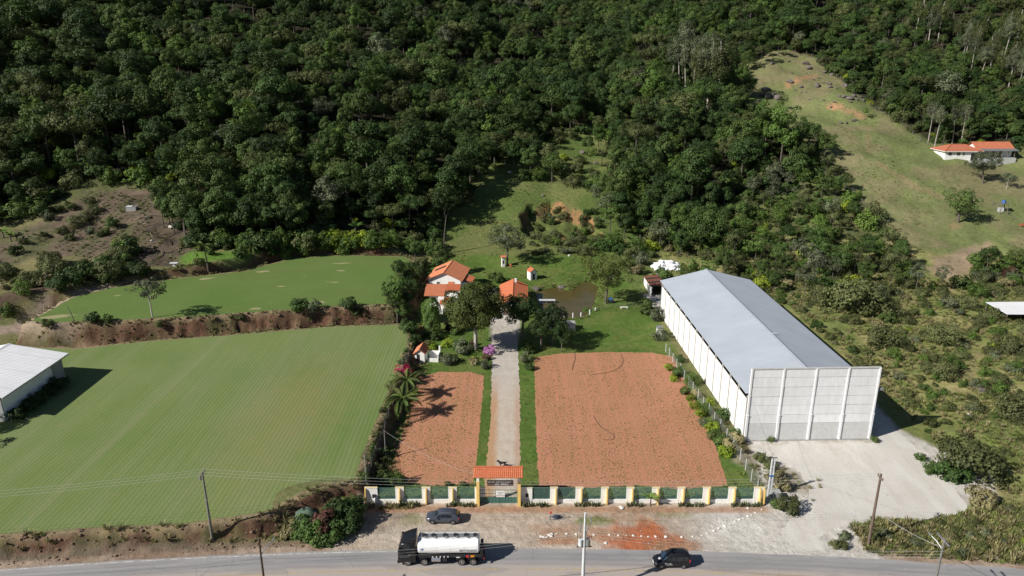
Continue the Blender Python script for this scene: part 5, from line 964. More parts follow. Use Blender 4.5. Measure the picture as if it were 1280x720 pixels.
for x, y in [(205, 285), (212, 278), (218, 292), (226, 285), (222, 270), (208, 268), (232, 296)]: grow('tall1', (x, y), 'feathery bamboo like tall tree right of the cleared plots', 'tree', random.uniform(.6, .85), group='tall growth right of the plots', name='forest_tree')
# left plots
for x, y in [(88, 262), (112, 255), (118, 266), (108, 275), (95, 283), (78, 292), (88, 300), (112, 292), (125, 295), (133, 292), (140, 283), (30, 305), (55, 296), (155, 300), (148, 315), (60, 275), (72, 265), (20, 318)]: grow(kq := random.choice(['scrub2', 'round_dark', 'scrub0', 'scrub2', 'grey']), (x, y), LOOK[kq] + ' bush among the cleared plots on the left hillside', 'bush', random.uniform(.6, 1.15), group='bushes among the cleared plots', name='shrub')
grow('round_dark', (163, 318), 'rounded dark tree in the cleared plots', 'tree', 2.0, name='tree'); grow('banana1', (150, 318), 'banana plant left of the rounded dark tree', 'plant', 1.5, name='banana_plant')
for x, y in [(5, 298), (14, 302), (22, 262), (62, 252), (70, 248), (128, 232), (160, 236), (8, 282), (45, 258)]: grow('banana%d' % random.randrange(2), (x, y), 'banana plant at the shaded forest edge on the left', 'plant', random.uniform(1.0, 1.5), group='banana plants at the left forest edge', name='banana_plant')
for i in range(34):
    x = random.uniform(2, 178); y = 352 - .0 * x + random.uniform(-18, 10) - (x / 178) * 12; grow(kq := random.choice(['scrub0', 'scrub2', 'round_dark', 'dry', 'scrub1', 'round']), (x, y), LOOK[kq] + ' bush on the slope left of the upper field', 'bush', random.uniform(.7, 1.35), group='scrub left of the upper field', name='scrub_bush')
for x, y, s in [(92, 355, 1.9), (110, 348, 2.0), (128, 342, 1.8), (146, 338, 1.5), (74, 362, 1.4)]: grow('round_dark', (x, y), 'big dark bush overhanging the left corner of the upper field', 'bush', s, group='big dark bushes by the upper field corner', name='shrub')
for x, y, k, s in [(117, 403, 'round_dark', .9), (135, 402, 'round', .7), (374, 391, 'round_dark', 1.2), (392, 393, 'grey', 1.0), (437, 390, 'round_dark', 1.1), (446, 392, 'scrub2', .8), (60, 412, 'scrub2', .8), (200, 405, 'scrub2', .7), (300, 402, 'scrub2', .6)]: grow(kq := k, (x, y), LOOK[kq] + ' bush on the soil bank between the two turf fields', 'bush', s, group='bushes on the middle bank', name='shrub')
for x, y in [(28, 368), (8, 392)]: grow('scrub3', (x, y), 'bright green bush beside the dirt track at far left', 'bush', 1.0, group='bright bushes at far left', name='shrub')
# hedge along the field edge down to the road corner
hedge = [(510, 440), (504, 455), (498, 470), (492, 485), (486, 500), (480, 515), (475, 530), (470, 545), (466, 560), (462, 575), (458, 590), (454, 603), (470, 565), (477, 545), (484, 525), (478, 575), (472, 590), (468, 600), (484, 598), (498, 600), (507, 447), (489, 493), (483, 508), (473, 537), (468, 552), (464, 567)]
for x, y in hedge: grow(kq := random.choice(['scrub2', 'dry', 'grey', 'dry', 'scrub0', 'round']), (x + random.uniform(-2, 2), y), LOOK[kq] + ' bush in the hedge along the striped field', 'bush', random.uniform(.3, .52), group='hedge along the striped field', name='hedge_shrub')
def hedge_one(k, p, lb, s, nm='shrub', cat='bush'): return grow(k, p, lb, cat, s, name=nm)
hedge_one('copper', (404, 668), 'reddish brown leaved shrub on the roadside corner', 1.25); hedge_one('round', (383, 670), 'green shrub left of the reddish shrub', 1.15); hedge_one('round_dark', (432, 650), 'dark tree beside the left end of the boundary wall', 1.4, 'tree', 'tree'); hedge_one('round_dark', (420, 652), 'dark bush between reddish shrub and wall', 1.15)
hedge_one('round', (441, 640), 'leafy bush touching the wall end', 1.05); hedge_one('scrub3', (395, 676), 'low green shrub at the foot of the corner bank', .9); hedge_one('round', (410, 678), 'low rounded shrub under the reddish shrub', .9); hedge_one('round_dark', (426, 668), 'shaded dark shrub above the ditch', 1.1); hedge_one('round_dark', (440, 662), 'dark shrub at the edge of the ditch', 1.0)
hedge_one('magenta', (462, 613), 'small red flowering plant behind the wall end', .45); hedge_one('dry', (362, 668), 'brown dry shrub on the roadside bank', .9)
# green netting over a heap
p = g1(382, 640); o = thing('netted_heap', 'heap under grey green netting at the field corner', 'heap', p); g = np.random.default_rng(9); rings = []
for k in range(7):
    a = k / 6; rr_ = 1.6 * math.cos(a * math.pi / 2) + .02; rings.append([(math.cos(t) * rr_ * (1 + g.normal(0, .10) + .12 * math.sin(3 * t + k)), math.sin(t) * rr_ * .8 * (1 + g.normal(0, .10)), -.3 + 1.55 * math.sin(a * math.pi / 2) * (1 + g.normal(0, .05))) for t in np.linspace(0, 2 * math.pi, 19)[:-1]])
M['netting'] = plain('green_netting', (.10, .15, .11), (.07, .10, .075), 5, .8, bump=.6); MB().loft(rings).build('netting', M['netting'], o, True); MB().tube([(-1.5, -.9, -.1), (1.4, -1.0, -.1)], .1, 6).build('edge_roll', M['netting'], o)
# dry heap stones and rubble in the corner
# garden beds
gard = [((505, 470), 'magenta', 1.05, 'magenta flowering bougainvillea beside the garden shed'), ((611, 443), 'pink', .95, 'pink flowering bush at the driveway edge'), ((608, 450), 'copper', .5, 'dark red shrub below the pink bush'), ((559, 433), 'round_lime', .95, 'yellow green shrub in the garden lawn'), ((541, 436), 'round_lime', .8, 'lime shrub behind the walled enclosure'), ((545, 424), 'round', .8, 'round shrub below the column tree'), ((580, 441), 'grey', 1.2, 'grey green flower bush in the middle of the garden'), ((575, 436), 'round', .95, 'dark leafy shrub in the middle of the garden'),
 ((560, 455), 'grey', .9, 'tangled bush right of the walled enclosure'), ((567, 452), 'round', .7, 'small shrub in the lower garden'), ((592, 455), 'dry', .6, 'straw coloured clump near the lower driveway'), ((608, 460), 'grey', .7, 'pale shrub by the driveway above the red plot'), ((560, 412), 'copper', .65, 'slim copper leaved tree before the house'), ((592, 432), 'copper', .5, 'copper shrub left of the shade tree trunk'), ((575, 412), 'scrub3', .8, 'green shrub in front of the verandah'), ((585, 405), 'round_lime', .7, 'lime shrub before the white terrace wall'), ((568, 418), 'round', .7, 'leafy shrub below the verandah'), ((525, 470), 'dry', .4, 'dry clump at the edge of the smaller red plot'), ((592, 449), 'round_lime', .45, 'small yellow shrub on the garden lawn'),
 ((524, 420), 'dry', .7, 'brown bush at the upper garden wall'), ((518, 428), 'round_dark', .8, 'dark bush left of the garden shed'), ((661, 440), 'round', .9, 'round shrub at the right edge of the driveway'), ((658, 452), 'grey', .8, 'dull shrub right of the lower driveway'), ((662, 462), 'round_dark', .6, 'low bush above the large red plot'), ((700, 397), 'pink', .75, 'purple flowering bush on the pond dam'), ((698, 392), 'round_lime', .5, 'yellow shrub at the pond edge'), ((733, 392), 'scrub3', .55, 'low green bush at the pond edge'), ((668, 318), 'scrub2', .7, 'low bush behind the white hut'), ((622, 352), 'round', 1.15, 'round bush below the white tower'), ((616, 349), 'round', .8, 'leafy bush beside the white tower bush'),
 ((478, 572), 'banana0', .6, 'small banana plant beside the palms'), ((481, 603), 'round', .8, 'bushy plant behind the left wall'), ((497, 606), 'scrub3', .7, 'green plant behind the wall left of the gate'), ((560, 607), 'round', .3, 'tiny clipped shrub behind the left wall'), ((579, 607), 'round', .3, 'tiny clipped shrub near the gate')]
for p, k, s, lb in gard: grow(k, p, lb, 'bush', s, name='shrub')
# hedge plants along the wire fence left of the warehouse
for i, (x, y, k) in enumerate([(836, 462, 'round_lime'), (842, 476, 'round_lime'), (848, 470, 'round'), (856, 492, 'round'), (862, 500, 'round_lime'), (868, 510, 'round_lime'), (875, 520, 'round_lime'), (882, 515, 'scrub3'), (880, 532, 'grey'), (890, 538, 'round_lime'), (893, 548, 'round'), (897, 530, 'grey'), (902, 556, 'round'), (908, 569, 'round_lime'), (912, 560, 'dry'), (918, 545, 'round'), (922, 552, 'dry'), (925, 565, 'dry'), (864, 480, 'scrub3'), (871, 495, 'dry'), (850, 452, 'round_dark'), (905, 522, 'round'), (888, 505, 'round_lime')]):
    grow(k, (x, y), {'round_lime': 'yellow green bush', 'dry': 'dry brown bush', 'grey': 'greyish bush', 'scrub3': 'bright leafy bush'}.get(k, 'green bush') + ' along the wire fence beside the warehouse', 'bush', random.uniform(.55, .85), group='bushes along the wire fence', name='fence_bush')
for x, y, k, s, lb in [(985, 637, 'scrub2', 1.0, 'dark bush at the right end of the boundary wall'), (972, 635, 'round', .6, 'small bush touching the wall end pillar'), (968, 600, 'dry', .8, 'dry bush beside the twin concrete pole'), (978, 612, 'dry', .7, 'brown bush on the yard edge'), (962, 585, 'scrub2', .7, 'weedy bush between wire fence and yard'), (950, 575, 'scrub2', .6, 'weedy bush by the warehouse corner'), (963, 551, 'round', .4, 'small plant against the front warehouse wall'), (1093, 552, 'round', .4, 'small plant at the right foot of the warehouse wall'), (1190, 600, 'round', 1.4, 'leafy green bush below the broad dark bush'), (1225, 630, 'dry', 1.1, 'tall straw coloured grass bush right of the yard'), (1150, 575, 'round', .5, 'small bush on the yard edge'), (1160, 590, 'scrub3', .6, 'bright plant on the right yard edge')]: grow(k, (x, y), lb, 'bush', s, name='shrub')
for i in range(44):
    x = random.uniform(1030, 1290); y = random.uniform(655, 700 + (x - 1030) * .05); q = at(x, y)
    if q[1] > float(yroad(np.array(q[0]))) + 1.2 and float(sdf(YARD, np.array([q[0]]), np.array([q[1]]))[0]) > .6: grow(kq := random.choice(['scrub2', 'dry', 'scrub0', 'grey', 'round_lime' if x > 1230 else 'scrub2']), (x, y), LOOK[kq] + ' weed clump on the verge between yard and road', 'bush', random.uniform(.25, .48), group='weed clumps on the right verge', name='weed_clump')
tufts('yard_weeds', 700, (33, 52, 79, 98), lambda X, Y: (np.hypot((X - 38) / 5.5, (Y - 89.5) / 4.5) + (fbm(X / 2., Y / 2., 97, 3) - .5) * 2.4 < .8) | (np.hypot((X - 42.5) / 1.6, (Y - 86.8) / 1.1) + (fbm(X, Y, 98, 2) - .5) * 1.5 < .8), 43, .25, .6, [1, 1, 0, 2], 'dry weeds creeping over the gravel yard', .3)
tufts('verge_weeds', 14000, (40, 80, 70, 83), lambda X, Y: (Y > yroad(X) + .9) & (sdf(YARD, X, Y) > .3) & (X > 42 + (fbm(X / 2., Y / 2., 95, 2)) * 3), 41, .4, .85, [0, 1, 1, 0, 2], 'weedy grass between the gravel yard and the road', .36)
tufts('pond_grass', 4000, (2, 26, 150, 190), lambda X, Y: (np.abs(sdf(POND, X, Y) - .5) < .9) & (fbm(X / 1.5, Y / 1.5, 101, 2) > .42) & ~((X > 14) & (np.abs(Y - 158) < 1)), 44, .3, .75, [0, 2, 2, 1], 'grass and reeds fringing the pond', .4)
tufts('wall_weeds', 500, (-19.5, -13, 82.0, 83.2), lambda X, Y: (fbm(X, Y, 96, 2) > .4), 42, .3, .6, [1, 2], 'dry weeds at the foot of the left wall', .25)
# ================================================================ vehicles (built nose towards +x, then turned)
def wheel(parent, x, y, r, w_, m_rim='chrome', side=1):
    t_ = MB(); n = 20; prof = [(r * .62, w_ / 2), (r * .92, w_ / 2), (r, w_ * .3), (r, -w_ * .3), (r * .92, -w_ / 2), (r * .62, -w_ / 2)]
    t_.loft([[(math.cos(2 * math.pi * k / n) * a, c, math.sin(2 * math.pi * k / n) * a) for k in range(n)] for a, c in prof], cap=False); t_.loft([[(math.cos(2 * math.pi * k / n) * r * .63, c, math.sin(2 * math.pi * k / n) * r * .63) for k in range(n)] for c in (-w_ * .25, w_ * .2)])
    o = t_.build('wheel', M['rubber'], parent, True); o.location = (x, y, r); q = MB(); ys = side * w_ * .5
    q.loft([[(math.cos(2 * math.pi * k / n) * a, c, math.sin(2 * math.pi * k / n) * a) for k in range(n)] for a, c in ((r * .64, ys), (r * .56, ys * 1.02), (r * .54, ys * .72))], cap=False)
    for k in range(5):
        a = 2 * math.pi * k / 5; c_, s_ = math.cos(a), math.sin(a); nx_, nz = -s_ * r * .09, c_ * r * .09
        q.add([(c_ * r * d + e_ * nx_, ys * h, s_ * r * d + e_ * nz) for d, h in ((.1, .86), (.58, .96)) for e_ in (-1, 1)], [(0, 1, 3, 2)])
    q.cyl((0, ys * .86, 0), r * .16, w_ * .08, 'y', 10); q.build('rim', M[m_rim], o); return o
def car(o, paint_, Ln, Wd, st, gh, wheels, r=.33, glass='glass'):
    """st: (x, z_bottom, z_top, half width) of the lower body; gh: greenhouse (x, z_belt, z_roof, half width belt, half width roof)"""
    b = MB(); rings = []
    for x, zb, zt, hw in st:
        h = zt - zb; ring = [(x, hw * a, zb + h * c) for a, c in ((.0, 0), (.80, 0), (.95, .12), (1.0, .42), (.985, .72), (.90, .95), (.72, 1.0), (0, 1.03))]; rings.append(ring + [(p[0], -p[1], p[2]) for p in ring[-2:0:-1]])
    b.loft(rings); b.build('body', M[paint_], o, True); b = MB(); rings = []
    for x, zb, zt, hb, ht in gh:
        ring = [(x, 0, zb), (x, hb, zb), (x, hb * .35 + ht * .65, zb + (zt - zb) * .6), (x, ht, zb + (zt - zb) * .9), (x, ht * .8, zt), (x, 0, zt + .03 * (zt - zb > .2))]; rings.append(ring + [(p[0], -p[1], p[2]) for p in ring[-2:0:-1]])
    b.loft(rings); b.build('cabin', M[paint_], o, True)
    for x in wheels:
        for s in (-1, 1):
            wheel(o, x, s * (Wd / 2 - .12), r, .22, 'steel', s); a = MB(); n = 14
            a.loft([[(x + math.cos(math.pi * k / n) * rr_, s * (Wd / 2 - d), r + math.sin(math.pi * k / n) * rr_) for k in range(n + 1)] for rr_, d in ((r * 1.22, -.012), (r * .98, -.008))], cap=False, closed=False); a.build('wheel_arch', M['rubber'], o)
def side_glass(o, quads, Wd, m='glass', name='side_window'):
    for q in quads:
        for s in (-1, 1):
            MB().quad(*[(x, s * y, z) for x, y, z in q]).build(name, M[m], o)
px0 = at(554, 652, 0); o = thing('parked_car', 'dark grey crossover car parked on the dirt before the boundary wall', 'car', (px0[0], px0[1] + .2, .012), math.pi - .02)
car(o, 'grey_paint', 4.35, 1.8, [(-2.16, .45, .72, .62), (-2.12, .36, .98, .80), (-1.9, .26, 1.03, .87), (-1.3, .22, 1.02, .9), (0, .22, .99, .9), (.9, .22, .98, .9), (1.45, .24, .93, .88), (1.95, .27, .84, .82), (2.14, .34, .70, .66), (2.18, .4, .6, .55)],
    [(-2.02, .98, 1.03, .78, .72), (-1.75, .98, 1.36, .80, .62), (-1.3, 1.0, 1.52, .83, .62), (-.4, .98, 1.58, .84, .63), (.25, .97, 1.54, .84, .62), (.62, .97, 1.36, .83, .66), (1.08, .96, .99, .80, .74)], (-1.32, 1.33), .34)
side_glass(o, [[(-.28, .83, 1.04), (.22, .835, 1.04), (.10, .715, 1.40), (-.28, .70, 1.43)], [(.29, .83, 1.04), (.80, .82, 1.02), (.52, .72, 1.26), (.22, .715, 1.38)], [(-1.2, .825, 1.06), (-.36, .84, 1.04), (-.36, .71, 1.43), (-1.1, .70, 1.38)]], 1.8)
MB().quad((.66, -.66, 1.365), (.66, .66, 1.365), (1.06, .72, 1.03), (1.06, -.72, 1.03)).build('windscreen', M['glass'], o); MB().quad((-1.78, -.56, 1.37), (-2.03, -.66, 1.06), (-2.03, .66, 1.06), (-1.78, .56, 1.37)).build('rear_window', M['glass'], o)
for s in (-1, 1):
    MB().box(1.93, 2.12, s * .70 - .1, s * .70 + .1, .66, .77).build('headlight', M['chrome'], o, bevel=.02); MB().box(-2.16, -2.0, s * .70 - .12, s * .70 + .12, .78, .90).build('tail_light', M['red'], o, bevel=.02)
    MB().box(.62, .82, s * .98 - .09, s * .98 + .09, 1.0, 1.12).build('mirror', M['grey_paint'], o, bevel=.03); MB().box(-1.1, .3, s * .55 - .02, s * .55 + .02, 1.57, 1.61).build('roof_rail', M['steel'], o)
    for x in (-.4, -1.05): MB().box(x, x + .16, s * .91 - .015, s * .91 + .015, .84, .87).build('door_handle', M['steel'], o)
MB().box(2.10, 2.19, -.5, .5, .42, .58).build('grille', M['rubber'], o); MB().box(-2.19, -2.13, -.26, .26, .55, .67).build('number_plate', M['white_paint'], o)
p = at(840, 711, 0); o = thing('black_van', 'black hatchback van with white door lettering driving on the road', 'car', (p[0], p[1] + .75, .015), math.pi + .02)
car(o, 'black_paint', 4.2, 1.72, [(-2.06, .42, .95, .74), (-2.02, .30, 1.02, .83), (-1.6, .25, 1.03, .86), (0, .23, 1.01, .86), (1.0, .24, .99, .86), (1.5, .25, .92, .84), (1.95, .3, .78, .78), (2.1, .36, .62, .64)],
    [(-2.04, 1.0, 1.06, .80, .76), (-1.98, 1.0, 1.66, .80, .66), (-1.7, 1.0, 1.78, .82, .66), (-.5, 1.0, 1.82, .83, .67), (.1, 1.0, 1.78, .83, .66), (.55, 1.0, 1.5, .82, .68), (1.2, .98, 1.02, .79, .74)], (-1.3, 1.32), .32)
side_glass(o, [[(-.35, .825, 1.07), (.25, .825, 1.07), (.08, .735, 1.60), (-.35, .735, 1.63)], [(.32, .825, 1.07), (.9, .81, 1.05), (.5, .73, 1.36), (.2, .735, 1.54)], [(-1.25, .825, 1.07), (-.43, .825, 1.07), (-.43, .735, 1.63), (-1.25, .735, 1.62)], [(-1.85, .80, 1.08), (-1.33, .82, 1.07), (-1.33, .735, 1.62), (-1.78, .73, 1.58)]], 1.72)
MB().quad((.60, -.70, 1.50), (.60, .70, 1.50), (1.16, .74, 1.07), (1.16, -.74, 1.07)).build('windscreen', M['glass_blue'], o); MB().quad((-2.03, -.66, 1.62), (-2.07, -.70, 1.12), (-2.07, .70, 1.12), (-2.03, .66, 1.62)).build('rear_window', M['glass'], o)
text('SERVIÇO', .19, M['ink_white'], o, (.55, .866, .80), (math.pi / 2, 0, math.pi)); text('24 HORAS', .15, M['ink_white'], o, (.35, .868, .64), (math.pi / 2, 0, math.pi)); MB().loft([[(1.35 + .22 * math.cos(t), .1 + .20 * math.sin(t), z) for t in np.linspace(0, 6.283, 13)[:-1]] for z in (.955, .972)]).build('bonnet_emblem', M['ink_white'], o)
for s in (-1, 1):
    MB().box(1.80, 2.04, s * .66 - .13, s * .66 + .13, .66, .80).build('headlight', M['chrome'], o, bevel=.03); MB().box(-2.10, -1.98, s * .74 - .07, s * .74 + .07, .85, 1.2).build('tail_light', M['red'], o, bevel=.02)
    MB().box(.78, .96, s * .94 - .1, s * .94 + .1, 1.04, 1.2).build('mirror', M['black_paint'], o, bevel=.03); MB().box(-1.6, .2, s * .56 - .02, s * .56 + .02, 1.82, 1.87).build('roof_rail', M['dark_metal'], o)
MB().box(-2.14, -2.06, -.26, .26, .6, .72).build('number_plate', M['white_paint'], o); MB().box(2.06, 2.13, -.28, .28, .42, .54).build('number_plate', M['white_paint'], o)
# tanker truck
p = at(551, 709, 0); o = thing('tanker_truck', 'four axle tanker truck with black cab and white tank', 'truck', (p[0] + .1, p[1] + 1.45, .015), math.pi + .01); x0 = -5.0
b = MB()
st = [(3.05, .55, 3.1, 1.22), (3.12, .5, 3.15, 1.25), (4.6, .45, 3.12, 1.25), (4.95, .42, 2.7, 1.23), (5.12, .42, 1.7, 1.2), (5.16, .45, 1.2, 1.16)]; rings = []
for x, zb, zt, hw in st:
    h = zt - zb; ring = [(x, hw * a, zb + h * c) for a, c in ((0, 0), (.95, 0), (1, .06), (1, .9), (.94, .97), (.84, 1.0), (0, 1.02))]; rings.append(ring + [(q[0], -q[1], q[2]) for q in ring[-2:0:-1]])
b.loft(rings); b.build('cab', M['black_paint'], o, True)
b = MB(); b.loft([[(x, hw * a, zb + (zt - zb) * c) for a, c in ((-1, 0), (1, 0), (.95, .8), (.8, 1), (-.8, 1), (-.95, .8))] for x, zb, zt, hw in ((3.0, 3.0, 3.78, 1.12), (3.25, 3.05, 3.72, 1.12), (4.1, 3.1, 3.42, 1.05), (4.65, 3.08, 3.16, .95))]); b.build('roof_spoiler', M['black_paint'], o, True)
MB().quad((4.66, -1.08, 3.02), (4.98, -1.12, 2.05), (4.98, 1.12, 2.05), (4.66, 1.08, 3.02)).build('windscreen_back', M['black_paint'], o)
MB().quad((4.72, -1.06, 2.98), (5.07, -1.10, 2.05), (5.07, 1.10, 2.05), (4.72, 1.06, 2.98)).build('windscreen', M['glass'], o)
for s in (-1, 1):
    MB().quad((3.75, s * 1.262, 2.05), (4.75, s * 1.256, 2.0), (4.6, s * 1.255, 2.75), (3.75, s * 1.26, 2.85)).build('side_window', M['glass'], o)
    MB().box(3.55, 4.8, s * 1.25 - .02, s * 1.25 + .02, .95, 1.9).build('door', M['black_paint'], o, bevel=.02); MB().box(3.62, 3.9, s * 1.27 - .02, s * 1.27 + .02, 1.55, 1.62).build('door_handle', M['steel'], o); MB().box(3.8, 4.9, s * 1.262 - .012, s * 1.262 + .012, 1.30, 1.34).build('door_trim', M['steel'], o)
    MB().box(4.75, 4.98, s * 1.5 - .12, s * 1.5 + .12, 2.1, 2.75).build('mirror', M['black_paint'], o, bevel=.04); MB().box(5.05, 5.2, s * .95 - .18, s * .95 + .18, .7, .92).build('headlight', M['chrome'], o, bevel=.02)
MB().box(5.0, 5.25, -1.22, 1.22, .38, .68).build('bumper', M['black_paint'], o, bevel=.04); MB().box(5.13, 5.2, -.8, .8, 1.05, 1.75).build('grille', M['rubber'], o)
MB().box(-5.0, 3.04, -.45, .45, .72, 1.02).build('chassis', M['dark_metal'], o); MB().box(-4.75, 2.75, -1.12, 1.12, 1.10, 1.32).build('tank_cradle', M['dark_metal'], o)
b = MB(); n = 28; rings = []
for x, k in ((2.86, .70), (2.80, .90), (2.70, 1.0), (-4.3, 1.0), (-4.40, .9), (-4.46, .70)): rings.append([(x, math.copysign(abs(math.cos(t)) ** .78, math.cos(t)) * 1.22 * k, 2.32 + math.copysign(abs(math.sin(t)) ** .78, math.sin(t)) * .99 * k) for t in np.linspace(0, 2 * math.pi, n + 1)[:-1]])
b.loft(rings); b.build('tank', M['tank_white'], o, True)
for x in (2.4, .65, -1.0, -2.7, -4.1): MB().loft([[(x + d, math.copysign(abs(math.cos(t)) ** .78, math.cos(t)) * 1.232, 2.32 + math.copysign(abs(math.sin(t)) ** .78, math.sin(t)) * 1.0) for t in np.linspace(0, 2 * math.pi, n + 1)[:-1]] for d in (-.04, .04)], cap=False).build('tank_band', M['tank_white'], o, True)
MB().box(-4.2, 2.6, -.36, .36, 3.30, 3.36).build('walkway', M['steel'], o)
for s in (-1, 1):
    r_ = MB(); r_.tube([(-4.25, s * .62, 3.55), (2.65, s * .62, 3.55)], .025, 6)
    for k in range(8): r_.tube([(-4.2 + k * .97, s * .62, 3.2), (-4.2 + k * .97, s * .62, 3.55)], .02, 5)
    r_.build('handrail', M['steel'], o)
for x in (2.1, 1.0, -.35, -1.6, -2.85, -3.95): h_ = MB().cyl((x, 0, 3.42), .27, .14, 'z', 16).build('manhole', M['dark_metal'], o, True); MB().box(x - .3, x - .1, .3, .5, 3.36, 3.52).build('hatch_lock', M['steel'], h_)
for x in (4.05, 2.05, -2.35, -3.7):
    for s in (-1, 1):
        wheel(o, x, s * (1.08 if x > 1 else 1.02), .50, .30 if x > 1 else .46, 'chrome', s); f = MB(); k_ = 12
        f.loft([[(x + math.cos(math.pi * j / k_) * rr_, s * y, .52 + math.sin(math.pi * j / k_) * rr_) for j in range(k_ + 1)] for rr_, y in ((.62, 1.26), (.62, .8), (.58, .8), (.58, 1.26))], cap=False, closed=False); f.build('mudguard', M['rubber'], o, True)
for s in (-1, 1):
    MB().tube([(.15, s * 1.0, .78), (1.2, s * 1.0, .78)], .30, 16).build('fuel_tank', M['chrome'], o, True); MB().box(-.6, .0, s * 1.05 - .12, s * 1.05 + .12, .55, 1.0).build('tool_box', M['dark_metal'], o)
    for k in range(5): MB().cyl((-.75 + k * .45, s * 1.12, 1.20), .07, .14, 'y', 8).build('valve_cap', M['white_paint'], o)
    MB().loft([[(-3.05 + .19 * math.cos(t), s * 1.125 + d, 1.22 + .19 * math.sin(t)) for t in np.linspace(0, 6.283, 9)[:-1]] for d in (-.015, .02)]).build('hazard_sign', M['red'], o); MB().box(-3.85, -3.4, s * 1.125 - .015, s * 1.125 + .02, 1.08, 1.38).build('hazard_plate', M['orange'], o); MB().box(-2.2, -1.7, s * 1.125 - .01, s * 1.125 + .015, 1.05, 1.15).build('side_plate', M['white_paint'], o)
    text('BETTANINI', .40, M['ink'], o, (-3.1, s * 1.25, 2.12), (math.pi / 2 - (.12 if s < 0 else -.12), 0, 0) if s < 0 else (math.pi / 2 - .12, 0, math.pi)); MB().quad((2.5, s * 1.225, 2.2), (2.1, s * 1.228, 2.2), (2.1, s * 1.226, 2.42), (2.45, s * 1.224, 2.42)).build('tank_emblem', M['blue'], o)
    MB().box(-5.02, -4.9, s * .9 - .2, s * .9 + .2, .85, 1.05).build('tail_light', M['red'], o)
MB().box(-5.05, -4.95, -1.22, 1.22, .62, .8).build('rear_bumper', M['dark_metal'], o); MB().box(-4.9, -4.55, -1.15, 1.15, 1.05, 2.0).build('pump_cabinet', M['black_paint'], o, bevel=.03); MB().tube([(-4.5, .7, 1.0), (-4.5, .7, 3.4), (-4.55, .3, 3.45)], .03, 6).build('rear_ladder', M['steel'], o)
# ================================================================ power poles and wires
def pole(px, h, label, r0=.17, r1=.10, m='concrete_pole', arms=(), lamp=None, square=False, transformer=False, axis=0.0):
    o = thing('utility_pole', label, 'utility pole', px, axis); b = MB(); b.tube([(0, 0, -.3), (0, 0, h * .5), (0, 0, h)], [r0, (r0 + r1) / 2, r1], 4 if square else 10); b.build('shaft', M[m], o, not square)
    for z, wd in arms:
        a = MB().box(-.06, .06, -wd / 2, wd / 2, z, z + .12).build('crossarm', M['wood' if m != 'concrete_pale' else 'steel'], o)
        for k in (-1, 0, 1): MB().tube([(0, k * wd * .44, z + .12), (0, k * wd * .44, z + .22), (0, k * wd * .44, z + .36)], [.04, .075, .05], 8).build('insulator', M['rust' if m == 'wood_pole' else 'steel'], a, True)
    if lamp:
        z, dx, dy = lamp; a = MB().tube([(0, 0, z), (dx * .5, dy * .5, z + .5), (dx, dy, z + .75)], .05, 6).build('lamp_arm', M['steel'], o, True); q = MB(); q.loft([[(dx + math.cos(t) * r_ * .6 + s * .0, dy + k * .5 + math.sin(t) * .0, z + .75 + math.sin(t) * r_ * .5) for t in np.linspace(0, 6.283, 9)[:-1]] for k, r_, s in ((-.3, .08, 0), (0, .14, 0), (.6, .18, 0), (.9, .08, 0))]); q.build('lamp_head', M['steel'], a, True)
    if transformer:
        for k in (-.62, .62): MB().cyl((k * .65, 0, 7.2), .24, .85, 'z', 14).build('transformer', M['concrete_pale' if k < 0 else 'steel'], o, True)
        MB().box(-.8, .8, -.06, .06, 6.6, 6.7).build('bracket', M['dark_metal'], o)
        for k in (-.75, -.5, .5, .75): MB().cyl((k, -.05, 7.95), .05, .3, 'z', 6).build('bushing', M['rust'], o)
        for k in range(5): MB().cyl((-.45, 0, 8.6 + k * .32), .08, .2, 'z', 7).build('fuse', M['steel'], o)
    return o
P1 = at(266, 677); P2 = (-25.7, 61.6, 0); P3 = (7.85, 65.8, 0); P4 = (43.9, 74.6, 0); P5 = (44.4, 62.3, 0); PL = (-78.0, 68.5, 0)
pole(P1, 9.9, 'dark concrete pole on the roadside bank below the striped field', .18, .10, arms=((9.55, 1.5),), lamp=None); pole(PL, 9.9, 'far left concrete pole outside the shed', .18, .10, arms=((9.55, 1.5),))
q = [c for c in C.objects if c.get('label', '').startswith('dark concrete pole on')][0]; MB().cyl((-.35, 0, 9.1), .16, .5, 'z', 8).build('surge_arrester', M['steel'], q, True); MB().box(-.14, .14, -.14, .14, 6.0, 6.15).build('pole_band', M['steel'], q)
pole(P2, 10.9, 'dark wooden street light pole on the near side at left', .15, .10, 'wood_pole', arms=((10.2, .6),), lamp=(8.9, .9, 1.4)); pole(P3, 10.95, 'pale concrete transformer pole in the middle of the near roadside', .22, .12, 'concrete_pale', arms=((10.5, 1.0),), lamp=(8.0, .9, 1.6), transformer=True, square=False)
pole(P4, 10.1, 'brown wooden pole on the grassy verge right of the gravel yard', .19, .13, 'wood_pole', arms=((9.5, 1.2),)); pole(P5, 10.3, 'pale street light pole at the lower right', .16, .11, 'concrete_pole', lamp=(9.0, -.6, 1.4)); MB().box(-.06, .06, -.9, 1.3, 10.0, 10.12).build('crossarm', M['steel'], C.objects['lamp_head'].parent.parent if False else [c for c in C.objects if c.get('label', '').startswith('pale street light')][0])
o = thing('utility_pole', 'twin pale concrete pole with blue band at the wall corner', 'utility pole', (35.2, 85.0, 0)); MB().box(-.26, -.10, -.1, .1, -.3, 5.9).build('shaft', M['concrete_pale'], o); MB().box(.10, .26, -.1, .1, -.3, 5.9).build('shaft', M['concrete_pale'], o)
for k in range(6): MB().box(-.099, .099, -.08, .08, .5 + k, .65 + k).build('rung', M['concrete'], o)
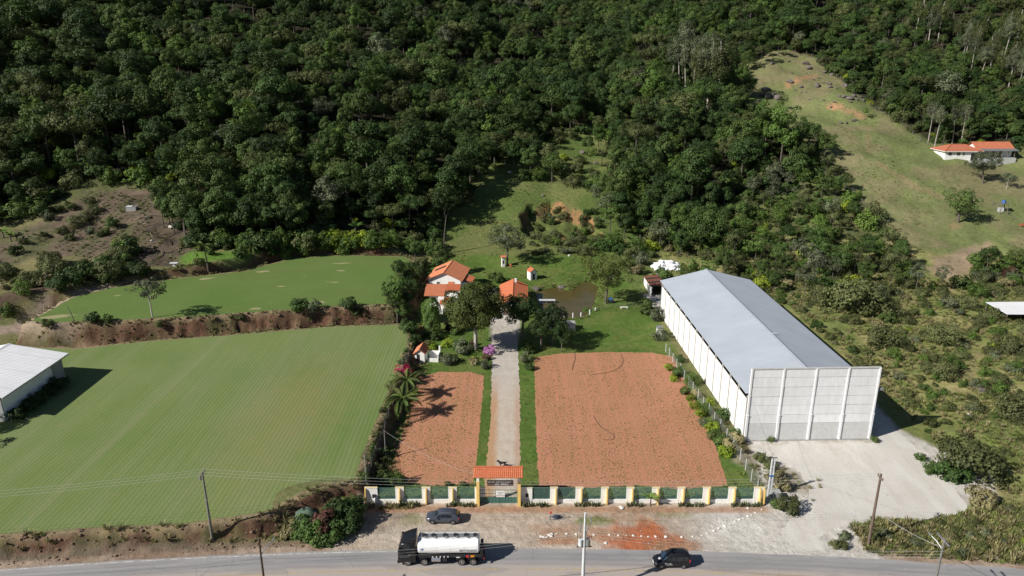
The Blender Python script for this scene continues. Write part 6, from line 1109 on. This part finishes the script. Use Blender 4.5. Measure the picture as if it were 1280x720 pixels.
MB().box(-.28, .28, -.12, .12, 3.1, 3.35).build('blue_band', M['blue'], o); MB().box(-.6, .5, -.05, .05, 5.95, 6.02).build('crossarm', M['dark_metal'], o); MB().box(.35, 1.3, -.9, .1, -.1, 1.1).build('meter_box', M['concrete_dark'], o)
pz = at(482, 566, .9); pole((pz[0], pz[1], .6), 4.2, 'short dark post with wires beside the front palm', .09, .07, 'concrete_pole'); pz = at(458.5, 608, .4); pole((pz[0], pz[1], .2), 5.6, 'dark leaning post behind the left wall end', .11, .08, 'concrete_pole')
def wire(a, b, sag, label, r=.0125, m='steel', group=None):
    a, b = Vector(a), Vector(b); n = 18; pts = [a.lerp(b, i / n) - Vector((0, 0, sag * 4 * (i / n) * (1 - i / n))) for i in range(n + 1)]; tag(MB().tube(pts, r, 4).build('power_line', M[m], None), label, 'wire', group)
M['wire'] = plain('pale_wire', (.36, .37, .37), None, 3, .5)
for k in (-.66, 0, .66):
    wire((PL[0], PL[1] + k, 9.9), (P1[0], P1[1] + k, 9.9), .55, 'overhead wire crossing in front of the striped field left of the dark pole', group='wires left of the dark pole', m='wire'); wire((P1[0], P1[1] + k, 9.9), (P4[0], P4[1] + k * .8, 9.85), 1.5, 'overhead wire from the dark pole across the front wall', group='wires across the front wall', m='wire')
for k, z in ((-.3, 9.0), (0, 8.4), (.3, 7.8)):
    wire((-75, 58 + k, z), (P2[0], P2[1] + k, z), .9, 'overhead wire along the near roadside left of the light pole', group='near wires left of the light pole', m='wire'); wire((P2[0], P2[1] + k, z), (P3[0], P3[1] + k, z), .7, 'overhead wire in front of the tanker truck', group='near wires before the truck', m='wire'); wire((P3[0], P3[1] + k, z), (P5[0], P5[1] + k, z), .8, 'overhead wire along the near roadside right of the transformer pole', group='near wires right of the transformer pole', m='wire')
wire((P4[0], P4[1], 5.2), (P5[0], P5[1], 9.2), .4, 'slack wire between brown pole and lower right light pole', m='wire', r=.03); wire((pz[0], pz[1], 5.3), (-19.5, 83.5, 3.0), .2, 'thin cable from leaning post to the wall', m='wire'); wire((at(482, 566, .9)[0], at(482, 566, .9)[1], 4.6), (-4.6, 83.4, 4.4), .8, 'thin cable from the short post to the gate portico', m='wire'); wire((35.2, 85, 5.9), (P4[0], P4[1], 8.6), .5, 'thin cable from the twin concrete pole to the brown pole', m='wire')
for q_ in ((35.2, 85, 5.95, 37.0, 99.6, 7.0),): wire(q_[:3], q_[3:], .3, 'thin cable from the twin concrete pole to the warehouse', m='dark_metal')
# ================================================================ stones, rocks, small things
def rock_mesh(seed, sub=2):
    g = random.Random(seed); bm = bmesh.new(); bmesh.ops.create_icosphere(bm, subdivisions=sub, radius=1.0)
    fx = [(Vector((g.gauss(0, 1), g.gauss(0, 1), g.gauss(0, 1))).normalized(), g.uniform(.5, .85)) for _ in range(9)]
    for v in bm.verts:
        for d, c in fx:
            k = v.co.dot(d)
            if k > c: v.co -= d * (k - c)
        v.co.z *= .75
    me = bpy.data.meshes.new('rock'); bm.to_mesh(me); bm.free(); return me
RK = [rock_mesh(i) for i in range(6)]; RKP = [rock_mesh(10 + i, 1) for i in range(4)]
for m_ in RK: m_.materials.append(M['rock'])
for m_ in RKP: m_.materials.append(M['rock_pale'])
def rock(pos, s, label, group=None, pale=False, name='boulder', sq=1.0):
    o = inst(name, random.choice(RKP if pale else RK), None, (pos[0], pos[1], pos[2] + s * .2), random.random() * 6, (s * random.uniform(.8, 1.3), s * random.uniform(.8, 1.2), s * sq * random.uniform(.7, 1.0))); return tag(o, label, 'stone' if s < .6 else 'boulder', group)
sx_ = [696, 708, 720, 731, 742, 762, 773, 783, 792, 801.5, 810.5, 819.5, 832, 852, 866, 877, 884.5, 892, 898, 905.5, 912, 919, 924, 929, 934.5, 939, 944, 952]; sy_ = [667.5, 667.7, 668, 668, 668.9, 669.2, 669.6, 669.6, 670, 670.4, 670.9, 671, 671.3, 671.5, 671.4, 669.8, 667, 663.8, 660.4, 657.8, 655.1, 652.2, 649.8, 648.2, 645.3, 643.8, 641.3, 637]
for x, y in zip(sx_, sy_): rock(at(x, y), random.uniform(.17, .27), 'whitewashed stone in the curving row before the boundary wall', 'row of white stones', True, 'white_stone', .7)
for x, y, s in [(676, 671, .3), (679, 671.5, .25), (683, 672, .3), (688, 670, .5), (689.5, 668, .3), (757, 679, .3), (935, 636, .3), (777, 635, .5), (757, 678, .2)]: rock(at(x, y), s, 'pale rubble stone lying loose on the dirt apron', 'loose rubble on the apron', True, 'rubble_stone', .6)
bl = [(960, 76, 1.3), (965, 80, 1.6), (955, 84, 1.1), (1007, 80, 2.0), (1011, 86, 2.1), (986, 77, .9), (990, 92, .8), (1031, 91, 1.2), (1040, 94, 1.7), (987, 103, 1.7), (1002, 109, 1.2), (1021, 108, 1.9), (1036, 105, 1.3), (1037, 109, 1.2), (1056, 108, 1.7), (1045, 110, .9), (957, 113, 2.2), (967, 118, 1.2), (972, 124, 2.8), (952, 120, 2.0), (960, 122, 2.6), (1048, 121, 1.3), (1055, 122, 1.5), (1062, 124, 1.6), (1067, 120, 1.5), (1069, 125, 1.2), (1080, 126, 1.7), (1043, 128, .8), (1012, 125, .8), (1007, 115, .7), (1001, 116, .7), (1050, 154, 1.2), (1058, 154, 1.0), (1068, 151, 1.3), (1030, 126, .7), (1017, 100, .8), (1024, 98, .7), (994, 113, .7), (1076, 122, 1.0), (1039, 134, 1.0), (1029, 104, 1.0), (1063, 128, .9)]
for x, y, s in bl: rock(g1(x, y), s * .92, 'dark boulder scattered on the upper hillside pasture', 'boulders on the pasture')
for x, y, s, lb in [(728, 192, 1.6, 'dark boulder at the right of the meadow top'), (720, 228, 1.7, 'large dark boulder below the meadow clump'), (679, 245, .7, 'small grey stone on the open meadow'), (637, 216, 1.0, 'pale rock under the meadow clump trees'), (745, 205, 1.0, 'brown rock beside the meadow path'), (623, 230, .6, 'small stone in the meadow shade'), (1227, 488, .9, 'brown rock in the dry grass at right'), (1212, 519, .6, 'pale flat stone in the dry grass at right'), (712, 320, .6, 'pale stone near the pond inlet'), (670, 362, 1.0, 'rock at the left corner of the pond'), (702, 360, 1.0, 'sandy rock on the far pond shore'), (185, 272, .9, 'dark rock in the dead brush heap'), (214, 285, 1.0, 'pale rock among dead branches'), (190, 302, .6, 'flat pale stone in the dead brush'), (62, 432, .9, 'dark rock behind the white shed')]: rock(g1(x, y), s, lb, pale=('pale' in lb))
M['clod'] = plain('soil_clod', (.13, .078, .05), (.20, .14, .10), 2, .95); CL = []
for i in range(3): q = rock_mesh(30 + i, 1); q.name = 'clod'; q.materials.append(M['clod']); CL.append(q)
rg = np.random.default_rng(66); P = np.column_stack([rg.uniform(-95, -17, 16000), rg.uniform(66, 160, 16000)]); d1 = np.minimum(sdf(LF, P[:, 0], P[:, 1]), sdf(UF, P[:, 0], P[:, 1])); dr = P[:, 1] - yroad(P[:, 0]); P = P[((d1 > .3) & (d1 < 3.8) & (dr > .8)) | ((dr > .7) & (dr < 2.6) & (d1 > .3) & (P[:, 0] < -24))]
scatter('soil_clods', np.column_stack([P, terrain(P[:, 0], P[:, 1])]), np.minimum(rg.lognormal(-2.0, .5, len(P)), .5), rg.integers(0, 3, len(P)), CL, 'clods and stones on the soil banks and roadside', .3)
P = np.column_stack([rg.uniform(-22, 62, 5200), rg.uniform(70, 98, 5200)]); k = (sdf(Z['apron'], P[:, 0], P[:, 1]) < -.3) & (P[:, 1] > yroad(P[:, 0]) + .4) & (np.abs(P[:, 1] - 83.3) > .8) & ~((P[:, 1] > 84) & (P[:, 0] < 36)); P = P[k]
M['gravel'] = plain('gravel_stone', (.44, .39, .33), (.30, .25, .2), 3, .95); GVL = []
for i in range(3): q = rock_mesh(40 + i, 1); q.name = 'gravel'; q.materials.append(M['gravel']); GVL.append(q)
scatter('gravel_stones', np.column_stack([P, terrain(P[:, 0], P[:, 1])]), np.minimum(rg.lognormal(-3.0, .4, len(P)), .16), rg.integers(0, 3, len(P)), GVL, 'loose gravel stones on the apron and yard', .3)
# dead branches on the plots
for i in range(26):
    x, y = random.uniform(172, 245), random.uniform(268, 326); p = g1(x, y); a = random.random() * 3.14; ln = random.uniform(1.0, 3.0); tag(MB().tube([(p[0] - math.cos(a) * ln, p[1] - math.sin(a) * ln, p[2] + .15), (p[0], p[1], p[2] + random.uniform(.3, .8)), (p[0] + math.cos(a) * ln, p[1] + math.sin(a) * ln, p[2] + .2)], [.06, .12, .05], 5).build('dead_branch', M['wood'], None), 'dead branch lying in the brush heap on the left hillside', 'branch', 'dead branches in the brush heap')
# dog on the driveway behind the gate
p = at(628, 583.5); o = thing('dog', 'dark dog standing on the driveway behind the gate', 'dog', (p[0], p[1], .012), math.pi)
bm = bmesh.new(); sk_ = []
def sv(c, r, par=None):
    v = bm.verts.new(c); sk_.append((v, r));
    if par is not None: bm.edges.new((par, v))
    return v
hip = sv((-.30, 0, .52), .13); bel = sv((-.05, 0, .50), .12, hip); ch = sv((.22, 0, .50), .15, bel); nk = sv((.38, 0, .64), .085, ch); hd = sv((.48, 0, .74), .085, nk); mz = sv((.60, 0, .71), .045, hd); sv((.66, 0, .70), .035, mz)
tl = sv((-.44, 0, .56), .035, hip); sv((-.62, 0, .66), .018, tl)
for s in (-1, 1):
    kn = sv((-.22, s * .10, .36), .06, hip); hk = sv((-.38, s * .10, .20), .035, kn); ft = sv((-.34, s * .10, .03), .03, hk); sv((-.27, s * .10, .02), .028, ft)
    el = sv((.20, s * .10, .34), .055, ch); wr = sv((.22, s * .10, .16), .035, el); ft = sv((.22, s * .10, .03), .03, wr); sv((.28, s * .10, .02), .028, ft); sv((.46, s * .07, .84), .022, hd)
me = bpy.data.meshes.new('dog_body'); bm.verts.index_update(); rad = [r for _, r in sk_]; bm.to_mesh(me); bm.free(); db = link(bpy.data.objects.new('body', me), o); me.materials.append(M['dog']); sm = db.modifiers.new('skin', 'SKIN')
for i, r in enumerate(rad): me.skin_vertices[0].data[i].radius = (r, r); me.skin_vertices[0].data[i].use_root = (i == 0)
ss = db.modifiers.new('smooth', 'SUBSURF'); ss.levels = 1; ss.render_levels = 1; db.scale = (1.35,) * 3
# light metal frame with a shadow modelled as a dark lump, red ball on a stick
p = at(696, 650.5); o = thing('wire_frame_cart', 'thin wire frame stand with modelled dark shadow on the dirt right of the gate', 'cart', (p[0] - .9, p[1], 0), .12); f = MB()
for a, b_ in (((0, 0, .1), (1.9, 0, .1)), ((0, .7, .1), (1.9, .7, .1)), ((0, 0, .1), (0, .7, .1)), ((1.9, 0, .1), (1.9, .7, .1)), ((0, 0, .75), (1.9, 0, .75)), ((0, 0, .1), (0, 0, .75)), ((1.9, 0, .1), (1.9, 0, .75)), ((0, .7, .1), (0, 0, .75)), ((1.9, .7, .1), (1.9, 0, .75))): f.tube([a, b_], .025, 5)
f.build('frame', M['steel'], o); rr_ = [[(.8 + dx * math.cos(0) + math.cos(t) * r_, .3 + math.sin(t) * r_ * .7, z) for t in np.linspace(0, 6.283, 13)[:-1]] for dx, r_, z in ((0, .25, .1), (.05, .5, .2), (.1, .42, .42), (.15, .1, .5))]; MB().loft(rr_).build('shadow_lump', M['shadow_blue'], o, True)
p = at(688, 648); o = thing('red_marker', 'red ball marker on a short stick on the dirt apron', 'marker', p); MB().tube([(0, 0, 0), (0, 0, .8)], .025, 6).build('stick', M['steel'], o); bm = bmesh.new(); bmesh.ops.create_uvsphere(bm, u_segments=12, v_segments=8, radius=.17); me = bpy.data.meshes.new('ball'); bm.to_mesh(me); bm.free(); me.materials.append(M['red']); inst('ball', me, o, (0, 0, .9))
# irrigation hoses on the red plot
def hose(pts, label, r=.03):
    P_ = [Vector((*at(x, y)[:2], .05)) for x, y in pts]; out = []
    for i in range(len(P_) - 1):
        p0, p1, p2, p3 = P_[max(0, i - 1)], P_[i], P_[i + 1], P_[min(len(P_) - 1, i + 2)]
        for k in range(5): t = k / 5; out.append(.5 * ((2 * p1) + (-p0 + p2) * t + (2 * p0 - 5 * p1 + 4 * p2 - p3) * t * t + (-p0 + 3 * p1 - 3 * p2 + p3) * t ** 3))
    tag(MB().tube(out + [P_[-1]], r, 5).build('garden_hose', M['dark_metal'], None), label, 'hose')
hose([(718, 440), (719, 448), (717, 455), (715, 463)], 'short dark hose at the top left of the large red plot'); hose([(776, 443), (779, 450), (776, 458), (766, 464), (752, 467), (738, 469)], 'curved dark hose near the top of the large red plot'); hose([(742, 520), (748, 530), (757, 538), (766, 543), (768, 547), (764, 550), (754, 550)], 'hooked dark hose in the middle of the large red plot')
MB_ = 0
# pond dock, posts, arched bridge
p = at(670, 378); o = thing('pond_dock', 'pale plank dock reaching into the pond', 'dock', (at(672, 377)[0], at(672, 377)[1], 0)); wd = at(694, 377)[0] - at(672, 377)[0]
for k in range(14): MB().box(k * wd / 14 + .02, (k + 1) * wd / 14 - .02, -.55, .55, .40, .46).build('plank', M['concrete_pale'], o)
for x in (.3, wd * .5, wd - .15):
    for y in (-.45, .45): MB().tube([(x, y, -1.3), (x, y, .39)], .08, 7).build('post', M['wood'], o)
MB().box(0, wd, -.5, -.4, .26, .39).build('beam', M['wood'], o); MB().box(0, wd, .4, .5, .26, .39).build('beam', M['wood'], o)
for x, y in [(683, 395), (694, 394), (705, 396), (716, 396), (726, 395.5), (737, 392), (744, 389)]: p = at(x, y); o = tag(MB().box(-.11, .11, -.11, .11, -1.0, .95).build('pond_post', M['white_paint'], None, bevel=.02), 'short white post in the row along the pond dam', 'post', 'posts along the pond dam'); o.location = (p[0], p[1], 0)
p = at(683, 413); o = thing('arched_bridge', 'small stone bridge with two dark arches below the pond', 'bridge', (p[0], p[1], 0)); wd = at(719, 412)[0] - p[0]; b = MB(); b.box(0, wd, 0, 2.2, 1.25, 1.5); 
for a, b_ in ((0, wd * .28), (wd * .48, wd * .54), (wd * .74, wd)): b.box(a, b_, .02, 2.18, -.5, 1.249)
for xa, xb in ((wd * .28, wd * .48), (wd * .54, wd * .74)):
    n = 10; c = (xa + xb) / 2; r_ = (xb - xa) / 2
    for k in range(n):
        t0, t1 = math.pi * k / n, math.pi * (k + 1) / n; x0, x1 = c - math.cos(t0) * r_, c - math.cos(t1) * r_; z0, z1 = .35 + math.sin(t0) * .75, .35 + math.sin(t1) * .75; b.loft([[(x0, y, z0), (x1, y, z1), (x1, y, 1.249), (x0, y, 1.249)] for y in (.02, 2.18)])
b.build('span', M['concrete_dark'], o); MB().box(-.1, wd + .1, -.12, .1, 1.502, 1.72).build('parapet', M['concrete'], o)
# heap of white bags, scrap and rusty shed behind the warehouse
p = g1(835, 338); rng_ = random.Random(4)
bm_ = bmesh.new(); bmesh.ops.create_icosphere(bm_, subdivisions=2, radius=1); 
for v in bm_.verts: v.co = Vector((v.co.x * .9, v.co.y * .9, v.co.z * .72)); v.co *= 1 + .22 * math.sin(v.co.x * 6 + v.co.y * 5) * math.cos(v.co.z * 5 + v.co.y * 3)
bagm = bpy.data.meshes.new('bag'); bm_.to_mesh(bagm); bm_.free(); bagm.materials.append(M['bag']); pass
for lay, nx_, ny_ in ((0, 6, 3), (1, 5, 2), (2, 3, 1)):
    for i in range(nx_):
        for j in range(ny_):
            q = inst('white_bag', bagm, None, (p[0] - 3.1 + (i + lay * .5) * 1.2 + rng_.uniform(-.3, .3), p[1] + (j + lay * .5) * 1.2 + rng_.uniform(-.3, .3), p[2] + .45 + lay * .8), rng_.random() * 6, (rng_.uniform(.75, 1.2), rng_.uniform(.75, 1.2), rng_.uniform(.7, 1.0))); tag(q, 'big white bag in the heap behind the warehouse', 'bag', 'white bags behind the warehouse')
p = g1(853, 338.5); o = thing('scrap_heap', 'rusty orange metal frame behind the warehouse end', 'frame', p); b = MB()
for x in (0, 1.6, 3.2): b.tube([(x, 0, 0), (x, 0, 1.2)], .08, 5)
b.tube([(-.2, 0, 1.2), (3.4, 0, 1.2)], .09, 5); b.tube([(-.2, 1.2, .9), (3.4, 1.0, 1.0)], .09, 5); b.build('beam', M['brick'], o); MB().box(.2, 2.8, .3, 1.4, 0, .7).build('crate', M['rust'], o)
p = at(812, 366); o = thing('scrap_shed', 'low dark shed with rusty roof at the far left warehouse corner', 'shed', (p[0] - .2, p[1] - 3, 0), .03); b = MB(); b.box(0, .15, 0, 9, -.2, 2.4); b.box(.16, 3.4, 8.85, 9, -.2, 2.4); b.build('wall', M['white_wall'], o)
for k in range(9): MB().slab([(-.2, k * 1.02, 2.55 + .02 * (k % 2)), (3.6, k * 1.02, 2.9 + .02 * (k % 2)), (3.6, k * 1.02 + 1.0, 2.9 + .02 * (k % 2)), (-.2, k * 1.02 + 1.0, 2.55 + .02 * (k % 2))], .05).build('roof_sheet', M['rust' if k % 3 else 'dark_metal'], o)
for y in (0, 4.5, 8.7): MB().box(3.2, 3.35, y, y + .15, -.2, 2.75).build('post', M['wood'], o)
p = g1(823, 344); o = thing('blue_drum', 'pale blue drum behind the warehouse corner', 'drum', p); MB().cyl((0, 0, .6), .55, 1.2, 'z', 14).build('barrel', M['concrete_pale'], o, True); MB().cyl((0, 0, 1.22), .5, .08, 'z', 14).build('lid', M['steel'], o)
p = at(824, 420); o = thing('gas_cabinet', 'small white metal cabinet on the lawn beside the warehouse', 'cabinet', p); MB().box(-.6, .6, -.5, .5, .35, 2.0).build('cabinet_body', M['concrete_pale'], o, bevel=.03)
for x in (-.5, .5): MB().box(x - .06, x + .06, -.4, .4, -.1, .349).build('leg', M['steel'], o)
MB().box(-.5, .5, -.53, -.502, .5, 1.9).build('door', M['white_paint'], o); MB().slab([(-.7, -.62, 2.02), (.7, -.62, 2.02), (.7, .62, 2.16), (-.7, .62, 2.16)], .04).build('roof', M['steel'], o)
p = at(763, 379); o = thing('garden_pump', 'dark pump machine with blue top under the spreading olive tree', 'pump', p); MB().box(-.7, .7, -.4, .4, .1, .8).build('engine', M['dark_metal'], o, bevel=.04); MB().box(-.4, .4, -.3, .3, .801, 1.5).build('cover', M['blue'], o, bevel=.05); MB().tube([(.6, 0, .6), (1.3, 0, .9), (1.5, 0, 1.6)], .06, 6).build('pipe', M['steel'], o)
p = at(780, 386); o = thing('white_bench', 'low white bench on the lawn right of the pond', 'bench', p); MB().box(-.9, .9, -.2, .2, .4, .48).build('seat', M['white_paint'], o)
for x in (-.7, .7): MB().box(x - .08, x + .08, -.18, .18, -.05, .399).build('leg', M['white_paint'], o)
# ================================================================ post and wire fences
def wfence(pts, step, h, label, r=.07, m='wood', mesh=None, wires=3, wr=.012):
    P_ = [Vector(q) for q in pts]; o = thing('wire_fence', label, 'fence', P_[0]); base = P_[0]; tops = []
    for i in range(len(P_) - 1):
        n = max(1, int((P_[i + 1] - P_[i]).length / step))
        for k in range(n + (i == len(P_) - 2)): q = P_[i].lerp(P_[i + 1], k / n); q.z = float(terrain(np.array(q.x), np.array(q.y))); tops.append(q)
    for q in tops: l_ = q - base; j = random.uniform(-.05, .05); MB().tube([(l_.x, l_.y, l_.z - .3), (l_.x + j, l_.y + j, l_.z + h * random.uniform(.92, 1.06))], [r, r * .85], 5).build('post', M[m], o)
    w_ = MB()
    for c in range(wires):
        for a, b_ in zip(tops, tops[1:]): z = h * (.3 + .62 * c / max(1, wires - 1)); w_.tube([a - base + Vector((0, 0, z)), b_ - base + Vector((0, 0, z))], wr, 3)
    w_.build('wire', M['steel'], o)
    if mesh:
        w_ = MB()
        for a, b_ in zip(tops, tops[1:]): a_, c_ = a - base, b_ - base; w_.quad(a_ + Vector((0, 0, .05)), c_ + Vector((0, 0, .05)), c_ + Vector((0, 0, h * .92)), a_ + Vector((0, 0, h * .92)))
        w_.build('mesh', M['wire_mesh'], o)
    return o
wfence([at(946, 616), at(925, 575), at(900, 538), at(860, 482), at(832, 440)], 2.6, 2.0, 'galvanised wire mesh fence beside the large red plot', .05, 'concrete_pale', True)
wfence([g1(459, 606), g1(470, 570), g1(486, 520), g1(500, 478), g1(511, 448)], 3.2, 1.7, 'wire mesh fence along the edge of the striped field', .05, 'concrete_pole', True)
wfence(G([(1014, 72), (1040, 92), (1072, 122), (1102, 143), (1132, 160), (1170, 186)]), 5.0, 1.5, 'rustic post fence between pasture and wood', .12, 'wood'); wfence(G([(1300, 252), (1262, 232), (1240, 226)]), 5.0, 1.4, 'post fence below the hillside farmhouse', .1, 'wood_pole' if False else 'wood'); wfence(G([(1290, 285), (1265, 275), (1252, 262), (1240, 256)]), 3.0, 1.5, 'pale post fence beside the tank stand', .11, 'wood')
wfence(G([(1206, 350), (1225, 360), (1240, 370), (1252, 374)]), 2.0, 1.5, 'rustic post fence left of the white lean-to', .1, 'wood'); wfence(G([(1036, 216), (1050, 228), (1062, 236), (1085, 262), (1100, 280)]), 4.0, 1.3, 'old post fence at the left edge of the pasture', .09, 'wood'); wfence([at(738, 391), at(760, 386), at(790, 383), at(812, 386)], 3.0, 1.1, 'light wire fence right of the pond', .05, 'concrete_pole')
for x in (1218, 1232, 1244, 1256, 1268, 1280): grow(random.choice(['oak3', 'oak0', 'oak6', 'scrub3', 'flat2']), (x, 346 - random.uniform(0, 8)), 'leafy tree in the thicket behind the white lean-to', 'tree', random.uniform(.45, .6), group='thicket behind the lean-to', name='tree')
for i in range(16): grow(kq := random.choice(['scrub2', 'copper' if i % 8 == 0 else 'grey', 'round', 'scrub3']), (random.uniform(1212, 1290), random.uniform(335, 357)), LOOK[kq] + ' bush in the thicket behind the white lean-to', 'bush', random.uniform(.8, 1.5), group='bushes behind the lean-to', name='shrub')
p = at(94, 403, 5); tag(MB().tube([(p[0], p[1], 4.6), (p[0] - .5, p[1], 7.0), (p[0] - 1.1, p[1] + .1, 8.6)], [.09, .08, .05], 6).build('leaning_post', M['wood'], None), 'thin leaning wooden post at the left edge of the upper field', 'post')
p = g1(555, 318); tag(MB().tube([(p[0], p[1], p[2] - .3), (p[0] + .3, p[1], p[2] + 6), (p[0] + 1.0, p[1] + .2, p[2] + 11.5)], [.22, .18, .1], 8).build('bare_trunk', M['bark'], None), 'tall bare leaning trunk behind the farmhouse', 'tree trunk')
p = at(517, 408); tag(MB().box(-.3, .3, -1.6, 1.6, 0, 1.7).build('brick_stack', M['brick'], None), 'stack of orange bricks at the upper garden wall', 'bricks'); C.objects['brick_stack'].location = (at(526, 419)[0], at(526, 419)[1], .2); C.objects['brick_stack'].rotation_euler = (0, 0, -.4)
p = g1(1279, 415)
